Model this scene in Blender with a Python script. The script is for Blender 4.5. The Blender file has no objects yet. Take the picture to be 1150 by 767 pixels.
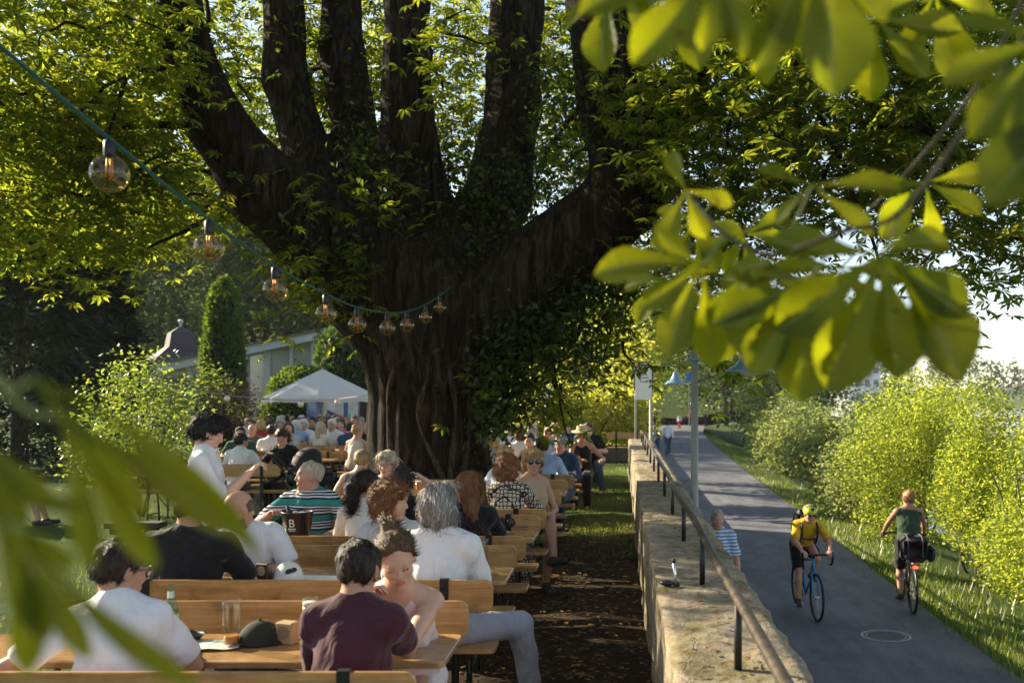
import bpy, math, random
import numpy as np
from mathutils import Vector, Matrix, Euler
C = bpy.context.scene.collection
scn = bpy.context.scene
rng = np.random.default_rng(7)
random.seed(7)
PI = math.pi
FPX = 1118.0; VX = 697.0; VY = 442.0; CAMZ = 1.9
def P(px, py, Y):                      # a point of the place from where it is seen and how far away it stands
    return ((px - VX) / FPX * Y, Y, CAMZ - (py - VY) / FPX * Y)
V3 = lambda *a: np.array(a, float)

# ------------------------------------------------------------------ objects
def tag(o, label=None, cat=None, group=None, kind=None):
    if label: o['label'] = label
    if cat: o['category'] = cat
    if group: o['group'] = group
    if kind: o['kind'] = kind
    return o
def link(name, me, mats, parent=None, smooth=True):
    if not isinstance(mats, (list, tuple)): mats = [mats]
    for m in mats: me.materials.append(m)
    if smooth: me.polygons.foreach_set('use_smooth', np.ones(len(me.polygons), bool))
    o = bpy.data.objects.new(name, me); C.objects.link(o)
    if parent is not None: o.parent = parent
    return o
def obj(name, geo, mats, parent=None, smooth=False):
    me = bpy.data.meshes.new(name)
    v, f = geo[0], geo[1]
    me.from_pydata([tuple(map(float, p)) for p in v], [], [tuple(map(int, q)) for q in f])
    if len(geo) > 2 and geo[2] is not None:
        me.update()
    me.validate(); me.update()
    o = link(name, me, mats, parent, smooth)
    if len(geo) > 2 and geo[2] is not None and len(geo[2]) == len(me.polygons):
        me.polygons.foreach_set('material_index', np.array(geo[2], np.int32))
    return o
def np_mesh(name, V, F, mats, parent=None, smooth=False, mi=None):   # F (n,3) or (n,4)
    me = bpy.data.meshes.new(name)
    n, k = F.shape
    me.vertices.add(len(V)); me.vertices.foreach_set('co', np.ascontiguousarray(V, np.float32).ravel())
    me.loops.add(n * k); me.loops.foreach_set('vertex_index', np.ascontiguousarray(F, np.int32).ravel())
    me.polygons.add(n); me.polygons.foreach_set('loop_start', np.arange(0, n * k, k, dtype=np.int32))
    try: me.polygons.foreach_set('loop_total', np.full(n, k, np.int32))
    except Exception: pass
    me.update(calc_edges=True)
    o = link(name, me, mats, parent, smooth)
    if mi is not None: me.polygons.foreach_set('material_index', np.ascontiguousarray(mi, np.int32))
    return o
def thing(name, label, cat, loc=(0, 0, 0), rz=0.0, group=None, scale=1.0):
    o = bpy.data.objects.new(name, None); C.objects.link(o); o.empty_display_size = .1
    o.location = loc; o.rotation_euler = (0, 0, math.radians(rz)); o.scale = (scale,) * 3
    return tag(o, label, cat, group)
def dup(root, loc, rz=None, label=None, group=None, mats=None, scale=None):
    r = root.copy(); C.objects.link(r); r.location = loc
    if rz is not None: r.rotation_euler = (0, 0, math.radians(rz))
    if scale: r.scale = (scale,) * 3
    if label: r['label'] = label
    if group: r['group'] = group
    def kids(src, dst):
        for ch in list(src.children):
            if ch.name in skip: continue
            c = ch.copy(); C.objects.link(c); c.parent = dst
            if mats:
                key = ch.name.split('.')[0]
                if key in mats:
                    c.material_slots[0].link = 'OBJECT'; c.material_slots[0].material = mats[key]
            kids(ch, c)
    skip = set()
    kids(root, r)
    return r

# ------------------------------------------------------------------ geometry pieces: (verts, faces)
def join(*gs):
    V = []; F = []; M = []; hasm = any(len(g) > 2 and g[2] is not None for g in gs)
    for g in gs:
        b = len(V); V += [tuple(p) for p in g[0]]; F += [tuple(i + b for i in q) for q in g[1]]
        M += list(g[2]) if len(g) > 2 and g[2] is not None else [0] * len(g[1])
    return (V, F, M if hasm else None)
def mat_of(g, k): return (g[0], g[1], [k] * len(g[1]))
def move(g, d=(0, 0, 0), rz=0, rx=0, ry=0, s=1):
    R = Euler((math.radians(rx), math.radians(ry), math.radians(rz))).to_matrix()
    s3 = (s, s, s) if not isinstance(s, (tuple, list)) else s
    return ([tuple(R @ Vector((p[0] * s3[0], p[1] * s3[1], p[2] * s3[2])) + Vector(d)) for p in g[0]],) + tuple(g[1:])
def box(x0, x1, y0, y1, z0, z1):
    v = [(x0, y0, z0), (x1, y0, z0), (x1, y1, z0), (x0, y1, z0), (x0, y0, z1), (x1, y0, z1), (x1, y1, z1), (x0, y1, z1)]
    return (v, [(0, 3, 2, 1), (4, 5, 6, 7), (0, 1, 5, 4), (1, 2, 6, 5), (2, 3, 7, 6), (3, 0, 4, 7)])
def rbox(x0, x1, y0, y1, z0, z1, b=.01):            # box with chamfered edges
    v, f = [], []
    X = ((x0, x1), (y0, y1), (z0, z1))
    idx = {}
    for sx in (0, 1):
        for sy in (0, 1):
            for sz in (0, 1):
                c = [X[0][sx], X[1][sy], X[2][sz]]; sg = [1 - 2 * sx, 1 - 2 * sy, 1 - 2 * sz]
                for a in range(3):
                    p = [c[i] + (sg[i] * b if i != a else 0) for i in range(3)]
                    idx[(sx, sy, sz, a)] = len(v); v.append(tuple(p))
    S = [(0, 0), (1, 0), (1, 1), (0, 1)]
    for s in (0, 1):
        for a in range(3):
            q = []
            for (u, w) in S:
                k = [0, 0, 0]; k[a] = s; k[(a + 1) % 3] = u; k[(a + 2) % 3] = w
                q.append(idx[tuple(k) + (a,)])
            f.append(tuple(q if s else q[::-1]))
    for a in range(3):
        b1, b2 = (a + 1) % 3, (a + 2) % 3
        for u in (0, 1):
            for w in (0, 1):
                k0 = [0, 0, 0]; k0[b1] = u; k0[b2] = w; k1 = list(k0); k1[a] = 1
                q = [idx[tuple(k0) + (b1,)], idx[tuple(k1) + (b1,)], idx[tuple(k1) + (b2,)], idx[tuple(k0) + (b2,)]]
                f.append(tuple(q if (u == w) else q[::-1]))
    for sx in (0, 1):
        for sy in (0, 1):
            for sz in (0, 1):
                q = [idx[(sx, sy, sz, a)] for a in range(3)]
                f.append(tuple(q if (sx + sy + sz) % 2 else q[::-1]))
    return (v, f)
def board(x0, x1, z0, z1, y0, y1, r=.05, n=5, b=.004):   # rounded rectangle in XZ, thick in Y, softened edges
    def ring(ins):
        pts = []
        for (cx, cz, a0) in ((x1 - r, z1 - r, 0), (x0 + r, z1 - r, 90), (x0 + r, z0 + r, 180), (x1 - r, z0 + r, 270)):
            for i in range(n + 1):
                a = math.radians(a0 + 90 * i / n)
                pts.append((cx + (r - ins) * math.cos(a), cz + (r - ins) * math.sin(a)))
        return pts
    L = [(y0, b), (y0 + b, 0), (y1 - b, 0), (y1, b)]
    V = []; m = 4 * (n + 1)
    for y, ins in L: V += [(px, y, pz) for px, pz in ring(ins)]
    F = [tuple(range(m)), tuple(range(4 * m - 1, 3 * m - 1, -1))]
    for k in range(3):
        for i in range(m):
            j = (i + 1) % m
            F.append((k * m + i, (k + 1) * m + i, (k + 1) * m + j, k * m + j))
    return (V, F)
def tube(pts, r, n=8, cap=True, closed=False):
    pts = [Vector(p) for p in pts]; m = len(pts)
    rs = r if isinstance(r, (list, tuple)) else [r] * m
    V, F = [], []; up = None
    for i, p in enumerate(pts):
        if closed: t = pts[(i + 1) % m] - pts[i - 1]
        else: t = pts[min(i + 1, m - 1)] - pts[max(i - 1, 0)]
        t.normalize()
        if up is None: up = Vector((0, 0, 1)) if abs(t.z) < .9 else Vector((1, 0, 0))
        s = t.cross(up); s.normalize(); u = s.cross(t); up = u
        for k in range(n):
            a = 2 * PI * k / n
            V.append(tuple(p + (s * math.cos(a) + u * math.sin(a)) * rs[i]))
    for i in range(m if closed else m - 1):
        j = (i + 1) % m
        for k in range(n):
            l = (k + 1) % n
            F.append((i * n + k, i * n + l, j * n + l, j * n + k))
    if cap and not closed:
        F.append(tuple(range(n - 1, -1, -1))); F.append(tuple((m - 1) * n + k for k in range(n)))
    return (V, F)
def lathe(prof, n=20, capb=True, capt=True):        # (r, z) pairs
    V, F = [], []; m = len(prof)
    for r, z in prof:
        for k in range(n):
            a = 2 * PI * k / n; V.append((r * math.cos(a), r * math.sin(a), z))
    for i in range(m - 1):
        for k in range(n):
            l = (k + 1) % n; F.append((i * n + k, i * n + l, (i + 1) * n + l, (i + 1) * n + k))
    if capb: F.append(tuple(range(n - 1, -1, -1)))
    if capt: F.append(tuple((m - 1) * n + k for k in range(n)))
    return (V, F)
def sphere(c, r, n=14, m=9):
    r3 = r if isinstance(r, (tuple, list)) else (r, r, r)
    g = lathe([(max(1e-4, math.sin(PI * i / m)), -math.cos(PI * i / m)) for i in range(m + 1)], n)
    return move(g, c, s=r3)
def ring(c, R, r, n=28, m=6, axis='x'):
    pts = []
    for k in range(n):
        a = 2 * PI * k / n; u, w = R * math.cos(a), R * math.sin(a)
        pts.append({'x': (c[0], c[1] + u, c[2] + w), 'z': (c[0] + u, c[1] + w, c[2]), 'y': (c[0] + u, c[1], c[2] + w)}[axis])
    return tube(pts, r, m, closed=True)
def prism(poly, y0, y1):                            # XZ outline pushed through Y
    n = len(poly)
    V = [(x, y0, z) for x, z in poly] + [(x, y1, z) for x, z in poly]
    F = [tuple(range(n)), tuple(range(2 * n - 1, n - 1, -1))]
    F += [(i, n + i, n + (i + 1) % n, (i + 1) % n) for i in range(n)]
    return (V, F)
def smooth_path(pts, n=6):
    pts = [Vector(p) for p in pts]; out = []
    for i in range(len(pts) - 1):
        p0, p1, p2, p3 = pts[max(i - 1, 0)], pts[i], pts[i + 1], pts[min(i + 2, len(pts) - 1)]
        for k in range(n):
            t = k / n
            out.append(.5 * ((2 * p1) + (p2 - p0) * t + (2 * p0 - 5 * p1 + 4 * p2 - p3) * t * t + (3 * p1 - p0 - 3 * p2 + p3) * t ** 3))
    out.append(pts[-1]); return out

# ------------------------------------------------------------------ materials
def nmat(name):
    m = bpy.data.materials.new(name); m.use_nodes = True
    nt = m.node_tree; nt.nodes.clear()
    out = nt.nodes.new('ShaderNodeOutputMaterial')
    return m, nt, out
def N(nt, typ, **kw):
    n = nt.nodes.new(typ)
    for k, v in kw.items():
        if k.startswith('i_'):
            key = k[2:].replace('_', ' ')
            n.inputs[int(key) if key.isdigit() else key].default_value = v
        else: setattr(n, k, v)
    return n
def rgba(c): return (c[0], c[1], c[2], 1.0)
def ramp(nt, stops, fac=None):
    r = nt.nodes.new('ShaderNodeValToRGB')
    e = r.color_ramp.elements
    while len(e) < len(stops): e.new(.5)
    for i, (p, c) in enumerate(stops): e[i].position = p; e[i].color = rgba(c) if len(c) == 3 else c
    if fac is not None: nt.links.new(fac, r.inputs[0])
    return r
def mapped(nt, scale=(1, 1, 1), rot=(0, 0, 0), coord='Object'):
    tc = nt.nodes.new('ShaderNodeTexCoord'); mp = nt.nodes.new('ShaderNodeMapping')
    mp.inputs['Scale'].default_value = scale; mp.inputs['Rotation'].default_value = rot
    nt.links.new(tc.outputs[coord], mp.inputs[0]); return mp.outputs[0]
def noise(nt, vec, scale, detail=4, rough=.55, dist=0.0):
    n = N(nt, 'ShaderNodeTexNoise'); n.inputs['Scale'].default_value = scale; n.inputs['Detail'].default_value = detail
    n.inputs['Roughness'].default_value = rough; n.inputs['Distortion'].default_value = dist
    if vec is not None: nt.links.new(vec, n.inputs['Vector'])
    return n.outputs['Fac']
def mixc(nt, fac, a, b, blend='MIX'):
    m = nt.nodes.new('ShaderNodeMix'); m.data_type = 'RGBA'; m.blend_type = blend
    for s, v in ((0, fac), (6, a), (7, b)):
        if isinstance(v, (int, float)): m.inputs[s].default_value = v
        elif isinstance(v, tuple): m.inputs[s].default_value = rgba(v)
        else: nt.links.new(v, m.inputs[s])
    return m.outputs[2]
def bump(nt, h, strength=.3, dist=.02):
    b = nt.nodes.new('ShaderNodeBump'); b.inputs['Strength'].default_value = strength; b.inputs['Distance'].default_value = dist
    nt.links.new(h, b.inputs['Height']); return b.outputs[0]
def bsdf(nt, out, col, rough=.6, normal=None, metal=0.0, spec=.4, **kw):
    p = nt.nodes.new('ShaderNodeBsdfPrincipled')
    if isinstance(col, tuple): p.inputs['Base Color'].default_value = rgba(col)
    else: nt.links.new(col, p.inputs['Base Color'])
    if isinstance(rough, (int, float)): p.inputs['Roughness'].default_value = rough
    else: nt.links.new(rough, p.inputs['Roughness'])
    p.inputs['Metallic'].default_value = metal
    p.inputs['Specular IOR Level'].default_value = spec
    for k, v in kw.items(): p.inputs[k.replace('_', ' ')].default_value = v
    if normal is not None: nt.links.new(normal, p.inputs['Normal'])
    nt.links.new(p.outputs[0], out.inputs[0]); return p
_cache = {}
def plain(name, col, rough=.6, metal=0.0, var=.12, scale=8.0, bmp=.0, spec=.4):      # a surface with a little tone variation
    key = (name,)
    if key in _cache: return _cache[key]
    m, nt, out = nmat(name)
    v = mapped(nt); f = noise(nt, v, scale)
    lo = tuple(c * (1 - var) for c in col); hi = tuple(min(1, c * (1 + var)) for c in col)
    r = ramp(nt, [(.3, lo), (.7, hi)], f)
    nb = bump(nt, noise(nt, v, scale * 6), bmp, .005) if bmp else None
    bsdf(nt, out, r.outputs[0], rough, nb, metal, spec)
    _cache[key] = m; return m
def cloth(name, col, var=.1):
    key = ('cl', name)
    if key in _cache: return _cache[key]
    m, nt, out = nmat(name)
    v = mapped(nt); f = noise(nt, v, 5, 3)
    r = ramp(nt, [(.3, tuple(c * (1 - var) for c in col)), (.7, tuple(min(1, c * (1 + var)) for c in col))], f)
    wr = noise(nt, mapped(nt, (1, 1, .45), (.5, .35, 0)), 6.5, 3, .5, 1.4)
    n = bump(nt, wr, .85, .04)
    p = bsdf(nt, out, r.outputs[0], .85, n, 0, .15)
    try: p.inputs['Sheen Weight'].default_value = .15
    except Exception: pass
    _cache[key] = m; return m
def leaf_mat(name, c_lo, c_hi, t_lo, t_hi, trans=.5, gloss=.06, rough=.35):
    m, nt, out = nmat(name)
    g = nt.nodes.new('ShaderNodeNewGeometry')
    r1 = ramp(nt, [(0, c_lo), (1, c_hi)], g.outputs['Random Per Island'])
    r2 = ramp(nt, [(0, t_lo), (1, t_hi)], g.outputs['Random Per Island'])
    d = nt.nodes.new('ShaderNodeBsdfDiffuse'); t = nt.nodes.new('ShaderNodeBsdfTranslucent')
    nt.links.new(r1.outputs[0], d.inputs[0]); nt.links.new(r2.outputs[0], t.inputs[0])
    mx = nt.nodes.new('ShaderNodeMixShader'); mx.inputs[0].default_value = trans
    nt.links.new(d.outputs[0], mx.inputs[1]); nt.links.new(t.outputs[0], mx.inputs[2])
    gl = nt.nodes.new('ShaderNodeBsdfGlossy'); gl.inputs['Roughness'].default_value = rough
    mx2 = nt.nodes.new('ShaderNodeMixShader'); mx2.inputs[0].default_value = gloss
    nt.links.new(mx.outputs[0], mx2.inputs[1]); nt.links.new(gl.outputs[0], mx2.inputs[2])
    nt.links.new(mx2.outputs[0], out.inputs[0]); return m

# ------------------------------------------------------------------ leaf clouds
KITE_V = np.array([(0, 0, 0), (-.27, .5, .05), (0, 1, -.06), (.27, .5, .05)]); KITE_F = np.array([(0, 3, 2), (0, 2, 1)])
def _palm():
    V = []; F = []
    for a, l in ((-105, .62), (-62, .85), (-22, 1.0), (20, 1.0), (60, .85), (104, .6)):
        a = math.radians(a); d = V3(math.sin(a), math.cos(a), 0); s = V3(math.cos(a), -math.sin(a), 0); b = len(V)
        for (w, t, z) in ((0, .04, 0), (-.15, .62, -.05), (0, 1, -.26), (.15, .62, -.05)):
            V.append(d * t * l + s * w * l + V3(0, 0, z * l))
        F += [(b, b + 3, b + 2), (b, b + 2, b + 1)]
    return np.array(V), np.array(F)
PALM_V, PALM_F = _palm()
NEEDLE_V = np.array([(0, 0, 0), (-.13, .45, .02), (0, 1, -.12), (.13, .45, .02)]); NEEDLE_F = KITE_F
BLADE_V = np.array([(-.06, 0, 0), (.06, 0, 0), (.0, .25, 1.0)]); BLADE_F = np.array([(0, 1, 2)])
def unit(a): return a / np.maximum(np.linalg.norm(a, axis=-1, keepdims=True), 1e-9)
def leaf_cloud(name, pos, size, tv, tf, mat, parent=None, up=.7, droop=.35, out=None, seed=0):
    r = np.random.default_rng(seed + len(pos)); n = len(pos)
    nrm = r.normal(size=(n, 3)); nrm = unit(nrm) * (1 - up) + V3(0, 0, 1) * up; nrm = unit(nrm)
    d = r.normal(size=(n, 3)); d[:, 2] = d[:, 2] * .3 - droop
    if out is not None: d = d * .6 + out * 1.0
    d = d - nrm * (d * nrm).sum(1, keepdims=True); d = unit(d); s = np.cross(d, nrm)
    sz = np.asarray(size) * r.uniform(.7, 1.3, n)
    V = pos[:, None, :] + sz[:, None, None] * (tv[None, :, 0:1] * s[:, None, :] + tv[None, :, 1:2] * d[:, None, :] + tv[None, :, 2:3] * nrm[:, None, :])
    F = tf[None] + (np.arange(n) * len(tv))[:, None, None]
    return np_mesh(name, V.reshape(-1, 3), F.reshape(-1, tf.shape[1]), mat, parent)
def blob_points(blobs, per=10, spread=.35, seed=0, shell=.45):   # clumps of leaves gathered in ellipsoids, denser to the rim
    r = np.random.default_rng(seed); out = []
    for (c, rad, n) in blobs:
        k = max(1, n // per)
        u = unit(r.normal(size=(k, 3))) * (shell + (1 - shell) * r.random((k, 1)) ** .6)
        cc = np.array(c) + u * np.array(rad)
        pts = cc[:, None, :] + r.normal(size=(k, per, 3)) * spread
        out.append(pts.reshape(-1, 3))
    return np.concatenate(out)

# ------------------------------------------------------------------ implicit surfaces -> one continuous mesh
def nets(F, lo, h):
    S = F < 0
    def sh(a, i, j, k): return a[i:a.shape[0] - 1 + i, j:a.shape[1] - 1 + j, k:a.shape[2] - 1 + k]
    cnt = np.zeros(tuple(n - 1 for n in F.shape), np.uint8)
    for i in (0, 1):
        for j in (0, 1):
            for k in (0, 1): cnt += sh(S, i, j, k)
    act = (cnt > 0) & (cnt < 8)
    idx = np.argwhere(act)
    cor = [(i, j, k) for i in (0, 1) for j in (0, 1) for k in (0, 1)]
    vals = [F[idx[:, 0] + c[0], idx[:, 1] + c[1], idx[:, 2] + c[2]] for c in cor]
    acc = np.zeros((len(idx), 3)); num = np.zeros(len(idx))
    for a in range(8):
        for b in range(a + 1, 8):
            if sum(abs(x - y) for x, y in zip(cor[a], cor[b])) != 1: continue
            m = (vals[a] < 0) != (vals[b] < 0)
            t = np.where(m, vals[a] / np.where(m, vals[a] - vals[b], 1), 0)
            p = np.array(cor[a])[None] + t[:, None] * (np.array(cor[b]) - np.array(cor[a]))[None]
            acc += p * m[:, None]; num += m
    V = (idx + acc / num[:, None]) * h + np.array(lo)
    ids = np.full(cnt.shape, -1, np.int32); ids[act] = np.arange(len(idx))
    Fs = []
    for ax in range(3):
        b, c = (ax + 1) % 3, (ax + 2) % 3
        sl0 = [slice(None)] * 3; sl1 = [slice(None)] * 3
        sl0[ax] = slice(0, -1); sl1[ax] = slice(1, None)
        ch = S[tuple(sl0)] != S[tuple(sl1)]
        e = np.argwhere(ch)
        e = e[(e[:, b] > 0) & (e[:, c] > 0) & (e[:, b] < cnt.shape[b]) & (e[:, c] < cnt.shape[c])]
        if not len(e): continue
        def at(db, dc):
            q = e.copy(); q[:, b] += db; q[:, c] += dc
            return ids[q[:, 0], q[:, 1], q[:, 2]]
        q = np.stack([at(-1, -1), at(0, -1), at(0, 0), at(-1, 0)], 1)
        ins = S[e[:, 0], e[:, 1], e[:, 2]]
        q[~ins] = q[~ins][:, ::-1]
        Fs.append(q)
    return V, np.concatenate(Fs)
class Field:
    def __init__(s, lo, hi, h):
        s.h = h; s.lo = np.array(lo, float); n = np.ceil((np.array(hi) - s.lo) / h).astype(int) + 2
        s.ax = [(s.lo[i] + h * np.arange(n[i])).astype(np.float32) for i in range(3)]
        s.F = np.full(tuple(n), 9.0, np.float32)
    def win(s, lo, hi):
        sl = []
        for i in range(3):
            a = int(np.clip(math.floor((lo[i] - s.lo[i]) / s.h), 0, len(s.ax[i]))); b = int(np.clip(math.ceil((hi[i] - s.lo[i]) / s.h) + 1, 0, len(s.ax[i])))
            sl.append(slice(a, max(a, b)))
        g = s.ax[0][sl[0]][:, None, None], s.ax[1][sl[1]][None, :, None], s.ax[2][sl[2]][None, None, :]
        return tuple(sl), g
    def put(s, sl, d, k, sub=False):
        f = s.F[sl]
        if f.size == 0: return
        if sub:
            d = -d; hh = np.clip(.5 - .5 * (f - d) / k, 0, 1); s.F[sl] = f * (1 - hh) + d * hh + k * hh * (1 - hh)
        else:
            hh = np.clip(.5 + .5 * (f - d) / k, 0, 1); s.F[sl] = f * (1 - hh) + d * hh - k * hh * (1 - hh)
    def cone(s, a, b, ra, rb, k=.02, sub=False):
        a = np.array(a, float); b = np.array(b, float); m = max(ra, rb) + k + 3 * s.h + .02
        sl, (x, y, z) = s.win(np.minimum(a, b) - m, np.maximum(a, b) + m)
        ab = b - a; L = max(float(ab @ ab), 1e-9)
        t = np.clip(((x - a[0]) * ab[0] + (y - a[1]) * ab[1] + (z - a[2]) * ab[2]) / L, 0, 1)
        d = np.sqrt((x - a[0] - t * ab[0]) ** 2 + (y - a[1] - t * ab[1]) ** 2 + (z - a[2] - t * ab[2]) ** 2) - (ra + (rb - ra) * t)
        s.put(sl, d, k, sub)
    def ell(s, c, r, k=.02, M=None, sub=False):
        c = np.array(c, float); m = max(r) + k + 3 * s.h + .02
        sl, (x, y, z) = s.win(c - m, c + m)
        x, y, z = x - c[0], y - c[1], z - c[2]
        if M is not None:
            x, y, z = (M[0, 0] * x + M[1, 0] * y + M[2, 0] * z, M[0, 1] * x + M[1, 1] * y + M[2, 1] * z, M[0, 2] * x + M[1, 2] * y + M[2, 2] * z)
        k0 = np.sqrt((x / r[0]) ** 2 + (y / r[1]) ** 2 + (z / r[2]) ** 2)
        k1 = np.sqrt((x / r[0] ** 2) ** 2 + (y / r[1] ** 2) ** 2 + (z / r[2] ** 2) ** 2)
        s.put(sl, k0 * (k0 - 1) / np.maximum(k1, 1e-6), k, sub)
    def plane(s, p, n, k=.004):                     # keep the side the normal points away from
        n = np.array(n, float); n /= np.linalg.norm(n)
        d = (s.ax[0][:, None, None] - p[0]) * n[0] + (s.ax[1][None, :, None] - p[1]) * n[1] + (s.ax[2][None, None, :] - p[2]) * n[2]
        s.F = np.maximum(s.F, d.astype(np.float32))
    def wob(s, amp, fx, fy, fz, ph=0.0):
        x, y, z = s.ax[0][:, None, None], s.ax[1][None, :, None], s.ax[2][None, None, :]
        s.F = s.F + amp * (np.sin(fx * x + 1.7 * np.sin(fz * .6 * z + ph) + ph) * np.sin(fy * y + 1.3 * np.sin(fx * .5 * x + 2 * ph)) + .6 * np.sin(fz * z + 2 * np.sin(fy * .7 * y + ph) + fx * .4 * x)).astype(np.float32)
    def mesh(s):
        s.F[0], s.F[-1] = 9, 9; s.F[:, 0], s.F[:, -1] = 9, 9; s.F[:, :, 0], s.F[:, :, -1] = 9, 9
        return nets(s.F, s.lo, s.h)
# ------------------------------------------------------------------ people
def skin_mat(name, col):
    m, nt, out = nmat(name)
    v = mapped(nt); f = noise(nt, v, 14, 4)
    r = ramp(nt, [(.25, tuple(c * .86 for c in col)), (.6, col), (.85, (min(1, col[0] * 1.12), col[1] * .96, col[2] * .92))], f)
    bsdf(nt, out, r.outputs[0], .5, bump(nt, noise(nt, v, 160, 2), .12, .003), 0, .35)
    return m
def hair_mat(name, col, hi=None):
    m, nt, out = nmat(name)
    hi = hi or tuple(min(1, c * 1.9 + .02) for c in col)
    v = mapped(nt, (1, 1, .16), (.12, .1, 0)); f = noise(nt, v, 75, 4, .7, .8)
    r = ramp(nt, [(.3, tuple(c * .55 for c in col)), (.52, col), (.78, hi)], f)
    gi = nt.nodes.new('ShaderNodeNewGeometry'); rv = ramp(nt, [(0, (.6, .6, .6)), (1, (1.45, 1.45, 1.45))], gi.outputs['Random Per Island'])
    bsdf(nt, out, mixc(nt, 1.0, r.outputs[0], rv.outputs[0], 'MULTIPLY'), .5, bump(nt, f, .7, .01), 0, .28); return m
SK = {'fair': skin_mat('skin_fair', (.56, .33, .235)), 'tan': skin_mat('skin_tan', (.42, .23, .15)), 'red': skin_mat('skin_ruddy', (.52, .27, .19)), 'pale': skin_mat('skin_pale', (.62, .41, .32))}
HR = {'dark': hair_mat('hair_dark_brown', (.022, .014, .009)), 'black': hair_mat('hair_black', (.008, .007, .007)), 'brown': hair_mat('hair_brown', (.075, .038, .017)),
      'auburn': hair_mat('hair_auburn', (.17, .066, .022)), 'blond': hair_mat('hair_blond', (.36, .23, .1)), 'grey': hair_mat('hair_grey', (.3, .28, .26), (.75, .73, .7)),
      'white': hair_mat('hair_white', (.55, .53, .5), (.8, .78, .75)), 'greyblond': hair_mat('hair_grey_blond', (.36, .3, .22), (.62, .56, .46)), 'stubble': hair_mat('hair_stubble', (.16, .11, .085))}
M_LIP = plain('lips', (.42, .15, .12), .45); M_EYE = plain('eye_white', (.7, .68, .65), .2); M_IRIS = plain('iris', (.02, .015, .012), .15)
M_LENS = plain('dark_lens', (.012, .012, .014), .08, spec=.8); M_FRAME = plain('spectacle_frame', (.05, .04, .035), .3); M_TEAL = plain('teal_frame', (.02, .25, .25), .3)
M_SHOE = plain('dark_shoe', (.03, .028, .027), .6); M_WSHOE = plain('pale_shoe', (.62, .62, .63), .6)
def ik(a, t, l1, l2, pole):
    a, t, pole = np.array(a, float), np.array(t, float), np.array(pole, float)
    d = t - a; L = np.linalg.norm(d); mx = (l1 + l2) * .995
    if L > mx: t = a + d / L * mx; d = t - a; L = mx
    u = d / L; c = (l1 * l1 - l2 * l2 + L * L) / (2 * L); hgt = math.sqrt(max(l1 * l1 - c * c, 1e-6))
    p = pole - u * (pole @ u); p = p / max(np.linalg.norm(p), 1e-6)
    return a + u * c + p * hgt, t
def rot3(z=0, x=0, y=0):
    return np.array(Matrix.Rotation(math.radians(z), 3, 'Z') @ Matrix.Rotation(math.radians(x), 3, 'X') @ Matrix.Rotation(math.radians(y), 3, 'Y'))
def strands(V, Q, hc, H, st, n, K):          # locks lying on the hair, so that its outline and sheen break up
    if not n or len(V) < 20: return V, Q
    r = np.random.default_rng(len(V)); nr = np.zeros_like(V); fn = np.cross(V[Q[:, 2]] - V[Q[:, 0]], V[Q[:, 3]] - V[Q[:, 1]])
    for k in range(4): np.add.at(nr, Q[:, k], fn)
    nr = unit(nr); i = r.integers(0, len(V), n); p, m = V[i], nr[i]
    top = hc + H @ V3(0, -.03, .12); dn = H @ V3(0, -.25, -1) if st not in ('bun', 'pony') else H @ V3(0, -1, .25)
    d = unit(p - top) * .55 + dn * .8 + r.normal(size=(n, 3)) * {'curly': .8, 'thick': .45, 'short': .25, 'crop': .2, 'long': .12, 'bob': .22, 'bun': .1, 'fringe': .2}.get(st, .2)
    d = unit(d - m * (d * m).sum(1, keepdims=True)); s = np.cross(m, d)
    ln = {'long': .1, 'bob': .07, 'curly': .045, 'thick': .05, 'short': .032, 'crop': .018, 'bun': .06, 'pony': .07, 'fringe': .02}[st] * K * r.uniform(.6, 1.4, n); lift = r.uniform(.0, .28, n) * {'curly': 2, 'bun': .4, 'pony': .5}.get(st, 1)
    W = .0032 if st != 'crop' else .002; rows = []
    for k in range(4):
        t = k / 3; c = p - m * .003 + d * (ln * t)[:, None] + m * ((lift * ln * t) - (ln * t) ** 2 / .17)[:, None]
        w = W * (1 - .75 * t); rows += [c - s * w, c + s * w]
    SV = np.stack(rows, 1); b = np.array([(2 * k, 2 * k + 1, 2 * k + 3, 2 * k + 2) for k in range(3)])
    SQ = (b[None] + (np.arange(n) * 8)[:, None, None]).reshape(-1, 4) + len(V)
    return np.concatenate([V, SV.reshape(-1, 3)]), np.concatenate([Q, SQ])
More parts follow.
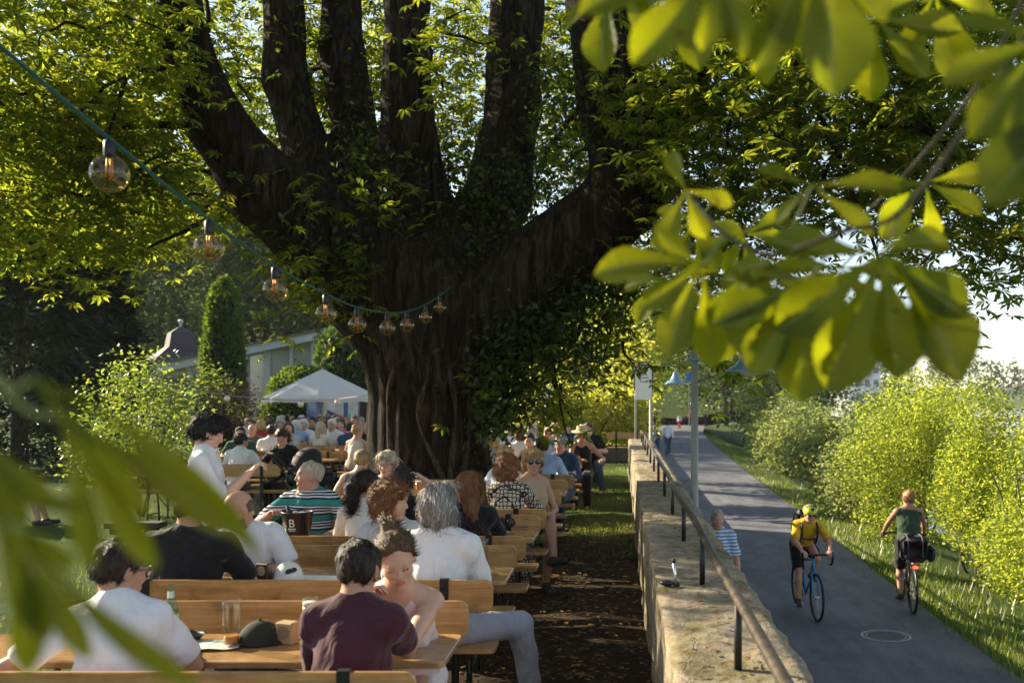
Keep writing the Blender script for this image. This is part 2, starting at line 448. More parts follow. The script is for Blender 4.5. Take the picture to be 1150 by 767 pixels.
def person(label, x, y, face, z=0.0, h=.011, s=1.0, w=1.0, lean=8, side=0, twist=0, head=(0, 5, 0), LH=(-.16, .42, .81), RH=(.16, .42, .81), LE=(-.7, -.3, -.7), RE=(.7, -.3, -.7),
           LF=(-.11, .43, .07), RF=(.11, .43, .07), LK=(0, 1, 1), RK=(0, 1, 1), hip=.55, fem=False, fat=0.0, shirt=None, sleeve=.62, collar=False, pants=None, plen=1.0, skirt=False,
           hair=('short', 'brown'), skin='fair', glasses=None, hat=None, shoes=None, beard=None, curl=45, straps=False, group=None, handdir=None, roll=0):
    root = thing('person', label, 'person', (x, y, z), face, group)
    K = s; L = lambda v: np.array(v, float)
    hp = L((0, 0, hip)); ln = math.radians(lean); sd = math.radians(side)
    sp = L((math.sin(sd), math.sin(ln) * math.cos(sd), math.cos(ln) * math.cos(sd)))
    lat0 = L((math.cos(sd), 0, -math.sin(sd))); fw0 = np.cross(sp, lat0)
    T = math.radians(twist); lat = lat0 * math.cos(T) + fw0 * math.sin(T); fw = np.cross(sp, lat)
    M = np.stack([lat, fw, sp], 1); M0 = np.stack([lat0, fw0, sp], 1)
    sw = (.15 if fem else .166) * K * w; fr = .9 if fem else 1.0
    nb = hp + sp * .505 * K; sh = {-1: hp + sp * .45 * K - lat * sw, 1: hp + sp * .45 * K + lat * sw}
    zz = L((0, 0, 1)); nd = unit(sp * .5 + zz * .5 + fw * .12)
    hc = nb + nd * .148 * K
    H = rot3(head[0] + twist, -head[1], head[2]); hq = lambda a, b, c: hc + H @ (L((a, b, c)) * K)
    J = {}
    for sg, tgt, pl in ((-1, LH, LE), (1, RH, RE)):
        e, wr = ik(sh[sg], tgt, .29 * K, .25 * K, pl); J[sg] = (e, wr)
    G = {}
    for sg, tgt, pl in ((-1, LF, LK), (1, RF, RK)):
        a = hp + lat0 * .092 * K * sg
        k, ft = ik(a, tgt, .43 * K, .42 * K, pl); G[sg] = (a, k, ft)
    pts = [hp, nb, hc] + list(sh.values()) + [q for v in J.values() for q in v] + [q for v in G.values() for q in v]
    lo = np.min(pts, 0) - .24; hi = np.max(pts, 0) + .24; lo[2] = max(min(lo[2] + .1, -.06), -.06) if hip < .8 else lo[2]
    fine = h <= .0095
    # --- the body, one surface from crown to feet
    F = Field(lo, hi, h)
    F.ell(hp + sp * .03 * K, L((.16 * w, .108, .115)) * K, .05, M0); F.ell(hp + sp * .17 * K + fw * fat * .04, L((.135 * w, .098 + fat * .06, .15)) * K, .06, M0)
    F.ell(hp + sp * .335 * K + fw * .008, L((.15 * w * fr, .108 * fr, .165)) * K, .06, M)
    F.cone(sh[-1] - sp * .01, sh[1] - sp * .01, .055 * K * fr, .055 * K * fr, .06)
    for sg in (-1, 1): F.cone(nb + nd * .02, sh[sg] * .75 + nb * .25, .055 * K * fr, .048 * K * fr, .05)
    if fem:
        for sg in (-1, 1): F.ell(hp + sp * .31 * K + lat * sg * .068 * K + fw * .085 * K, L((.056, .05, .056)) * K, .04)
    F.cone(nb - nd * .02, hq(0, -.022, -.05), (.057 if not fem else .049) * K, (.055 if not fem else .046) * K, .03)
    F.ell(hq(0, -.012, .03), L((.073, .094, .084)) * K, .02, H); F.ell(hq(0, .022, -.03), L((.06, .066, .085)) * K, .03, H)
    F.ell(hq(0, .03, -.082), L((.046, .048, .036)) * K, .02, H); F.ell(hq(0, .066, -.103), L((.02, .017, .015)) * K, .02, H)
    for sg in (-1, 1):
        F.ell(hq(sg * .036, .058, -.026), L((.026, .026, .026)) * K, .02, H)
        F.ell(hq(sg * .031, .101, .007), L((.018, .017, .012)) * K, .012, H, True); F.ell(hq(sg * .031, .076, .006), L((.0125, .0125, .0125)) * K, .004, H)
        F.ell(hq(sg * .075, -.008, -.008), L((.011, .02, .032)) * K, .008, H)
    F.cone(hq(-.034, .079, .024), hq(.034, .079, .024), .0105 * K, .0105 * K, .012)
    F.cone(hq(0, .085, .012), hq(0, .101, -.03), .0085 * K, .0115 * K, .012); F.cone(hq(-.011, .09, -.035), hq(.011, .09, -.035), .0085 * K, .009 * K, .008)
    F.cone(hq(-.02, .083, -.062), hq(.02, .083, -.062), .008 * K, .008 * K, .01); F.cone(hq(-.014, .084, -.072), hq(.014, .084, -.072), .008 * K, .008 * K, .008)
    ar = K * (.86 if fem else 1.0) * (.5 + .5 * w)
    for sg in (-1, 1):
        e, wr = J[sg]
        F.cone(sh[sg], e, .05 * ar, .037 * ar, .02); F.cone(sh[sg] * .65 + e * .35 + 0, sh[sg] * .4 + e * .6, .048 * ar, .045 * ar, .02)
        f1 = e + (wr - e) * .3; F.cone(e, f1, .037 * ar, .041 * ar, .02); F.cone(f1, wr, .041 * ar, .026 * ar, .02)
        d = unit(wr - e) if handdir is None or handdir.get(sg) is None else unit(L(handdir[sg]))
        nn = L((0, 0, -1)) + fw * .1 if abs(d[2]) < .8 else fw * (1 if d[2] > 0 else -1) - lat * sg * .6
        if roll: nn = nn + lat * sg * -roll
        nn = unit(nn - d * (nn @ d)); ss = np.cross(d, nn); ss = ss * (1 if (ss @ lat) * sg < 0 else -1)    # towards the thumb
        B = np.stack([ss, d, nn], 1); hk = K * (.9 if fem else 1.0)
        F.ell(wr + d * .05 * hk, L((.041, .052, .016)) * hk, .015, B)
        for q, (off, ln_) in enumerate(((.031, .9), (.0105, 1.0), (-.0105, .94), (-.031, .74))):
            c1 = math.radians(curl * (.45 + .1 * q)); c2 = math.radians(curl * (1.35 + .1 * q))
            p0 = wr + d * .088 * hk + ss * off * hk; p1 = p0 + (d * math.cos(c1) + nn * math.sin(c1)) * .043 * ln_ * hk
            p2 = p1 + (d * math.cos(c2) + nn * math.sin(c2)) * .04 * ln_ * hk
            F.cone(p0, p1, .0095 * hk, .0088 * hk, .004); F.cone(p1, p2, .0088 * hk, .0072 * hk, .004)
        t0 = wr + d * .03 * hk + ss * .028 * hk; t1 = t0 + (d * .7 + ss * .6 + nn * .25) * .042 * hk; t2 = t1 + (d * .9 + ss * .1 + nn * .35) * .03 * hk
        F.cone(t0, t1, .013 * hk, .0105 * hk, .008); F.cone(t1, t2, .0105 * hk, .0085 * hk, .004)
    lr = K * (.5 + .5 * w)
    for sg in (-1, 1):
        a, k, ft = G[sg]
        F.cone(a, k, .082 * lr, .053 * lr, .03); m1 = k + (ft - k) * .3; F.cone(k, m1, .05 * lr, .052 * lr, .02); F.cone(m1, ft, .052 * lr, .034 * lr, .02)
        sh_d = unit(ft - k); fd = L((0, 1, 0)) - sh_d * sh_d[1]; fd = unit(fd * .8 + L((0, 0, -.15)))
        if hip > .8: fd = unit(L((.12 * sg, 1, -.22)))
        F.cone(ft - fd * .04 - zz * .02, ft + fd * .15 * K - zz * .035, .032 * K, .024 * K, .03)
    V, Q = F.mesh()
    loc = (V - hc) @ H / K; fc = loc[Q].mean(1)
    mats = [SK[skin], M_LIP, M_EYE, M_IRIS, HR[hair[1] if hair else 'brown']]
    mi = np.zeros(len(Q), np.int32)
    ax = np.abs(fc[:, 0])
    mi[(ax < .022) & (np.abs(fc[:, 2] + .066) < .009) & (fc[:, 1] > .078)] = 1
    if head[1] < 25: mi[(np.hypot(ax - .031, (fc[:, 2] - .005) * 1.6) < .011) & (fc[:, 1] > .07)] = 2
    mi[(np.hypot(ax - .031, fc[:, 2] - .005) < .0055) & (fc[:, 1] > .07) if head[1] < 25 else (np.abs(fc[:, 2] + .004) < .003) & (np.abs(ax - .031) < .013) & (fc[:, 1] > .07)] = 3
    mi[(np.abs(fc[:, 2] - .028 + (ax - .03) ** 2 * 6) < (.0028 if fem else .0042)) & (ax > .014) & (ax < .05) & (fc[:, 1] > .06) & (not (fem and head[1] > 25))] = 4
    if beard: mi[(fc[:, 2] < -.05) & (fc[:, 2] > -.14) & (fc[:, 1] > .01) & ~((ax < .02) & (np.abs(fc[:, 2] + .066) < .008))] = 4
    np_mesh('body', V, Q, mats, root, True, mi)
    # --- clothes
    if shirt is not None:
        lo2 = np.minimum(np.min([hp, nb] + list(sh.values()), 0), np.min([J[1][0], J[-1][0]] + ([J[1][1], J[-1][1]] if sleeve == 'long' else []), 0)) - .22
        hi2 = np.maximum(np.max([hp, nb] + list(sh.values()), 0), np.max([J[1][0], J[-1][0]] + ([J[1][1], J[-1][1]] if sleeve == 'long' else []), 0)) + .2
        F = Field(lo2, hi2, h); o = .0115
        F.ell(hp + sp * .02 * K, L((.166 * w, .122, .115)) * K + o, .05, M0); F.ell(hp + sp * .17 * K + fw * fat * .04, L((.142 * w, .106 + fat * .06, .16)) * K + o, .09, M0)
        F.ell(hp + sp * .335 * K + fw * .008, L((.152 * w * fr, .111 * fr, .165)) * K + o, .08, M)
        if sleeve == 'none':
            q_ = .62 if straps else .86; F.cone(nb * (1 - q_) + sh[-1] * q_ - sp * .015, nb * (1 - q_) + sh[1] * q_ - sp * .015, (.052 if straps else .06) * K * fr, (.052 if straps else .06) * K * fr, .06)
        else:
            F.cone(sh[-1] - sp * .012, sh[1] - sp * .012, .055 * K * fr + o * .8, .055 * K * fr + o * .8, .06)
        if fem:
            for sg in (-1, 1): F.ell(hp + sp * .31 * K + lat * sg * .066 * K + fw * .085 * K, L((.056, .05, .06)) * K + o, .05)
        if sleeve != 'none':
            for sg in (-1, 1):
                e, wr = J[sg]
                F.cone(nb + nd * .012, sh[sg] * .8 + nb * .2, .055 * K * fr + o * 1.1, .05 * K * fr + o, .05)
                if sleeve == 'long':
                    F.cone(sh[sg], e, .05 * ar + o, .043 * ar + o, .03); ce = e + (wr - e) * .93
                    F.cone(e, ce, .043 * ar + o, .031 * ar + o * .7, .03); dd = unit(wr - e); F.ell(ce + dd * .06, L((.052,) * 3), .004, None, True)
                else:
                    ce = sh[sg] + (e - sh[sg]) * sleeve; dd = unit(e - sh[sg])
                    F.cone(sh[sg], ce, .05 * ar + o, .054 * ar + o, .03); F.ell(ce + dd * .085, L((.076,) * 3), .006, None, True)
        if fine or h < .012:
            F.wob(.006, 17, 23, 24, x * 3.1); F.wob(.0034, 38, 35, 52, y * 2.3)
        F.plane(hp - sp * (.055 if hip < .8 else .09), -sp)
        F.cone(nb - nd * .03, nb + nd * .012, .078 * K * fr, .064 * K * fr, .03) if sleeve != 'none' else None
        F.cone(nb + nd * .13 + fw * .03, nb + nd * .052 + fw * (.05 if fem else .03), .066 * K, (.066 if fem else .058) * K, .006, True)
        if sleeve == 'none' and straps:
            F.cone(nb + fw * .15 + sp * .03, nb + sp * .01 + fw * .09, .07, .07, .01, True); F.cone(nb - fw * .16, nb - fw * .09 - sp * .0, .07, .07, .01, True)
        if collar:
            prev = None
            for q in range(13):
                a = 2 * PI * q / 12 + PI / 2
                p = nb + nd * (.042 + .012 * -math.sin(a)) + lat * math.cos(a) * .067 * K + fw * (.012 + math.sin(a) * .064) * K
                if prev is not None and abs(math.sin(a)) < 1.1: F.cone(prev, p, .011, .011, .004)
                prev = p
        V, Q = F.mesh(); np_mesh('shirt', V, Q, shirt, root, True)
    if pants is not None:
        kk = [q for v in G.values() for q in v]
        F = Field(np.min(kk + [hp], 0) - .2, np.max(kk + [hp], 0) + .22, max(h, .01)); o = .013
        F.ell(hp + sp * .01 * K, L((.166 * w, .116, .115)) * K + o * .5, .05, M0)
        if skirt:
            a, k, ft = G[-1]; a2, k2, f2 = G[1]
            for t in (.0, .3, .6, .9): F.cone(a * (1 - t) + k * t, a2 * (1 - t) + k2 * t, .1 * K, .1 * K, .06)
            if plen > .5:
                for t in (.2, .45, .7):
                    if t < plen: F.cone(k + (ft - k) * t, k2 + (f2 - k2) * t, .085 * K, .085 * K, .06)
            F.wob(.006, 38, 22, 12, 1.0)
        else:
            for sg in (-1, 1):
                a, k, ft = G[sg]
                if plen <= .5:
                    e2 = a + (k - a) * (plen * 2 * .92); F.cone(a, e2, .088 * lr + o, .07 * lr + o * 1.6, .03); F.ell(e2 + unit(k - a) * .1, L((.09,) * 3), .005, None, True)
                else:
                    F.cone(a, k, .086 * lr + o, .062 * lr + o, .03); F.cone(k, k + (ft - k) * plen, .062 * lr + o, .05 * lr + o, .02)
                    F.ell(ft + unit(ft - k) * .07, L((.075,) * 3), .005, None, True)
            F.wob(.004, 24, 24, 30, 2.0)
        F.plane(hp + sp * .1 * K, sp)
        V, Q = F.mesh(); np_mesh('skirt' if skirt else 'trousers', V, Q, pants, root, True)
    if shoes is not None:
        for sg in (-1, 1):
            a, k, ft = G[sg]
            sh_d = unit(ft - k); fd = L((0, 1, 0)) - sh_d * sh_d[1]; fd = unit(fd * .8 + L((0, 0, -.15)))
            if hip > .8: fd = unit(L((.12 * sg, 1, -.22)))
            F = Field(ft - .26, ft + .26, max(.008, h * .8)); F.cone(ft - fd * .045 - zz * .02, ft + fd * .15 * K - zz * .035, .04, .033, .03); F.cone(ft - zz * .02, ft + zz * .0, .042, .042, .02)
            F.plane(ft - zz * .072, -zz)
            V, Q = F.mesh(); np_mesh('shoe', V, Q, shoes, root, True)
    # --- hair
    if hair:
        st, hm = hair
        F = Field(hc - .36 if st in ('long', 'pony', 'longblond') else hc - .21, hc + .21, min(h, .0105) if st != 'fringe' else h); e = lambda c, r, k=.02, **q: F.ell(hq(*c), L(r) * K, k, H, **q)
        if st == 'fringe':
            e((0, -.03, .0), (.078, .088, .05)); F.plane(hq(0, .0, .04), H @ L((0, 0, 1))); F.plane(hq(0, .02, 0), H @ L((0, 1, 0)))
        else:
            t = {'short': .012, 'crop': .005, 'thick': .02, 'curly': .036, 'bob': .022, 'long': .022, 'bun': .011, 'pony': .011}[st]
            e((0, -.016, .034), (.073 + t, .094 + t, .083 + t))
            if st in ('short', 'thick', 'crop'): e((0, -.056, -.012), (.062 + t * .5, .046 + t * .5, .045), .03)
            if st == 'thick': e((0, .05, .1), (.06, .055, .035), .03)
            if st in ('curly', 'bob'): e((0, -.045, -.035), (.088 + t * .5, .07 + t * .5, .085), .04)
            if st == 'long': e((0, -.045, -.05), (.09, .07, .1), .04)
            F.plane(hq(0, {'thick': .085, 'curly': .086, 'bun': .052, 'pony': .055}.get(st, .066), .068), H @ L((0, .84, -.55)), .004)
            if st in ('short', 'thick', 'crop', 'bun', 'pony'):
                for sg in (-1, 1): e((sg * .085, .05, -.03), (.03, .05, .05), .01, sub=True)
            if st == 'long':
                for sx in (-1, -.4, .4, 1):
                    F.cone(hq(sx * .07, -.045, -.03), hq(sx * .085, -.075 - .02 * (abs(sx) < .5), -.27), .04 * K, .027 * K, .03)
                for sg in (-1, 1): F.cone(hq(sg * .083, -.005, .03), hq(sg * .085, -.01, -.2), .022 * K, .02 * K, .03)
            if st == 'bun':
                e((0, -.085, .095), (.042, .04, .038), .01); e((.02, -.1, .115), (.02, .02, .02), .006)
            if st == 'pony':
                e((0, -.115, .01), (.03, .03, .03), .01); F.cone(hq(0, -.12, .0), hq(.005, -.118, -.1), .026 * K, .034 * K, .02); F.cone(hq(.005, -.118, -.1), hq(.0, -.1, -.19), .034 * K, .016 * K, .02)
        am = {'curly': .011, 'long': .007, 'bob': .008, 'thick': .007, 'bun': .005}.get(st, .005)
        F.wob(am, 62, 70, 30 if st != 'curly' else 75, x * 5); F.wob(am * .55, 140, 150, 60, y * 7)
        V, Q = F.mesh()
        V, Q = strands(V, Q, hc, H, st, 0 if h > .0125 else 2600 if h < .009 else 1300, K); np_mesh('hair', V, Q, HR[hm], root, True)
    toh = lambda g: ([tuple(hc + H @ (L(p) * K)) for p in g[0]],) + tuple(g[1:])
    if glasses:
        g = []
        for sg in (-1, 1):
            if glasses == 'sun': obj('lens', toh(move(sphere((0, 0, 0), 1, 14, 8), (sg * .033, .099, .004), s=(.028, .007, .023))), M_LENS, root, True)
            else: g.append(ring((sg * .032, .104, .004), .022, .0026, 16, 5, 'y'))
            g.append(tube([(sg * .052, .098, .012), (sg * .083, .05, .012), (sg * .084, -.01, .006)], .0032, 5))
        g.append(tube([(-.012, .105, .01), (.012, .105, .01)], .003, 5))
        obj('spectacle_frame', toh(join(*g)), M_TEAL if glasses == 'teal' else M_FRAME, root, True)
    if hat == 'straw':
        obj('sun_hat', toh(move(lathe([(.001, .12), (.06, .118), (.082, .1), (.093, .035), (.1, .03), (.165, .012), (.168, .008), (.1, .022), (.09, .025)], 24, False, False), (0, -.01, .025), rx=-4)), plain('straw', (.55, .42, .22), .8), root, True)
    if hat == 'cap':
        obj('cap', toh(join(move(sphere((0, -.012, .04), (.085, .106, .088)), (0, 0, 0)), move(sphere((0, 0, 0), (.07, .08, .012)), (0, .1, .04), rx=-14))), plain('grey_cap', (.16, .16, .17), .8), root, True)
    if hat == 'redcap':
        obj('cap', toh(join(move(sphere((0, -.012, .04), (.085, .106, .088)), (0, 0, 0)), move(sphere((0, 0, 0), (.07, .08, .012)), (0, .1, .04), rx=-14))), plain('orange_cap', (.6, .1, .03), .8), root, True)
    if hat == 'helmet':
        hy = plain('helmet_yellow', (.55, .62, .03), .35, var=.03); hk = plain('helmet_vent', (.012, .012, .012), .5)
        g = sphere((0, -.012, .05), (.096, .128, .086), 28, 14)
        g = ([p for p in g[0]], [q for q in g[1] if sum(g[0][i][2] for i in q) / len(q) > .012])
        o = obj('helmet', toh(g), hy, root, True)
        vs = [tube([(sx * math.sin(f_), -.012 + .1295 * math.cos(f_) * math.sqrt(1 - (sx / .12) ** 2), .05 + .0875 * math.sin(f_) * math.sqrt(1 - (sx / .11) ** 2)) for f_ in np.linspace(a_, a_ + .62, 7)], [.004, .008, .0095, .01, .0095, .008, .004], 7) for sx in (-.066, -.034, 0, .034, .066) for a_ in (.25, 1.0, 1.75)]
        obj('vents', toh(join(*vs)), hk, o, True)
    return root, dict(hc=hc, H=H, sh=sh, J=J, G=G, nb=nb, hp=hp, sp=sp, fw=fw, lat=lat)
# ------------------------------------------------------------------ camera, light
cd = bpy.data.cameras.new('camera'); cam = bpy.data.objects.new('camera', cd); C.objects.link(cam)
cam.location = (0, 0, CAMZ); cam.rotation_euler = (PI / 2, 0, 0)
cd.lens = FPX / 1150 * 36; cd.sensor_width = 36; cd.shift_x = -(VX - 575) / 1150; cd.shift_y = (VY - 383.5) / 1150
cd.clip_start = .05; cd.clip_end = 2000
cd.dof.use_dof = True; cd.dof.focus_distance = 8.0; cd.dof.aperture_fstop = 3.0; cd.dof.aperture_blades = 9
scn.camera = cam
SUN_AZ, SUN_EL = -63.0, 25.0
w = bpy.data.worlds.new('World'); scn.world = w; w.use_nodes = True
nt = w.node_tree; bg = nt.nodes['Background']
sky = nt.nodes.new('ShaderNodeTexSky'); sky.sky_type = 'NISHITA'; sky.sun_disc = False
sky.sun_elevation = math.radians(SUN_EL); sky.sun_rotation = math.radians(SUN_AZ); sky.air_density = 1.0; sky.dust_density = .35; sky.ozone_density = 1.0
hs_ = nt.nodes.new('ShaderNodeHueSaturation'); hs_.inputs['Saturation'].default_value = .75; nt.links.new(sky.outputs[0], hs_.inputs['Color']); nt.links.new(hs_.outputs[0], bg.inputs[0]); bg.inputs[1].default_value = .08
sd = bpy.data.lights.new('sun', 'SUN'); sd.energy = 5.0; sd.angle = math.radians(.53); sd.color = (1.0, .86, .62)
so = bpy.data.objects.new('sun', sd); C.objects.link(so)
az, el = math.radians(SUN_AZ), math.radians(SUN_EL)
sunv = Vector((math.sin(az) * math.cos(el), math.cos(az) * math.cos(el), math.sin(el)))
so.rotation_euler = sunv.to_track_quat('Z', 'Y').to_euler(); so.location = sunv * 60
vs = scn.view_settings; vs.view_transform = 'Standard'; vs.look = 'None'; vs.exposure = 1.6; vs.gamma = 1.0; vs.use_curve_mapping = False
scn.cycles.max_bounces = 8; scn.cycles.diffuse_bounces = 4; scn.cycles.transmission_bounces = 8; scn.cycles.transparent_max_bounces = 8
scn.cycles.use_denoising = True; scn.cycles.sample_clamp_indirect = 8.0
scn.cycles.use_adaptive_sampling = True

# ------------------------------------------------------------------ setting materials
def ground_mat():
    m, nt, out = nmat('terrace_soil_and_grass'); v = mapped(nt)
    n1 = noise(nt, v, .9, 5, .6); n2 = noise(nt, v, 9, 6, .7); n3 = noise(nt, v, 60, 3, .7)
    soil = ramp(nt, [(.25, (.022, .015, .01)), (.5, (.05, .034, .021)), (.7, (.09, .062, .038)), (.85, (.16, .105, .055))], n2)
    grass = ramp(nt, [(.3, (.03, .055, .012)), (.7, (.075, .12, .025))], n2)
    tc = nt.nodes.new('ShaderNodeTexCoord'); sx = nt.nodes.new('ShaderNodeSeparateXYZ'); nt.links.new(tc.outputs['Object'], sx.inputs[0])
    def mr(s, a, b):
        q = nt.nodes.new('ShaderNodeMapRange'); q.inputs[1].default_value = a; q.inputs[2].default_value = b; nt.links.new(s, q.inputs[0]); return q.outputs[0]
    def ma(op, a, b):
        q = nt.nodes.new('ShaderNodeMath'); q.operation = op
        for i, s in enumerate((a, b)):
            if isinstance(s, (int, float)): q.inputs[i].default_value = s
            else: nt.links.new(s, q.inputs[i])
        return q.outputs[0]
    far = mr(sx.outputs[1], 11.5, 14.5); left = mr(sx.outputs[0], -2.6, -3.8)
    g = ma('MAXIMUM', far, left); g = ma('ADD', g, ma('MULTIPLY', ma('SUBTRACT', n1, .5), 1.6)); g = ma('MULTIPLY', g, g)
    q = nt.nodes.new('ShaderNodeClamp'); nt.links.new(g, q.inputs[0])
    c = mixc(nt, q.outputs[0], soil.outputs[0], grass.outputs[0])
    bsdf(nt, out, c, .95, bump(nt, ma('ADD', n2, n3), .9, .04), 0, .1); return m
M_TERR = ground_mat()
def asphalt_mat():
    m, nt, out = nmat('asphalt'); v = mapped(nt)
    n1 = noise(nt, v, .7, 5, .6); n2 = noise(nt, v, 140, 2, .8)
    r = ramp(nt, [(.3, (.105, .107, .124)), (.7, (.16, .161, .182))], n1); r2 = ramp(nt, [(.35, (.72, .72, .72)), (.65, (1.2, 1.2, 1.2))], n2)
    vo = nt.nodes.new('ShaderNodeTexVoronoi'); vo.feature = 'DISTANCE_TO_EDGE'; vo.inputs['Scale'].default_value = .45; wq = nt.nodes.new('ShaderNodeVectorMath'); wq.operation = 'ADD'; nz = N(nt, 'ShaderNodeTexNoise'); nz.inputs['Scale'].default_value = 1.6; nt.links.new(v, nz.inputs['Vector']); nt.links.new(v, wq.inputs[0]); nt.links.new(nz.outputs['Color'], wq.inputs[1]); nt.links.new(wq.outputs[0], vo.inputs['Vector'])
    ck = ramp(nt, [(.001, (.7, .7, .7)), (.006, (1, 1, 1))], vo.outputs['Distance'])
    st_ = ramp(nt, [(.4, (.78, .77, .75)), (.55, (1, 1, 1)), (.72, (1.22, 1.2, 1.16))], noise(nt, mapped(nt, (2.2, .5, 1)), 1.3, 6, .7))
    c = mixc(nt, 1.0, mixc(nt, 1.0, r.outputs[0], r2.outputs[0], 'MULTIPLY'), mixc(nt, 1.0, ck.outputs[0], st_.outputs[0], 'MULTIPLY'), 'MULTIPLY')
    bsdf(nt, out, c, .85, bump(nt, n2, .4, .006), 0, .3); return m
M_ASPH = asphalt_mat()
def bank_mat():
    m, nt, out = nmat('grassy_ground'); v = mapped(nt)
    r = ramp(nt, [(.3, (.03, .05, .012)), (.6, (.07, .1, .025)), (.8, (.12, .12, .05))], noise(nt, v, 3, 6, .7))
    bsdf(nt, out, r.outputs[0], .95, bump(nt, noise(nt, v, 30, 4), .7, .05), 0, .1); return m
M_BANK = bank_mat()
def stone_mat():
    m, nt, out = nmat('mossy_wall_stone'); v = mapped(nt)
    n1 = noise(nt, v, 2.2, 6, .65, .4); n2 = noise(nt, v, 14, 6, .7); n3 = noise(nt, v, 55, 4, .7)
    base = ramp(nt, [(.25, (.16, .125, .085)), (.5, (.3, .245, .175)), (.75, (.42, .36, .27))], n2)
    moss = ramp(nt, [(.3, (.055, .05, .016)), (.7, (.14, .125, .045))], n3)
    f = ramp(nt, [(.47, (0, 0, 0)), (.68, (.9, .9, .9))], n1)
    c = mixc(nt, f.outputs[0], base.outputs[0], moss.outputs[0])
    spots = ramp(nt, [(.66, (1, 1, 1)), (.72, (.3, .27, .24))], noise(nt, v, 9, 3, .6, 1.0))
    vo = nt.nodes.new('ShaderNodeTexVoronoi'); vo.feature = 'DISTANCE_TO_EDGE'; vo.inputs['Scale'].default_value = 1.0; mpv = mapped(nt, (2.2, 1.1, 2.6)); wq = nt.nodes.new('ShaderNodeVectorMath'); wq.operation = 'ADD'; nz = N(nt, 'ShaderNodeTexNoise'); nz.inputs['Scale'].default_value = 5; nt.links.new(mpv, nz.inputs['Vector']); sc_ = nt.nodes.new('ShaderNodeVectorMath'); sc_.operation = 'SCALE'; sc_.inputs[3].default_value = .35; nt.links.new(nz.outputs['Color'], sc_.inputs[0]); nt.links.new(mpv, wq.inputs[0]); nt.links.new(sc_.outputs[0], wq.inputs[1]); nt.links.new(wq.outputs[0], vo.inputs['Vector'])
    jn = ramp(nt, [(.001, (.72, .69, .65)), (.01, (1, 1, 1))], vo.outputs['Distance'])
    bsdf(nt, out, mixc(nt, 1.0, mixc(nt, 1.0, c, spots.outputs[0], 'MULTIPLY'), jn.outputs[0], 'MULTIPLY'), .92, bump(nt, mixc(nt, 1.0, n2, jn.outputs[0], 'MULTIPLY'), .6, .04), 0, .2); return m
M_STONE = stone_mat()
def bark_mat(name, lo, hi, sc=1.0):
    m, nt, out = nmat(name); v = mapped(nt, (7 * sc, 7 * sc, .9 * sc)); n1 = noise(nt, v, 1.6, 8, .65, 1.2); n2 = noise(nt, mapped(nt), 30, 4)
    r = ramp(nt, [(.34, tuple(c * .3 for c in lo)), (.48, lo), (.68, hi)], n1)
    bsdf(nt, out, r.outputs[0], .92, bump(nt, n1, 1.0, .09), 0, .15); return m
M_BARK = bark_mat('chestnut_bark', (.018, .013, .009), (.062, .046, .032))
M_BARK2 = bark_mat('grey_bark', (.07, .058, .045), (.15, .13, .1), 2)
M_VINE = bark_mat('vine_bark', (.05, .037, .025), (.13, .1, .07), 3)
L_CHEST = leaf_mat('chestnut_leaf', (.04, .075, .01), (.1, .13, .02), (.1, .18, .008), (.52, .54, .035), .62, .03)
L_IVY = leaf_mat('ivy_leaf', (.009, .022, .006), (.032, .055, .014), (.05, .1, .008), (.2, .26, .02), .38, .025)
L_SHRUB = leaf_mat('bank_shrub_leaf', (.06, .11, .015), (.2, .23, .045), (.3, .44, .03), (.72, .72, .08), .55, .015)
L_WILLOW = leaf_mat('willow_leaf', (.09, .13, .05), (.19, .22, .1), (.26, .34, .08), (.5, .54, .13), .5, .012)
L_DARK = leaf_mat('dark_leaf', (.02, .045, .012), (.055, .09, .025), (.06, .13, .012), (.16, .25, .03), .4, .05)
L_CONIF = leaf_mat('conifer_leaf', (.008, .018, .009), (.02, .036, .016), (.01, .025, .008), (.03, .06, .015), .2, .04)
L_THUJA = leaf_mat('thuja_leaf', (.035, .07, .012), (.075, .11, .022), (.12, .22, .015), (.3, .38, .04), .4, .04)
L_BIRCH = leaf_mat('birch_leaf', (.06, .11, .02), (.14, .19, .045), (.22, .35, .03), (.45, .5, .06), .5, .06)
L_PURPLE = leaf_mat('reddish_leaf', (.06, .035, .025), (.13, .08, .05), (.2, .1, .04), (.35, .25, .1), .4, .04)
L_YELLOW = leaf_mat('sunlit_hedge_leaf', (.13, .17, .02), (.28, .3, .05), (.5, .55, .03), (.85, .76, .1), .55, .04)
L_FAR = leaf_mat('far_wood_leaf', (.04, .07, .03), (.09, .12, .05), (.1, .16, .04), (.22, .28, .08), .4, .02)
L_GRASS = leaf_mat('grass_blade', (.045, .085, .014), (.1, .14, .03), (.15, .26, .02), (.4, .42, .07), .5, .04)
L_DRY = leaf_mat('fallen_leaf', (.07, .035, .014), (.3, .16, .05), (.1, .05, .02), (.35, .18, .04), .2, .03)

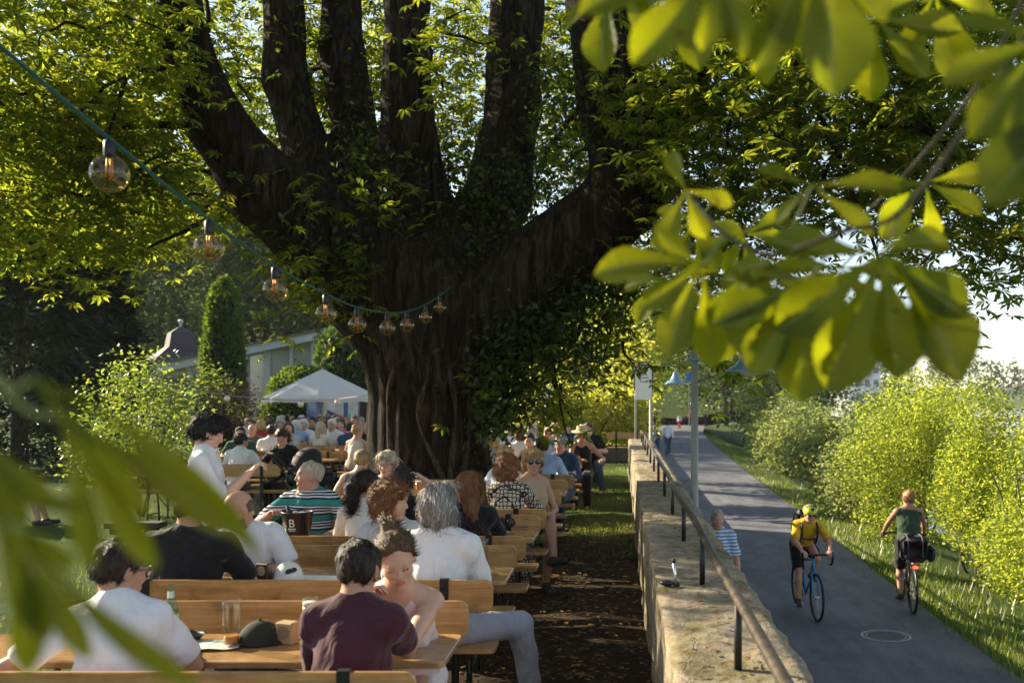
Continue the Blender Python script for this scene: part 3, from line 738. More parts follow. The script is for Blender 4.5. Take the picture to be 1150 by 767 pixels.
# ------------------------------------------------------------------ ground, path, water
prof = [(-260, -1.32), (-60, -1.3), (.95, -1.3), (4.75, -1.3), (6.2, -1.42), (8, -1.9), (12, -3.4), (15, -4.6), (20, -5.2), (150, -5.2), (156, -3.2), (170, -1), (260, 6), (420, 18)]
ys = [-30, -10, 0, 5, 10, 15, 20, 30, 40, 60, 80, 110, 130, 160, 220, 300, 420, 700]
V = [(x, y, z if y < 120 or x < 4 else z) for y in ys for x, z in prof]; n = len(prof)
F = [(j * n + i, j * n + i + 1, (j + 1) * n + i + 1, (j + 1) * n + i) for j in range(len(ys) - 1) for i in range(n - 1)]
tag(obj('ground', (V, F), M_BANK, None, True), kind='structure')
m, nt, out = nmat('river_water'); bsdf(nt, out, (.05, .065, .06), .08, bump(nt, noise(nt, mapped(nt, (1, .4, 1)), 1.5, 4), .15, .05), 0, .5)
tag(obj('water', ([(12, -40, -3.9), (153, -40, -3.9), (153, 700, -3.9), (60, 700, -3.9), (34, 130, -3.9), (20, 85, -3.9), (13, 50, -3.9)], [(0, 1, 2, 3, 4, 5, 6)]), m), kind='structure')
pe = [(-20, 4.55), (0, 4.5), (8, 4.4), (12, 4.42), (17, 4.5), (25, 4.75), (40, 5.1), (60, 5.7), (80, 6.6), (100, 8.5), (116, 13), (124, 20)]
V = []; F = []
for i, (y, x) in enumerate(pe):
    V += [(.7, y, -1.25), (x, y, -1.25), (.7, y, -1.36), (x, y, -1.36)]
    if i: a = 4 * (i - 1); b = 4 * i; F += [(a, a + 1, b + 1, b), (a + 1, a + 3, b + 3, b + 1), (a, b, b + 2, a + 2)]
tag(obj('path', (V, F), M_ASPH), kind='structure')
tag(obj('promenade', box(-40, 60, 116, 135, -1.36, -1.23), plain('promenade_paving', (.2, .17, .15), .9)), kind='structure')
tx = [-260, -60, -20, -12, -8, -6, -4, -2, -.7, .22]; ty = list(np.arange(-4, 31, .7)) + [40, 60, 100, 200, 500]
def th(x, y): return .018 * math.sin(x * 2.1 + y * .9) + .014 * math.sin(y * 1.7 - x) if x < .2 else 0
V = [(x, y, th(x, y) - .0) for y in ty for x in np.linspace(-14, .22, 40)]
n = 40
F = [(j * n + i, j * n + i + 1, (j + 1) * n + i + 1, (j + 1) * n + i) for j in range(len(ty) - 1) for i in range(n - 1)]
g1 = (V, F)
V2 = [(x, y, 0.0) for y in (-4, 30, 500) for x in (-260, -60, -14)]; F2 = [(j * 3 + i, j * 3 + i + 1, (j + 1) * 3 + i + 1, (j + 1) * 3 + i) for j in range(2) for i in range(2)]
tag(obj('terrace_ground', join(g1, (V2, F2)), M_TERR, None, True), kind='structure')

# ------------------------------------------------------------------ river wall with rough face
def rough_wall():
    V = []; F = []; ysw = np.arange(.6, 24.2, .09); zs = np.linspace(-.05, .8, 15)
    r = np.random.default_rng(3)
    from mathutils import noise as mn
    def off(y, z): return .032 * mn.fractal(Vector((y * 2.6, z * .8, 3.3)), .8, 2.1, 5) + .02 * mn.noise(Vector((y * 1.0, 0, 9))) + .012 * mn.noise(Vector((y * 9, z * 5, 1)))
    prof = []
    for y in ysw:
        row = [(.205 + off(y, z) * (1 if z < .78 else .7), y, z) for z in zs]
        row += [(x, y, .8 + .03 * mn.fractal(Vector((y * 2.2, x * 4, 7)), .9, 2.0, 4)) for x in np.linspace(.26, .70, 9)]
        e = .755 + .03 * mn.fractal(Vector((y * 3, 5, 2)), .9, 2.0, 4)
        row += [(e, y, .785), (e + .005, y, .3), (e, y, -.4), (e + .01, y, -1.35)]
        prof.append(row)
    n = len(prof[0]); V = [p for r_ in prof for p in r_]
    F = [(j * n + i, (j + 1) * n + i, (j + 1) * n + i + 1, j * n + i + 1) for j in range(len(prof) - 1) for i in range(n - 1)]
    F.append(tuple(range(n))); k = (len(prof) - 1) * n; F.append(tuple(range(k + n - 1, k - 1, -1)))
    return (V, F)
tag(obj('stone_wall', rough_wall(), M_STONE, None, True), 'low mossy stone wall running along the riverside path', 'wall')
M_RUST = plain('rusty_railing_steel', (.065, .052, .042), .55, .6, .5, 25, .4)
rl = thing('railing', 'low rusty pipe railing on top of the mossy wall', 'railing', (0, 0, 0))
rp = [(.475 + .006 * math.sin(y * 1.3), y, 1.075 + .008 * math.sin(y * 2.1) - (.03 if y > 20 else 0)) for y in np.arange(1.2, 23.7, .5)]
obj('rail', tube(rp, .0225, 10), M_RUST, rl, True)
M_POST = plain('dark_post_steel', (.03, .028, .026), .5, .5)
for y in (2.3, 4.0, 5.75, 7.45, 9.05, 10.7, 12.4, 14.1, 15.8, 17.5, 19.2, 20.9, 22.6):
    obj('post', tube([(.472, y, .79), (.472, y, 1.06)], .016, 8), M_POST, rl, True)
pb = thing('seat_post', 'small upright silver tube with black saddle shaped foot resting on the wall', 'seat post', (.262, 5.64, .815))
obj('base', move(join(sphere((0, 0, .014), (.042, .026, .018)), sphere((.055, -.003, .008), (.022, .016, .014))), (0, 0, 0), rz=-8), plain('black_rubber', (.018, .018, .02), .45), pb, True)
obj('tube', tube([(.05, 0, .01), (.046, .0, .06), (.04, .002, .13)], .009, 10), plain('silver_tube', (.75, .75, .75), .25, .9, .03), pb, True)
obj('cap', tube([(.0402, .002, .128), (.039, .002, .15)], .0115, 10), plain('black_rubber', (.018, .018, .02), .45), pb, True)

# ------------------------------------------------------------------ the big chestnut
root = thing('chestnut_tree', 'huge old chestnut tree with thick spreading dark limbs over the beer garden', 'tree', (0, 0, 0))
def pr(px, py, Y, rpx): return np.array(P(px, py, Y)), rpx / FPX * Y
LIMBS = [
 [(470, 350, 13, 80), (390, 285, 12.6, 60), (300, 215, 12.2, 43), (245, 140, 11.8, 32), (207, 50, 11.4, 27), (190, -90, 10.8, 23)],
 [(430, 320, 13.1, 50), (350, 200, 13.3, 29), (322, 90, 13.6, 23), (312, -80, 14, 21)],
 [(440, 310, 13.3, 50), (402, 170, 13.8, 28), (385, 60, 14.2, 23), (378, -80, 14.6, 21)],
 [(470, 320, 13, 62), (458, 160, 12.6, 30), (455, 0, 12.3, 24), (450, -90, 12.2, 22)],
 [(505, 330, 13.2, 62), (558, 220, 13.6, 36), (576, 120, 14, 31), (584, -80, 14.6, 29)],
 [(500, 390, 13, 74), (585, 322, 12.7, 52), (662, 262, 12.4, 46), (706, 212, 12.2, 42), (694, 110, 12, 44), (678, 0, 11.8, 40), (674, -90, 11.6, 38)],
 [(700, 225, 12.2, 36), (745, 140, 11.8, 25), (792, 60, 11.2, 21), (815, -60, 10.6, 18)]]
h = .06
F = Field((-9.5, 9.6, -.4), (2.2, 16.6, 9.2), h)
TR = [(481, 640, 13, 104), (481, 600, 13, 86), (481, 545, 13, 70), (482, 480, 13, 62), (485, 420, 13, 63), (486, 370, 13, 72), (478, 330, 13, 84)]
for a, b in zip(TR, TR[1:]):
    p, r1 = pr(*a); q, r2 = pr(*b); F.cone(p, q, r1, r2, .1)
for l in LIMBS:
    for i, (a, b) in enumerate(zip(l, l[1:])):
        p, r1 = pr(*a); q, r2 = pr(*b); F.cone(p, q, r1, r2, .22 if i == 0 else .12)
for a in (0, 55, 110, 170, 215, 270, 320):      # root flare
    a = math.radians(a + 10); c = np.array(P(480, 600, 13)); c[2] = .5
    F.cone(c + V3(math.cos(a) * .45, math.sin(a) * .45, .2), V3(c[0] + math.cos(a) * 1.35, c[1] + math.sin(a) * 1.35, -.12), .34, .14, .2)
x, y, z = F.ax[0][:, None, None], F.ax[1][None, :, None], F.ax[2][None, None, :]
cx0 = float(P(480, 500, 13)[0]); th_ = np.arctan2(y - 13, x - cx0)
lowf = np.clip((4.2 - z) / 1.5, 0, 1)
F.F = F.F - (lowf * (.03 * np.abs(np.sin(7 * th_ + .8 * np.sin(z * 1.4) + .3 * z)) + .02 * np.sin(17 * th_ + 2 * np.sin(z * 1.1)))).astype(np.float32)
F.F = F.F + (.03 * np.sin(3.1 * x + 1.2 * z) * np.sin(3.7 * y + 2.3 * z)).astype(np.float32)
Vt, Qt = F.mesh(); np_mesh('trunk', Vt, Qt, M_BARK, root, True)
tv = []
for k, pts in enumerate(([(548, 520), (540, 470), (548, 430), (566, 390), (585, 365)], [(520, 540), (528, 480), (530, 430), (556, 392), (610, 345)], [(505, 540), (512, 460), (505, 400), (530, 350)], [(440, 520), (436, 450), (446, 390), (425, 330)], [(500, 540), (470, 470), (480, 410), (440, 340)])):
    path = []
    for (px, py) in pts:
        c = np.array(P(px, py, 13)); dx = c[0] - cx0; R_ = .86 if py < 500 else .95
        yy = 13 - math.sqrt(max(R_ * R_ - dx * dx, .02)) if abs(dx) < R_ else 12.9
        path.append((c[0] * yy / 13, yy - .01, c[2] + (CAMZ - c[2]) * (1 - yy / 13)))
    obj('vine_stem', tube(smooth_path(path, 8), [.028 + .012 * math.sin(i * .7) for i in range((len(path) - 1) * 8 + 1)], 7), M_VINE, root, True)
# twigs: thin branches leaving the limbs and carrying the leaf clumps
tips = []
r = np.random.default_rng(11)
def twig(p, d, ln, rad, n=7, sag=.12):
    pts = [Vector(p)]; d = Vector(d).normalized()
    for i in range(n):
        d = (d + Vector(r.normal(size=3)) * .22 + Vector((0, 0, -sag * (i / n)))).normalized()
        pts.append(pts[-1] + d * ln / n)
    tips.extend([tuple(q) for q in pts[2:]])
    return tube(smooth_path(pts, 3), [rad * (1 - .85 * i / (n * 3)) + .004 for i in range(n * 3 + 1)], 5)
tw = []
for (px, py, Y, tx_, ty_, TY) in ((240, 140, 11.9, 60, 250, 10), (215, 70, 11.5, 20, 120, 9.5), (290, 220, 12.2, 120, 220, 10.5), (207, 40, 11.4, 90, 20, 9), (250, 150, 11.8, 330, 60, 14.5), (330, 110, 13.5, 250, 60, 15.5), (388, 70, 14, 340, 150, 15.5), (456, 60, 12.4, 520, 30, 10.8),
   (745, 140, 11.8, 900, 120, 9.5), (790, 60, 11.2, 960, 60, 9), (790, 60, 11.2, 1050, 180, 8.6), (720, 190, 12.2, 860, 250, 11), (740, 150, 11.8, 1010, 200, 9.5), (810, -20, 10.8, 1120, 60, 8), (800, 20, 11, 1130, 190, 8.4), (700, 230, 12.2, 790, 300, 12), (600, 320, 12.7, 640, 470, 12.1), (560, 350, 12.8, 590, 470, 12.1), (640, 280, 12.4, 720, 420, 11.9), (576, 120, 14, 640, 60, 15.2), (690, 120, 12, 620, 120, 14.5), (800, 40, 11.1, 860, 200, 13), (300, 210, 12.2, 210, 220, 13), (400, 290, 12.6, 350, 330, 11.8), (250, 150, 11.8, 60, 60, 12), (215, 60, 11.5, 0, 210, 12.5)):
    a = Vector(P(px, py, Y)); b = Vector(P(tx_, ty_, TY)); d = b - a
    tw = []; tw.append(twig(a, d + Vector((0, 0, .25 * d.length)), d.length * 1.0, .055, 9, .3))
    for k in range(3):
        p = a.lerp(b, .35 + .2 * k); tw.append(twig(p, d + Vector(r.normal(size=3)) * d.length * .6, d.length * .4, .018, 6, .2))
    obj('branch', join(*tw), M_BARK, root, True)

EL = lambda px, py, Y, rx, ry, rz, n: (P(px, py, Y), (rx, ry, rz), n)
BL = [
  # left side, hanging low in front of and beside the left limb
  EL(40, 40, 10, 1.5, 2.0, 1.3, 1500), EL(10, 190, 10.2, 1.1, 1.5, .75, 750), EL(95, 170, 10.8, .85, 1.0, .6, 560), EL(-60, 110, 10, 1.6, 2, 1.6, 900), EL(120, 60, 14, 2.0, 1.6, 1.5, 1200), EL(130, 200, 14.5, 1.5, 1.4, .7, 620), EL(110, 262, 10.8, .6, .7, .22, 200), EL(60, 285, 9.8, .5, .6, .22, 150), EL(150, 235, 12.8, .6, .8, .3, 200), EL(205, 245, 13.5, .7, .6, .25, 160),
  EL(270, 40, 15.5, 2.4, 1.5, 1.4, 900), EL(260, 150, 16, 1.5, 1.2, .9, 420), EL(340, 110, 16, 2, 1.3, 1.4, 600), EL(330, 285, 12.6, .45, .5, .2, 110), EL(345, 368, 12.4, .32, .3, .1, 34), EL(390, 300, 12.0, .6, .5, .35, 140),
  # middle, seen between the limbs
  EL(430, 60, 15.5, 2, 1.4, 1.6, 620), EL(520, 80, 16, 2, 1.3, 1.8, 620), EL(520, 210, 16, 1.1, .9, 1.0, 260), EL(630, 70, 16, 1.7, 1.2, 1.6, 520), EL(640, 190, 15.5, 1.1, .9, .6, 280), EL(440, 190, 15.5, .8, .8, .9, 200),
  EL(425, 110, 15.8, .7, .8, 1.5, 330), EL(515, 120, 16, .8, .8, 1.6, 380), EL(640, 90, 15.6, .8, .8, 1.4, 360), EL(352, 120, 15.8, .6, .6, 1.2, 240), EL(760, 130, 11, .6, .5, .9, 380), EL(640, 210, 14.2, .5, .4, .4, 130), EL(430, 230, 12, .35, .3, .25, 40), EL(350, 235, 11.7, .3, .3, .2, 30),
  # right, over the path
  EL(800, 60, 13, 2, 2, 1.8, 1200), EL(760, 270, 12.6, .9, .8, .7, 330), EL(860, 130, 11, 1.7, 1.6, 1.5, 1100), EL(980, 60, 10, 2.1, 2, 1.2, 1400), EL(940, 190, 10.5, 1.4, 1.3, .8, 620), EL(1090, 120, 9.2, 1.6, 1.5, 1.2, 950), EL(1130, 235, 9, .9, 1.1, .5, 330), EL(1050, 240, 9.4, .75, .8, .42, 170), EL(1120, 300, 8.8, .45, .5, .26, 120), EL(850, 290, 11, .6, .7, .4, 190), EL(760, 330, 12, .8, .6, .6, 240), EL(1140, 60, 9, 1.4, 2, .9, 600), EL(820, 410, 12.5, .4, .4, .33, 90),
  # the top and far side of the crown, above the picture
  ((-3, 13, 11), (7, 6.5, 3.6), 5200), ((-7.5, 12, 8.5), (3, 4, 2.2), 2300), ((2.5, 12.5, 9), (3.6, 5, 2.4), 2300), ((-3, 7.0, 8), (5, 2, 1.4), 1500), ((-3, 19, 8.5), (5, 1.8, 2.2), 1300),
  # unseen clumps added to keep sun off the near sprays, then the overhang
  ((-5.6, 5.6, 5.3), (1.2, 1.3, .8), 230), ((-4.6, 3.6, 5.0), (1.2, 1.2, .8), 150), ((-3.53, 2.25, 3.55), (.7, .55, .55), 1300), ((1, 5, 7.2), (5, 2.5, .8), 1100)]
pts = blob_points(BL, 9, .26, 4)
tp = np.array(tips); pick = tp[r.integers(0, len(tp), 2600)] + r.normal(size=(2600, 3)) * .2
pts = np.concatenate([pts, pick]); 
sxp, syp = VX + pts[:, 0] / pts[:, 1] * FPX, VY - (pts[:, 2] - CAMZ) / pts[:, 1] * FPX
pts = pts[(pts[:, 1] > 6.6) | (sxp < -60) | (syp < -60)]
leaf_cloud('crown', pts, .148, PALM_V, PALM_F, L_CHEST, root, .62, .5, seed=1)
# ivy and shoots on limbs
sel = Vt[(Vt[:, 2] > 2.6) & (Vt[:, 0] > -5.2)]; iv = sel[r.integers(0, len(sel), 5200)]; lump = np.sin(iv[:, 0] * 2.3 + iv[:, 2] * 1.7) + np.sin(iv[:, 2] * 2.9 - iv[:, 0]) + r.normal(size=len(iv)) * .5
iv = iv[lump > .1]; iv = iv + r.normal(size=iv.shape) * .13
low = Vt[(Vt[:, 2] < 2.6) & (Vt[:, 2] > .5) & (Vt[:, 0] > cx0 + .35)]; iv2 = low[r.integers(0, len(low), 500)] + r.normal(size=(500, 3)) * .07
IB = [EL(595, 365, 12.5, .5, .4, .5, 2300), EL(565, 430, 12.3, .33, .3, .5, 1500), EL(665, 335, 12.3, .6, .4, .28, 900), EL(640, 390, 12.2, .6, .4, .35, 650), EL(560, 470, 12.2, .22, .25, .3, 350), EL(530, 250, 12.6, 1.1, .4, 1.2, 1300), EL(640, 160, 12.6, .7, .4, 1.2, 800), EL(420, 220, 12.3, .6, .4, 1.0, 700), EL(700, 100, 11.8, .8, .5, 1.3, 800), EL(370, 280, 12, .5, .4, .4, 350)]
iv = np.concatenate([iv, iv2, blob_points(IB, 8, .14, 5)])
leaf_cloud('ivy', iv, .095, KITE_V, KITE_F, L_IVY, root, .25, .6, seed=2)

# ------------------------------------------------------------------ other trees and shrubs
def stems(base, n, H, spread, r0, seed):
    q = np.random.default_rng(seed); g = []
    for i in range(n):
        a = q.uniform(0, 2 * PI); s = spread * q.uniform(.2, 1); p = [Vector(base)]
        for k in range(1, 6): p.append(Vector((base[0] + math.cos(a) * s * (k / 5) ** 1.3 + q.normal() * .04 * H, base[1] + math.sin(a) * s * (k / 5) ** 1.3 + q.normal() * .04 * H, base[2] + H * k / 5)))
        g.append(tube(smooth_path(p, 3), [r0 * (1 - .8 * j / 15) for j in range(16)], 6))
    return join(*g)
def bush(name, label, cat, base, blobs, mat, size, per=10, spread=.2, tv=KITE_V, tf=KITE_F, up=.5, droop=.2, nst=5, H=1.5, sp=.8, r0=.04, seed=0, group=None, part='foliage', out=False):
    t = thing(name, label, cat, base, 0, group)
    p = blob_points(blobs, per, spread, seed)
    o = None
    if out:
        o = unit(p - np.array(blobs[0][0]))
    leaf_cloud(part, p, size, tv, tf, mat, t, up, droop, o, seed)
    obj('stem' if part == 'foliage' else 'trunk', stems((0, 0, -.1), nst, H, sp, r0, seed), M_BARK2, t, True)
    return t
gz = lambda x: float(np.interp(x, [p[0] for p in prof], [p[1] for p in prof]))
# right bank
def rb(label, x, Y, zt, W, n, mat, size, seed, lobes=8):
    b = gz(x) - .1; Hh = zt - b; q = np.random.default_rng(seed); B = []
    for k in range(lobes):
        a = q.uniform(0, 2 * PI); rr = q.uniform(.1, .62); hh = q.uniform(.2, .66) if k else .74
        B.append(((math.cos(a) * W * rr, math.sin(a) * W * rr * 1.15, Hh * hh), (W * q.uniform(.34, .52), W * q.uniform(.34, .52) * 1.15, Hh * q.uniform(.18, .28)), n // lobes))
    return bush('shrub', label, 'shrub', (x, Y, b), B, mat, size, 9, size * 1.6, up=.12, droop=.1, H=Hh * .62, sp=W * .7, nst=7, seed=seed, group='shrubs on the river bank')
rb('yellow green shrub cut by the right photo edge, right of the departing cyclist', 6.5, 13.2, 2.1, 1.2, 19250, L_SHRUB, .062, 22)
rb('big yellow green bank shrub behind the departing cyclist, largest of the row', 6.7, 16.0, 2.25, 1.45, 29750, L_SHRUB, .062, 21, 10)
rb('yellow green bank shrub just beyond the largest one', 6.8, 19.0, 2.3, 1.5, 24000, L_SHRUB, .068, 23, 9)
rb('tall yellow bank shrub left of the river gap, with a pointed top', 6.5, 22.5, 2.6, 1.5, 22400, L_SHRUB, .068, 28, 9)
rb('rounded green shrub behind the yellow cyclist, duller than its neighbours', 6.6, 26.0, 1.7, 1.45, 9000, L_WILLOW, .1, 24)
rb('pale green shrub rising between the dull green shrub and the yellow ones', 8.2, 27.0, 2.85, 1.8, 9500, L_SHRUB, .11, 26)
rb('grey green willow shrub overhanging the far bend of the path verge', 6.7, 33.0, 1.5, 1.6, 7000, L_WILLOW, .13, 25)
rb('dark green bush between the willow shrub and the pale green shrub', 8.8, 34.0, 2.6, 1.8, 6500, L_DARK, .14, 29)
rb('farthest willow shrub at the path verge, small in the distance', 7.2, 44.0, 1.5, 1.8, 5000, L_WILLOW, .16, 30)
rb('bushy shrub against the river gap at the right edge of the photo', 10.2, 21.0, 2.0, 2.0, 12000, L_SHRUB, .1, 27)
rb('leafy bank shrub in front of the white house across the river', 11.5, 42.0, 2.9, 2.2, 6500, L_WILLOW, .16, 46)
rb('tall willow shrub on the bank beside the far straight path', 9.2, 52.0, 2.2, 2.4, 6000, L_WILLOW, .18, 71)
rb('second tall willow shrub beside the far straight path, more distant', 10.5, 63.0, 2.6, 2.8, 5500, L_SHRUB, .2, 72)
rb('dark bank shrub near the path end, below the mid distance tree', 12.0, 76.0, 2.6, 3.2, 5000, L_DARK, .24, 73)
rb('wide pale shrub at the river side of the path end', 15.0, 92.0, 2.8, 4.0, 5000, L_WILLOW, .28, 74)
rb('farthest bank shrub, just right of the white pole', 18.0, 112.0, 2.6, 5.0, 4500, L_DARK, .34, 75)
# sunlit hedge and trees at the far end of the terrace
def tree(label, x, Y, zb, Ht, W, n, mat, size, seed, name='tree', group=None, lobes=9, per=10, trunk=.16, low=.35):
    q = np.random.default_rng(seed); B = []
    for k in range(lobes):
        a = q.uniform(0, 2 * PI); rr = q.uniform(.1, .62); hh = low + (.9 - low) * (k + .5) / lobes
        B.append(((math.cos(a) * W * rr, math.sin(a) * W * rr, Ht * hh), (W * q.uniform(.36, .55), W * q.uniform(.36, .55), Ht * q.uniform(.12, .2)), n // lobes))
    return bush(name, label, 'tree', (x, Y, zb), B, mat, size, per, size * 1.7, up=.12 if mat is L_YELLOW else .3, droop=.25, H=Ht * .85, sp=W * .55, nst=4, r0=trunk, seed=seed, group=group, part='crown')
X_ = lambda px, Y: (px - VX) / FPX * Y
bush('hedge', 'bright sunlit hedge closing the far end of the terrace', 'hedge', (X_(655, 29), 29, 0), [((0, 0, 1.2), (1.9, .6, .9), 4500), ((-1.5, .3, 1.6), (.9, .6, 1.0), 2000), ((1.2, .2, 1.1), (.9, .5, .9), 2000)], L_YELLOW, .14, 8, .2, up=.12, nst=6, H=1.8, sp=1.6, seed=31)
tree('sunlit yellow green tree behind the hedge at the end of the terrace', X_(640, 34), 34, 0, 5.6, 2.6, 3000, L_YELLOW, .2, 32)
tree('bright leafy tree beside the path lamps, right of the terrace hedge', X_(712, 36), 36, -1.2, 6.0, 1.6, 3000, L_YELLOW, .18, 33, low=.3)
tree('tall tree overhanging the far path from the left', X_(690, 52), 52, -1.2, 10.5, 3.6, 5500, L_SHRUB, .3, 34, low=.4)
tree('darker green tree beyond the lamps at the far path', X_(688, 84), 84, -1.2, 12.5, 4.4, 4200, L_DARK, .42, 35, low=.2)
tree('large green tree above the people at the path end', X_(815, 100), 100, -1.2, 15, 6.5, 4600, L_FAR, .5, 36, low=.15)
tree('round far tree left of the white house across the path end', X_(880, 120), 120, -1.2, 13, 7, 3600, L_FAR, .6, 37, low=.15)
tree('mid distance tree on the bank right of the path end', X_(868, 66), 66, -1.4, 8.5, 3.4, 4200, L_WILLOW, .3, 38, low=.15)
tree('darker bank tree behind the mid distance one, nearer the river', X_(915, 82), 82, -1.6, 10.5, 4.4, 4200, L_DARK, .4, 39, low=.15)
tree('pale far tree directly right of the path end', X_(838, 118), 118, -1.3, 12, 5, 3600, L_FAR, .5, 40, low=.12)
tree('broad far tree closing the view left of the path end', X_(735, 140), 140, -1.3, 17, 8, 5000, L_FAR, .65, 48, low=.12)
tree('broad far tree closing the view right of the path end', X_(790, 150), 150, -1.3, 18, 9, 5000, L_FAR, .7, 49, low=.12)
# left garden
def conifer(label, x, Y, Ht, W, n, seed, mat=L_CONIF, size=.34):
    q = np.random.default_rng(seed); t = thing('conifer', label, 'tree', (x, Y, 0), 0, None)
    u = q.random(n) ** .75; R_ = W * (1 - u) ** .8 * (.55 + .45 * q.random(n)) * (1 + .16 * np.sin(u * 50)); a = q.random(n) * 2 * PI
    R_ = R_ * (1 + .15 * np.sin(a * 5 + u * 9))
    p = np.stack([R_ * np.cos(a), R_ * np.sin(a), .2 + u * Ht - R_ * .28], 1); p[:, 2] = np.maximum(p[:, 2], .05)
    o = np.stack([np.cos(a), np.sin(a), np.full(n, -.35)], 1)
    leaf_cloud('foliage', p, size, NEEDLE_V, NEEDLE_F, mat, t, .6, .3, o, seed)
    obj('trunk', tube([(0, 0, -.1), (0, 0, Ht * .5), (.05, 0, Ht * .95)], [.22, .14, .02], 8), M_BARK2, t, True)
    return t
conifer('broad dark yew conifer at the left edge of the lawn', X_(22, 25), 25, 7.6, 3.1, 11000, 41, size=.36)
conifer('dark drooping conifer behind the birch bush on the left', X_(108, 29), 29, 7.2, 2.0, 8500, 42)
conifer('tall black green conifer rising behind the left yew', X_(-45, 31), 31, 12.5, 4.0, 10000, 43)
bx, bY = X_(158, 15.5), 15.5
bush('birch_bush', 'light green birch like bush beside the standing young man', 'bush', (bx, bY, 0), [((0, 0, 1.5), (.95, .8, .8), 2600), ((-.4, .1, 1.0), (.75, .7, .6), 1100), ((.45, 0, .95), (.65, .6, .6), 1000), ((.0, 0, 2.15), (.45, .4, .4), 500)], L_BIRCH, .075, 9, .16, nst=7, H=2.0, sp=.7, r0=.025, seed=44)
bush('garden_shrub', 'reddish brown shrub below the columnar thuja', 'bush', (X_(258, 26), 26, 0), [((0, 0, 1.4), (.9, .8, .9), 1800), ((-.5, 0, 1.0), (.7, .6, .7), 900)], L_PURPLE, .1, 8, .16, nst=6, H=1.8, sp=.6, seed=45)
bush('garden_shrub', 'pale green wispy shrub in front of the glasshouse left bay', 'bush', (X_(232, 29), 29, 0), [((0, 0, 1.9), (.9, .8, .8), 1300), ((.4, 0, 1.2), (.9, .7, .8), 900)], L_BIRCH, .11, 8, .18, nst=6, H=2.2, sp=.7, seed=46)
def dense(name, label, x, Y, prof_, n, mat, size, seed, cat='tree'):     # clipped evergreen with a closed surface
    q = np.random.default_rng(seed); t = thing(name, label, cat, (x, Y, 0)); zs_ = np.array([p[1] for p in prof_]); rs_ = np.array([p[0] for p in prof_])
    u = q.random(n); cum = np.concatenate([[0], np.cumsum(np.hypot(np.diff(zs_), np.diff(rs_)) * (rs_[1:] + rs_[:-1] + .05))]); zz_ = np.interp(u * cum[-1], cum, zs_); rr = np.interp(u * cum[-1], cum, rs_)
    a = q.random(n) * 2 * PI; k = 1 - .16 * q.random(n) ** 2 + .05 * np.sin(a * 7 + zz_ * 2.5)
    p = np.stack([rr * k * np.cos(a), rr * k * np.sin(a), zz_ + q.normal(size=n) * .03], 1)
    o = np.stack([np.cos(a) * .5, np.sin(a) * .5, np.full(n, .9)], 1)
    leaf_cloud('foliage', p, size, KITE_V, KITE_F, mat, t, .1, -.4, o, seed)
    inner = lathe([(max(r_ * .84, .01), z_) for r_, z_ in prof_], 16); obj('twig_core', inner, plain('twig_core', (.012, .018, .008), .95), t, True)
    obj('trunk', tube([(0, 0, -.1), (0, 0, .6)], [.12, .1], 7), M_BARK2, t, True)
    return t
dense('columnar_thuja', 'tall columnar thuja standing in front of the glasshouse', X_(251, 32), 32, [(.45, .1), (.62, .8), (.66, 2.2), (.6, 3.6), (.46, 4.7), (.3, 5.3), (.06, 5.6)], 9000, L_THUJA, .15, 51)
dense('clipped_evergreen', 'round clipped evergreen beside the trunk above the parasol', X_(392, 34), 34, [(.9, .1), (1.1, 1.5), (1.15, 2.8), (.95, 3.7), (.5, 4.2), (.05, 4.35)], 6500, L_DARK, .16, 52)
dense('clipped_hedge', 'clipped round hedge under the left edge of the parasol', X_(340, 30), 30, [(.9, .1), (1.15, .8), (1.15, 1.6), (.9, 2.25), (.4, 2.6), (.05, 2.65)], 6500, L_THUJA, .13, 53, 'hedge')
# wooded slope behind the garden
FT = [(40, 60, 19, 8), (110, 62, 21, 7.5), (175, 66, 21, 8.5), (235, 72, 20, 8), (300, 70, 21.5, 8.5), (360, 76, 19.5, 8.5), (420, 80, 18, 8), (150, 84, 27, 9), (260, 88, 27, 10), (350, 95, 27, 10), (60, 80, 26, 9), (440, 70, 14, 6), (-30, 62, 20, 8)]
LB = ['far tree at the left end of the wooded slope, behind the dark conifers', 'pale sunlit far tree above the birch bush', 'far tree above the pyramid roof', 'far tree directly behind the thuja top', 'far tree right of the thuja, above the glasshouse', 'far tree above the clipped round hedge', 'far tree just left of the big trunk', 'higher tree on the wooded slope, left of the thuja', 'higher tree on the wooded slope, over the glasshouse', 'higher tree on the wooded slope, over the parasol', 'higher tree on the wooded slope, at its left end', 'far lower tree half hidden behind the big trunk', 'far tree outermost left behind the tall conifer']
for k, (px, Y, Ht, W) in enumerate(FT): tree(LB[k], X_(px, Y), Y, 0 if Y < 75 else 3, Ht * .92, W * .72, 7000, L_FAR, .42, 60 + k, 'background_tree', 'trees on the wooded slope', lobes=10, trunk=.3, low=.15)
V = []; F = []; q = np.random.default_rng(9)
for j, y in enumerate((100, 115, 135, 170, 230)):
    for i, x in enumerate(np.linspace(-190, 20, 30)): V.append((x, y, [-.5, 8, 18, 32, 40][j] * (1 - max(0, (x + 25) / 45) ** 1) + q.normal() * .5 if x > -25 else [-.5, 8, 18, 32, 40][j] + q.normal() * .5))
F = [(j * 30 + i, j * 30 + i + 1, (j + 1) * 30 + i + 1, (j + 1) * 30 + i) for j in range(4) for i in range(29)]
tag(obj('hill', (V, F), M_BANK, None, True), kind='structure')
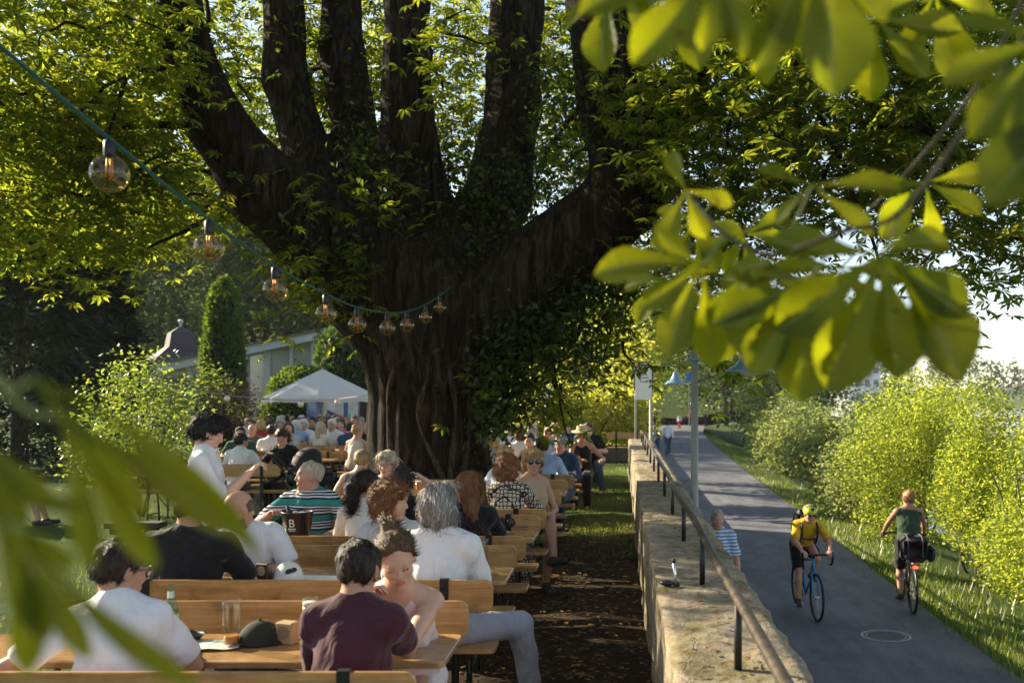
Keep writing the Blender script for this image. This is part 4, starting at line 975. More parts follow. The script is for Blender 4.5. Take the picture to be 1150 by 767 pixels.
# far shore wood, one mass
q = np.random.default_rng(12); B = []
for k in range(46):
    x = 8 + k * 6.2 + q.normal() * 2; y = 300 + q.normal() * 12 - k * 1.2; hh = q.uniform(9, 16)
    B.append(((x, y, hh * .55 - .5), (q.uniform(4, 6.5), 4, hh * .5), 420))
p = blob_points(B, 10, .9, 13); fw_ = leaf_cloud('far_wood', p, 1.25, KITE_V, KITE_F, L_FAR, None, .4, .2, seed=14)
tag(fw_, 'hazy wood along the far river bank', 'wood', kind='stuff')
# verge grass, lawn grass, fallen leaves
def blades(name, label, p, size):
    n = len(p); q = np.random.default_rng(n); a = q.random(n) * 2 * PI; s = size * q.uniform(.5, 1.3, n)
    ca, sa = np.cos(a), np.sin(a); V = np.zeros((n, 3, 3))
    for i, b in enumerate(BLADE_V):
        V[:, i, 0] = p[:, 0] + s * (b[0] * ca - b[1] * 1.6 * sa); V[:, i, 1] = p[:, 1] + s * (b[0] * sa + b[1] * 1.6 * ca); V[:, i, 2] = p[:, 2] + s * b[2]
    o = np_mesh(name, V.reshape(-1, 3), np.arange(n * 3).reshape(-1, 3), L_GRASS); return tag(o, label, 'grass', kind='stuff')
q = np.random.default_rng(15)
n = 72000; yy = 9 + 95 * q.random(n) ** 2.2; e = np.interp(yy, [a[0] for a in pe], [a[1] for a in pe]); xx = e - .04 + np.abs(q.normal(size=n)) * .75 + .25 * (q.random(n) - .5) * np.abs(np.sin(yy * 1.3)) 
zz = np.interp(xx, [p_[0] for p_ in prof], [p_[1] for p_ in prof]); blades('verge_grass', 'long grass growing on the path verge', np.stack([xx, yy, zz - .02], 1), np.where(q.random(n) < .9, .09, .19) * (.7 + .6 * q.random(n)))
n = 52000; yy = 5 + 22 * q.random(n) ** 1.2; xx = -3.3 - 9 * q.random(n) ** 1.3; k = q.random(n) < .25; xx[k] = -.7 + .9 * q.random(k.sum()); yy[k] = 11.5 + 14 * q.random(k.sum()) ** 1.3
ok = np.sin(xx * 2.7 + yy) + np.sin(yy * 1.9 - xx * 1.3) + q.normal(size=n) * .7 > -.6; blades('lawn_grass', 'short trodden grass of the beer garden lawn', np.stack([xx, yy, np.zeros(n) - .005], 1)[ok], .055)
n = 1500; yy = 8 + 30 * q.random(n); e = np.interp(yy, [a[0] for a in pe], [a[1] for a in pe]); xx = e - .05 - np.abs(q.normal(size=n)) * .35; k = q.random(n) < .3; xx[k] = .8 + 3.6 * q.random(k.sum())
k2 = q.random(n) < .25; xx[k2] = .27 + .44 * q.random(k2.sum()); yy[k2] = 2.6 + 12 * q.random(k2.sum()); zz = np.where(k2, .83, -1.238)
tag(leaf_cloud('leaf_litter', np.stack([xx, yy, zz], 1), .04, KITE_V, KITE_F, L_DRY, None, .93, .0, seed=17), 'scattered dry leaves along path edge and on the wall top', 'leaves', kind='stuff')
n = 2600; xx = -1.3 + 1.5 * q.random(n); yy = 3 + 12 * q.random(n); zz = .012 + .02 * q.random(n)
tag(leaf_cloud('fallen_leaves', np.stack([xx, yy, zz + .012], 1), .055, KITE_V, KITE_F, L_DRY, None, .9, .0, seed=16), 'dry fallen leaves scattered on the bare soil aisle', 'leaves', kind='stuff')
# ------------------------------------------------------------------ furniture
def wood_mat(name, lo, mid, hi, rough=.28):
    m, nt, out = nmat(name)
    oi = nt.nodes.new('ShaderNodeObjectInfo'); tc = nt.nodes.new('ShaderNodeTexCoord')
    ad = nt.nodes.new('ShaderNodeVectorMath'); ad.operation = 'MULTIPLY_ADD'; ad.inputs[1].default_value = (1, 1, 1)
    cb = nt.nodes.new('ShaderNodeCombineXYZ'); ml = nt.nodes.new('ShaderNodeMath'); ml.operation = 'MULTIPLY'; ml.inputs[1].default_value = 37.0
    nt.links.new(oi.outputs['Random'], ml.inputs[0]); nt.links.new(ml.outputs[0], cb.inputs[0]); nt.links.new(ml.outputs[0], cb.inputs[2])
    nt.links.new(tc.outputs['Object'], ad.inputs[0]); nt.links.new(cb.outputs[0], ad.inputs[2])
    mp = nt.nodes.new('ShaderNodeMapping'); mp.inputs['Scale'].default_value = (1.1, 14, 14); nt.links.new(ad.outputs[0], mp.inputs[0])
    n1 = noise(nt, mp.outputs[0], 2.2, 6, .6, .9)
    mp2 = nt.nodes.new('ShaderNodeMapping'); mp2.inputs['Scale'].default_value = (1.6, 4, 4); nt.links.new(ad.outputs[0], mp2.inputs[0])
    vo = nt.nodes.new('ShaderNodeTexVoronoi'); vo.inputs['Scale'].default_value = 2.6; nt.links.new(mp2.outputs[0], vo.inputs['Vector'])
    kn = ramp(nt, [(.03, (.28, .17, .1)), (.085, (1, 1, 1))], vo.outputs['Distance'])
    r = ramp(nt, [(.28, lo), (.5, mid), (.72, hi)], n1)
    dirt = ramp(nt, [(.32, (.5, .46, .42)), (.45, (.85, .82, .78)), (.62, (1, 1, 1))], noise(nt, ad.outputs[0], 5, 5, .65))
    c = mixc(nt, 1.0, mixc(nt, 1.0, r.outputs[0], kn.outputs[0], 'MULTIPLY'), dirt.outputs[0], 'MULTIPLY')
    bsdf(nt, out, c, rough, bump(nt, n1, .12, .01), 0, .5); return m
M_PINE = wood_mat('varnished_pine', (.3, .15, .05), (.42, .235, .088), (.53, .32, .13))
M_TOP = wood_mat('varnished_table_top', (.3, .17, .07), (.4, .24, .105), (.48, .3, .14), .17)
M_STEEL = plain('dark_green_steel', (.014, .018, .016), .5, .3)
M_EDGE = plain('worn_board_edge', (.38, .27, .16), .6, var=.25)
def make_bench(L=2.2):
    t = thing('beer_bench', 'x', 'bench')
    obj('seat', move(board(-L / 2, L / 2, -.32, -.05, .437, .465, .035), rx=90, s=(1, 1, 1)), M_PINE, t, True) if False else None
    g = board(-L / 2, L / 2, .055, .325, .436, .464, .035)          # outline in XY instead of XZ
    obj('seat', ([(x, z, y) for x, y, z in g[0]], [tuple(reversed(f)) for f in g[1]]), M_PINE, t)
    obj('backrest', board(-L / 2, L / 2, .685, .865, -.014, .014, .045, 6), M_PINE, t)
    e = min(.27, L * .25)
    for sx in (-1, 1):
        x = sx * (L / 2 - e); b = .024
        g = join(box(x - b, x + b, -.021, -.0145, .42, .868), box(x - b, x + b, -.021, .0175, .8685, .8725), box(x - b, x + b, -.021, .31, .424, .4345),
                 tube([(x, -.02, .42), (x, -.06, .0)], .014, 6), tube([(x, .28, .43), (x, .33, .0)], .014, 6), tube([(x, -.05, .12), (x, .31, .12)], .01, 6), tube([(x, .2, .43), (x * .72, .16, .18)], .008, 5), box(x - b, x + b, .0175, .0225, .69, .868), *[move(lathe([(.009, 0), (.009, .004), (.004, .006)], 8), (x, -.021, zb), rx=90) for zb in (.72, .83)])
        obj('support', g, M_STEEL, t)
    return t
def make_table(L=2.2):
    t = thing('beer_table', 'x', 'table')
    g = board(-L / 2, L / 2, -.25, .25, .732, .76, .04)
    obj('tabletop', ([(x, z, y) for x, y, z in g[0]], [tuple(reversed(f)) for f in g[1]]), M_TOP, t)
    e = min(.3, L * .25)
    for sx in (-1, 1):
        x = sx * (L / 2 - e)
        g = join(box(x - .02, x + .02, -.22, .22, .718, .7305), tube([(x, -.2, .72), (x, -.23, 0)], .014, 6), tube([(x, .2, .72), (x, .23, 0)], .014, 6), tube([(x, -.21, .3), (x, .21, .3)], .011, 6), tube([(x, .0, .3), (x * .6, 0, .72)], .009, 5))
        obj('leg_frame', g, M_STEEL, t)
    return t
PB = {2.2: (make_bench(2.2), make_table(2.2)), 1.1: (make_bench(1.1), make_table(1.1)), 1.9: (make_bench(1.9), make_table(1.9))}
used = set()
def put(proto, loc, rz, label, group):
    if proto.name not in used:
        used.add(proto.name); proto.location = loc; proto.rotation_euler = (0, 0, math.radians(rz)); proto['label'] = label; proto['group'] = group; return proto
    return dup(proto, loc, rz, label, group)
ORD = ['first', 'second', 'third', 'fourth', 'fifth', 'sixth', 'seventh', 'eighth', 'ninth', 'tenth', 'eleventh', 'twelfth']
SETS = [(3.71, -.76, 2.2), (5.54, -.71, 2.2), (7.25, -.69, 2.2), (8.95, -.67, 2.2), (10.75, -.64, 2.2), (12.75, -.6, 1.1), (14.75, -.62, 1.9), (16.6, -.66, 1.9), (18.4, -.64, 1.9), (20.2, -.58, 1.9), (22.0, -.56, 1.9)]
DESC = ['nearest the camera', 'under the grey haired man', 'behind the ponytail woman', 'where the woman in sunglasses sits', 'just in front of the trunk', 'right beside the trunk', 'just past the trunk', 'two rows past the trunk', 'by the straw hat sitter', 'three rows from the terrace end', 'two rows from the terrace end']
for k, (z0, xr, L_) in enumerate(SETS):
    b, t_ = PB[L_]; xc = xr - L_ / 2; G_ = 'benches in the row along the aisle'
    put(b, (xc, z0, 0), 0, f'bench backing us, {ORD[k]} aisle row, {DESC[k]}', G_)
    put(b, (xc, z0 + 1.27, 0), 180, f'bench facing us, {ORD[k]} aisle row, {DESC[k]}', G_)
    put(t_, (xc + .01, z0 + .77, 0), 0, f'beer table, {ORD[k]} aisle row, {DESC[k]}', 'tables in the row along the aisle')
put(PB[1.1][0], (X_(750, 26.6) - 1.1, 26.6, 0), 0, 'lone pine bench at the far right end of the terrace, before the hedge', 'benches in the row along the aisle')
LS = [(14.6, -4.99), (16.5, -4.95), (18.1, -4.96), (19.9, -4.7), (21.7, -5.0), (23.6, -4.9), (25.5, -5.1)]
LD = ['on the lawn, nearest, with the white T-shirt sitter', 'on the lawn, second row behind the stroller', 'on the lawn, third row left of the trunk', 'on the lawn, fourth row left of the trunk', 'on the lawn, fifth row under the string lamps', 'on the lawn, sixth row by the parasol', 'on the lawn, last row before the screen']
for k, (z0, xr) in enumerate(LS):
    b, t_ = PB[2.2]; xc = xr - 1.1
    put(b, (xc, z0, 0), 0, f'pine bench with its back to us {LD[k]}', 'benches on the lawn')
    put(b, (xc, z0 + 1.27, 0), 180, f'pine bench facing us {LD[k]}', 'benches on the lawn')
    put(t_, (xc, z0 + .77, 0), 0, f'beer table {LD[k]}', 'tables on the lawn')
tag(obj('timber_block', rbox(X_(288, 15.6), X_(307, 15.6), 15.45, 15.75, 0, .36, .02), plain('weathered_timber', (.3, .25, .2), .9, var=.3, scale=14)), 'squared weathered timber block standing on the lawn under a bench', 'timber block')
tag(obj('plank', join(rbox(X_(124, 13.6), X_(186, 13.6), 13.4, 13.66, .08, .16, .012), rbox(X_(130, 13.6), X_(140, 13.6), 13.42, 13.64, .0, .079, .01), rbox(X_(168, 13.6), X_(178, 13.6), 13.42, 13.64, .0, .079, .01)), plain('dark_timber', (.05, .038, .028), .9, var=.3)), 'low dark wooden plank lying on blocks on the lawn', 'plank')

# ------------------------------------------------------------------ things on the tables
def glass_mat(name, tint, gl=.9):
    m, nt, out = nmat(name)
    lw = nt.nodes.new('ShaderNodeLayerWeight'); lw.inputs[0].default_value = .35
    rp_ = ramp(nt, [(.0, (.04, .04, .04)), (.6, (.09, .09, .09)), (.85, (.3, .3, .3)), (1, (.75, .75, .75))], lw.outputs['Facing'])
    tr = nt.nodes.new('ShaderNodeBsdfTransparent'); tr.inputs[0].default_value = rgba(tint); g = nt.nodes.new('ShaderNodeBsdfGlossy'); g.inputs['Roughness'].default_value = .03; g.inputs[0].default_value = (gl, gl, gl, 1)
    mx = nt.nodes.new('ShaderNodeMixShader'); nt.links.new(rp_.outputs[0], mx.inputs[0]); nt.links.new(tr.outputs[0], mx.inputs[1]); nt.links.new(g.outputs[0], mx.inputs[2]); nt.links.new(mx.outputs[0], out.inputs[0]); return m
M_GLASS = glass_mat('clear_glass', (.93, .95, .94)); M_GREENG = glass_mat('pale_green_glass', (.62, .8, .72)); M_BULB = glass_mat('amber_bulb_glass', (.95, .82, .5), 1.0)
M_BEER = plain('amber_beer', (.5, .19, .02), .1, var=.05); M_PALEB = plain('pale_beer', (.6, .36, .06), .1, var=.05); M_FOAM = plain('beer_foam', (.78, .74, .66), .9); M_PAPER = plain('white_paper', (.78, .77, .74), .8, var=.05)
def beer_glass(label, x, y, z, hgt, r, fill, fm, group='glasses on the tables', foam=False):
    t = thing('beer_glass', label, 'glass', (x, y, z), 0, group)
    obj('glass', lathe([(r * .8, 0), (r * .82, .012), (r * .86, hgt * .3), (r * 1.0, hgt * .72), (r * .98, hgt * .9), (r * .99, hgt), (r * .94, hgt), (r * .93, hgt * .9), (r * .95, hgt * .72), (r * .81, hgt * .3), (r * .77, .02)], 20), M_GLASS, t, True)
    if fill:
        k = max(fill, .05); obj('beer', lathe([(r * .74, .021), (r * .79, hgt * min(.3, k)), (r * (.79 if k < .35 else .92), hgt * k)], 18), fm, t, True)
        if foam: obj('foam', lathe([(r * .9, hgt * k + .001), (r * .91, hgt * k + .018)], 18), M_FOAM, t, True)
    return t
T = .761
def on(px, py, extra=0):                          # a spot on a table top
    Y = FPX * (CAMZ - T) / (py - VY); return X_(px, Y), Y + extra, T
x, y, z = on(192, 714); t = thing('bottle', 'clear green glass bottle with pale label on the nearest table', 'bottle', (x, y, z))
obj('glass', lathe([(.03, 0), (.033, .008), (.033, .12), (.027, .15), (.014, .185), (.0125, .225), (.014, .228), (.014, .24), (.012, .241)], 18), M_GREENG, t, True)
obj('label', lathe([(.0336, .03), (.0336, .105)], 18, False, False), plain('pale_teal_label', (.42, .58, .52), .6), t, True); obj('neck_label', lathe([(.0155, .18), (.0138, .212)], 14, False, False), plain('pale_teal_label', (.42, .58, .52), .6), t, True)
x, y, z = on(210, 720); t = thing('ashtray', 'shallow dark dish on the nearest table beside the bottle', 'dish', (x, y, z))
obj('bowl', lathe([(.05, 0), (.075, .03), (.085, .034), (.07, .024), (.04, .01)], 20, True, True), plain('dark_plastic', (.025, .022, .02), .4), t, True)
x, y, z = on(217, 727); t = thing('menu_sheet', 'crumpled menu papers lying on the nearest table', 'paper', (x, y, z + .002), 8)
g = ([(i * .06 - .15, j * .06 - .08, .004 + .008 * abs(math.sin(i * 1.9 + j * 2.7))) for j in range(4) for i in range(7)], [(j * 7 + i, j * 7 + i + 1, j * 7 + i + 8, j * 7 + i + 7) for j in range(3) for i in range(6)])
obj('sheet', g, plain('printed_menu', (.45, .44, .4), .7, var=.5, scale=30), t, True)
x, y, z = on(260, 727); beer_glass('nearly empty wheat beer glass with amber rest, beside the dark cap', x, y, z, .215, .042, .26, M_BEER)
x, y, z = on(348, 719); beer_glass('full tall pale beer glass behind the maroon T-shirt man', x, y, z, .2, .036, .8, M_PALEB, foam=True)
x, y, z = on(541, 645); beer_glass('tall empty glass standing at the table end beside the grey haired man', x, y, z, .225, .042, 0, None)
x, y, z = on(337, 604); beer_glass('small beer glass next to the black ice bucket', x + .02, y - .04, z, .17, .036, .2, M_PALEB)
x, y, z = on(296, 652); beer_glass('small clear tumbler left of the white cap', x - .12, y + .05, z, .1, .032, .0, None)
def cap_thing(label, x, y, z, m, rz, em=None):
    t = thing('cap', label, 'cap', (x, y, z), rz)
    g = sphere((0, 0, .005), (.088, .098, .1), 24, 14); g = (g[0], [q for q in g[1] if sum(g[0][i][2] for i in q) / len(q) > .006])
    obj('crown', g, m, t, True)
    pts = []; V = []; F_ = []
    for i in range(9):
        a = math.radians(-70 + 140 * i / 8)
        for rr, zz in ((1.0, .016), (1.45 + .32 * math.cos(a), .007 - .018 * (1 - math.cos(a)))): V.append((math.sin(a) * .088 * (1 if rr == 1 else 1.05), -math.cos(a) * .098 * rr, max(zz, .003)))
    n = len(V); V += [(a, b, c + .004) for a, b, c in V]
    for i in range(8): a = 2 * i; F_ += [(a, a + 2, a + 3, a + 1), (n + a, n + a + 1, n + a + 3, n + a + 2), (a + 1, a + 3, n + a + 3, n + a + 1)]
    obj('visor', (V, F_), m, t, True)
    obj('button', sphere((0, 0, .106), .008), m, t, True)
    if em:
        p = []
        for (u, w, ru, rw) in ((0, .055, .034, .014), (.02, .06, .018, .014), (-.016, .048, .02, .012)):
            c = V3(u * 1.0, -.099 * math.sqrt(max(1 - (w / .1) ** 2 - (u / .088) ** 2, 0)) - .0, w + .005); p.append(move(sphere((0, 0, 0), 1, 12, 6), c, s=(ru, .007, rw), rx=-28))
        obj('emblem', join(*p), em, t, True)
x, y, z = on(292, 722); cap_thing('dark olive cap lying on the nearest table', x, y, z, plain('dark_olive_cloth', (.022, .028, .02), .9), 120)
x, y, z = on(321, 651); cap_thing('white baseball cap with a dark emblem on the second table', x, y + .05, z, plain('off_white_cloth', (.72, .7, .64), .85, var=.05), 28, plain('dark_emblem', (.02, .022, .03), .7))
def menu_block(label, px, py, m, em):
    x, y, z = on(px, py); t = thing('coaster_holder', label, 'coaster holder', (x, y, z), -20)
    obj('block', rbox(-.045, .045, -.03, .03, 0, .1, .006), m, t); obj('round_mark', move(lathe([(.03, -.0015), (.03, .0015)], 20), (0, -.0325, .055), rx=90), em, t)
menu_block('small pale wooden coaster holder beside the maroon T-shirt man', 323, 722, plain('pale_wood_block', (.36, .25, .14), .6), plain('round_mark_tan', (.22, .15, .08), .6))
menu_block('small dark coaster holder with a round mark, left of the white cap', 297, 650, plain('dark_wood_block', (.05, .035, .022), .5), plain('round_mark_gold', (.4, .33, .18), .6))
x, y, z = on(352, 650); tag(obj('menu_card', ([(x - .14, y - .07, z + .003), (x + .16, y - .09, z + .003), (x + .17, y + .09, z + .003), (x - .13, y + .11, z + .003), (x - .14, y - .07, z + .005), (x + .16, y - .09, z + .005), (x + .17, y + .09, z + .005), (x - .13, y + .11, z + .005)], box(0, 1, 0, 1, 0, 1)[1]), M_PAPER), 'white menu sheet lying on the second table beside the white cap', 'paper')
# ice bucket with its emblem
x, y, z = on(334, 604); t = thing('ice_bucket', 'black ice bucket with white letter emblem and a bottle neck on the third table', 'bucket', (x, y, z), -4)
bk = plain('black_bucket', (.018, .019, .022), .35)
obj('bucket', lathe([(.085, 0), (.092, .01), (.122, .2), (.127, .205), (.127, .212), (.118, .212), (.09, .02), (.0, .015)], 28, True, False), bk, t, True)
cu = bpy.data.curves.new('letter', 'FONT'); cu.body = 'B'; cu.size = .09; cu.extrude = .001; cu.align_x = 'CENTER'; fo = bpy.data.objects.new('letter', cu); C.objects.link(fo); fo.parent = t; fo.location = (0, -.1095, .1); fo.rotation_euler = (math.radians(99), 0, 0); bpy.context.view_layer.update(); me_ = bpy.data.meshes.new_from_object(fo); bpy.data.objects.remove(fo); fo = link('letter', me_, M_PAPER, t, False); fo.location = (0, -.1095, .1); fo.rotation_euler = (math.radians(99), 0, 0)
obj('emblem_line', join(box(-.03, .03, -.1125, -.104, .082, .088), box(-.024, .024, -.1085, -.1, .068, .072)), M_PAPER, t)
gb = plain('dark_green_bottle', (.012, .03, .014), .15); obj('bottle_neck', tube([(-.02, 0, .1), (-.085, 0, .25)], [.03, .014], 12), gb, t, True); obj('ice', join(*[rbox(a, a + .035, b, b + .035, .17, .205, .006) for a, b in ((.01, -.05), (.04, .0), (-.0, .03), (-.06, .05))]), plain('ice_cube', (.6, .66, .66), .1), t)
# camera on the third-row table end
x, y, z = on(577, 592); t = thing('camera', 'black photo camera with strap left on a table end', 'camera', (x - .05, y + .05, z), 14)
obj('camera_body', join(rbox(-.075, .075, -.03, .03, 0, .085, .012), rbox(-.03, .03, -.028, .02, .086, .11, .01)), plain('black_camera', (.014, .014, .015), .4), t); obj('lens', move(lathe([(.036, 0), (.038, .02), (.034, .075), (.028, .076)], 18), (.01, -.03, .045), rx=90), plain('black_lens', (.012, .012, .014), .25), t, True)
obj('strap', tube(smooth_path([(.075, 0, .07), (.13, -.02, .03), (.16, -.06, .008), (.1, -.1, .007), (.06, -.13, .007)], 5), .006, 6), plain('grey_strap', (.1, .1, .11), .8), t, True)

# ------------------------------------------------------------------ festoon strings
M_CABLE = plain('green_cable', (.01, .085, .075), .5, var=.05); M_SOCK = plain('black_socket', (.012, .012, .012), .4); M_FIL = plain('orange_filament', (.45, .2, .04), .4, var=.05)
BP = [(123, 195, 3.33), (235, 278, 4.12), (309, 325, 5.0), (366, 352, 5.9), (401, 364, 6.8), (435, 368, 7.7), (457, 365, 8.5), (478, 356, 9.2), (494, 345, 9.9)]
hang = [P(-60, 5, 2.5), P(0, 52, 2.75)] + [tuple(V3(*P(a, b, Y)) + V3(0, 0, .115)) for a, b, Y in BP] + [P(506, 322, 11.2)]
st = thing('festoon_string', 'green cable hung with large clear globe bulbs, tied to the big tree', 'string of lights', (0, 0, 0))
obj('cable', tube(smooth_path(hang, 8), .007, 8), M_CABLE, st, True)
for k, (a, b, Y) in enumerate(BP):
    x, y, z = P(a, b, Y)
    bb = obj('bulb', move(join(sphere((0, 0, 0), .0625, 24, 16)), (0, 0, 0)), M_BULB, st, True); bb.location = (x, y, z)
    obj('socket', lathe([(.016, .055), (.019, .062), (.019, .105), (.012, .112)], 14), M_SOCK, bb, True)
    obj('filament', join(tube([(-.008, 0, .05), (-.011, 0, -.012)], .003, 6), tube([(.008, 0, .05), (.011, 0, -.012)], .003, 6), tube([(0, .006, .05), (0, .004, -.018)], .003, 6)), M_FIL, bb, True)
st = thing('lantern_string', 'thin cable with small round pale lamps strung above the far tables', 'string of lights', (0, 0, 0))
LP = [(213.6, 441), (255, 447.6), (296, 452), (337.7, 454), (379, 452)]
obj('cable', tube(smooth_path([P(150, 425, 22)] + [tuple(V3(*P(a, b - 4, 22))) for a, b in LP] + [P(424, 442, 20)], 6), .01, 5), plain('pinkish_cable', (.35, .22, .24), .7), st, True)
for a, b in LP:
    g = move(join(sphere((0, 0, 0), .068, 14, 9)), P(a, b, 22)); o = obj('lamp', g, plain('pale_globe', (.75, .62, .45), .25), st, True); obj('holder', move(lathe([(.018, .06), (.018, .095)], 8), P(a, b, 22)), M_SOCK, o)

# ------------------------------------------------------------------ parasol, screen, garden buildings
m, nt, out = nmat('parasol_cloth'); d = N(nt, 'ShaderNodeBsdfDiffuse'); d.inputs[0].default_value = (.74, .73, .7, 1); tl = N(nt, 'ShaderNodeBsdfTranslucent'); tl.inputs[0].default_value = (.6, .58, .52, 1); mx = N(nt, 'ShaderNodeMixShader'); mx.inputs[0].default_value = .3
nt.links.new(d.outputs[0], mx.inputs[1]); nt.links.new(tl.outputs[0], mx.inputs[2]); nt.links.new(mx.outputs[0], out.inputs[0]); M_PARA = m
pu = thing('parasol', 'large cream white parasol open above the far tables', 'parasol', (X_(362, 25), 25, 0), 12)
V = [(0, 0, 2.52)]; F_ = []; n = 8; R_ = [.28, .6, 1.0, 1.42]
for k, rr in enumerate(R_):
    for i in range(n * 4):
        a = 2 * PI * i / (n * 4); ph = (i % 4) / 4; c = math.cos(PI / n) / math.cos((ph * 2 * PI / n) - PI / n); V.append((rr * c * math.cos(a), rr * c * math.sin(a), 2.52 - .5 * rr - .02 * math.sin(PI * ph) * rr))
m4 = n * 4
F_ += [(0, 1 + i, 1 + (i + 1) % m4) for i in range(m4)]
for k in range(3): F_ += [(1 + k * m4 + i, 1 + (k + 1) * m4 + i, 1 + (k + 1) * m4 + (i + 1) % m4, 1 + k * m4 + (i + 1) % m4) for i in range(m4)]
b0 = len(V); V += [(x, y, z - .1) for x, y, z in V[1 + 3 * m4:1 + 4 * m4]]; F_ += [(1 + 3 * m4 + i, b0 + i, b0 + (i + 1) % m4, 1 + 3 * m4 + (i + 1) % m4) for i in range(m4)]
obj('canopy', (V, F_), M_PARA, pu); obj('pole', tube([(0, 0, .05), (0, 0, 2.55)], .028, 10), plain('parasol_pole', (.4, .3, .2), .5), pu, True)
for i in range(n): a = 2 * PI * i / n; obj('rib', tube([(0, 0, 2.46), (1.38 * math.cos(a), 1.38 * math.sin(a), 1.81)], .012, 5), plain('parasol_pole', (.4, .3, .2), .5), pu)
obj('base', lathe([(.3, 0), (.3, .05), (.05, .07)], 16), M_STEEL, pu)
sc = thing('screen', 'large blue toned picture screen standing behind the far tables', 'screen', (0, 0, 0))
SY = 28.0
def quad(px, d=0.0): 
    v = [P(a, b, SY) for a, b in px]; v = [(x, SY - d, z) for x, y, z in v]; return (v, [tuple(range(len(v)))])
obj('panel', box(X_(344, SY), X_(404, SY), SY + .004, SY + .08, P(0, 481, SY)[2], P(0, 444, SY)[2]), plain('screen_blue_grey', (.17, .2, .31), .4, var=.35, scale=3), sc)
cols = {'pale_window': (.5, .52, .5), 'blue_frame': (.06, .1, .25), 'floor_violet': (.16, .16, .25), 'figure_dark': (.05, .035, .04), 'figure_red': (.35, .1, .08), 'cyan_patch': (.03, .42, .6), 'pale_blue': (.25, .32, .48)}
def art(nm, polys, d): obj('picture_' + nm, join(*[quad(p_, d) for p_ in polys]), plain(nm, cols[nm], .4, var=.25, scale=4), sc)
art('pale_window', [[(363, 469), (386, 477), (386, 446), (362, 446)], [(391, 474), (402, 477), (402, 446), (391, 446)]], .004); art('pale_blue', [[(345, 478), (363, 480), (345, 466)], [(347, 460), (355, 463), (355, 447), (346, 447)]], .004)
art('floor_violet', [[(364, 470), (386, 480), (386, 468), (368, 460)]], .008); art('blue_frame', [[(344, 463), (372, 480), (368, 480), (344, 466.5)], [(358, 446), (364, 474), (361, 472), (357, 446)], [(386, 446), (390.5, 446), (390.5, 480), (386, 480)]], .012)
art('figure_dark', [[(367, 460), (378, 466), (384, 469), (383, 472), (377, 472), (371, 466)]], .016); art('figure_red', [[(376, 466), (384, 466), (383, 471), (377, 471)]], .02); art('cyan_patch', [[(392, 464), (394, 464), (394, 473), (392, 472)], [(399, 464), (402, 468), (401, 475), (398, 474)]], .016)
obj('side_panel', box(X_(404.3, SY), X_(419, SY), SY - .02, SY + .1, P(0, 500, SY)[2], P(0, 445, SY)[2]), plain('dark_brown_panel', (.03, .022, .018), .8), sc)
for px in (350, 398): obj('leg', tube([(X_(px, SY), SY + .05, 0), (X_(px, SY), SY + .05, 1.0)], .04, 8), M_STEEL, sc)
gh = thing('glasshouse', 'glass fronted garden house with pale sloping roof beam behind the thuja', 'glasshouse', (0, 0, 0)); GY = 38.0
M_FRM = plain('pale_grey_frame', (.5, .52, .54), .5, var=.06); M_STN = plain('rubble_stone', (.2, .17, .15), .9, var=.5, scale=5, bmp=.6)
gx0, gx1 = X_(178, GY), X_(420, GY); rz_ = lambda x: 2.72 + (x - X_(190, GY)) * .21
def slab(x0, x1, dz0, dz1, y0, y1): return ([(x, y, rz_(x) + dz) for (x, y, dz) in ((x0, y0, dz0), (x1, y0, dz0), (x1, y1, dz0), (x0, y1, dz0), (x0, y0, dz1), (x1, y0, dz1), (x1, y1, dz1), (x0, y1, dz1))], box(0, 1, 0, 1, 0, 1)[1])
obj('roof', slab(gx0, gx1, .0, .3, GY - .5, GY + 6), M_FRM, gh); obj('gutter', slab(gx0, gx1, .302, .36, GY - .6, GY + 6), plain('brown_roof_edge', (.2, .15, .12), .8), gh)
obj('back_wall', box(gx0, gx1, GY + 2.6, GY + 2.9, 0, 2.4), M_STN, gh)
obj('wall', box(gx0, X_(216, GY), GY - .05, GY + .2, 0, 2.5), M_STN, gh); obj('plinth', box(X_(216, GY) + .005, gx1, GY - .1, GY + .15, 0, .55), M_STN, gh)
m, nt, out = nmat('window_glass'); tr = N(nt, 'ShaderNodeBsdfTransparent'); tr.inputs[0].default_value = (.75, .8, .8, 1); gl = N(nt, 'ShaderNodeBsdfGlossy'); gl.inputs['Roughness'].default_value = .12; df = N(nt, 'ShaderNodeBsdfDiffuse'); df.inputs[0].default_value = (.7, .66, .64, 1)  # pale diffuse share paints the whitish light reflection into the panes
m1 = N(nt, 'ShaderNodeMixShader'); m1.inputs[0].default_value = .3; m2 = N(nt, 'ShaderNodeMixShader'); m2.inputs[0].default_value = .45
nt.links.new(tr.outputs[0], m1.inputs[1]); nt.links.new(gl.outputs[0], m1.inputs[2]); nt.links.new(m1.outputs[0], m2.inputs[1]); nt.links.new(df.outputs[0], m2.inputs[2]); nt.links.new(m2.outputs[0], out.inputs[0])
cx = [216, 278, 301, 328, 352, 385, 418]
for a, b in zip(cx, cx[1:]):
    x0, x1 = X_(a, GY), X_(b, GY); w_ = obj('window', ([(x0 + .02, GY, .56), (x1 - .02, GY, .56), (x1 - .02, GY, rz_(x1) - .01), (x0 + .02, GY, rz_(x0) - .01)], [(0, 1, 2, 3)]), m, gh)
    obj('mullion', join(box(x0, x1, GY - .04, GY - .01, 1.9, 1.97), box(x0, x1, GY - .04, GY - .01, 1.25, 1.3)), M_FRM, w_)
for a in cx: x = X_(a, GY); wd = .2 if a in (301, 216) else .07; obj('post', box(x - wd / 2 * 1.2, x + wd / 2 * 1.2, GY - .16, GY - .045, .56, rz_(x) - .005), M_FRM, gh)
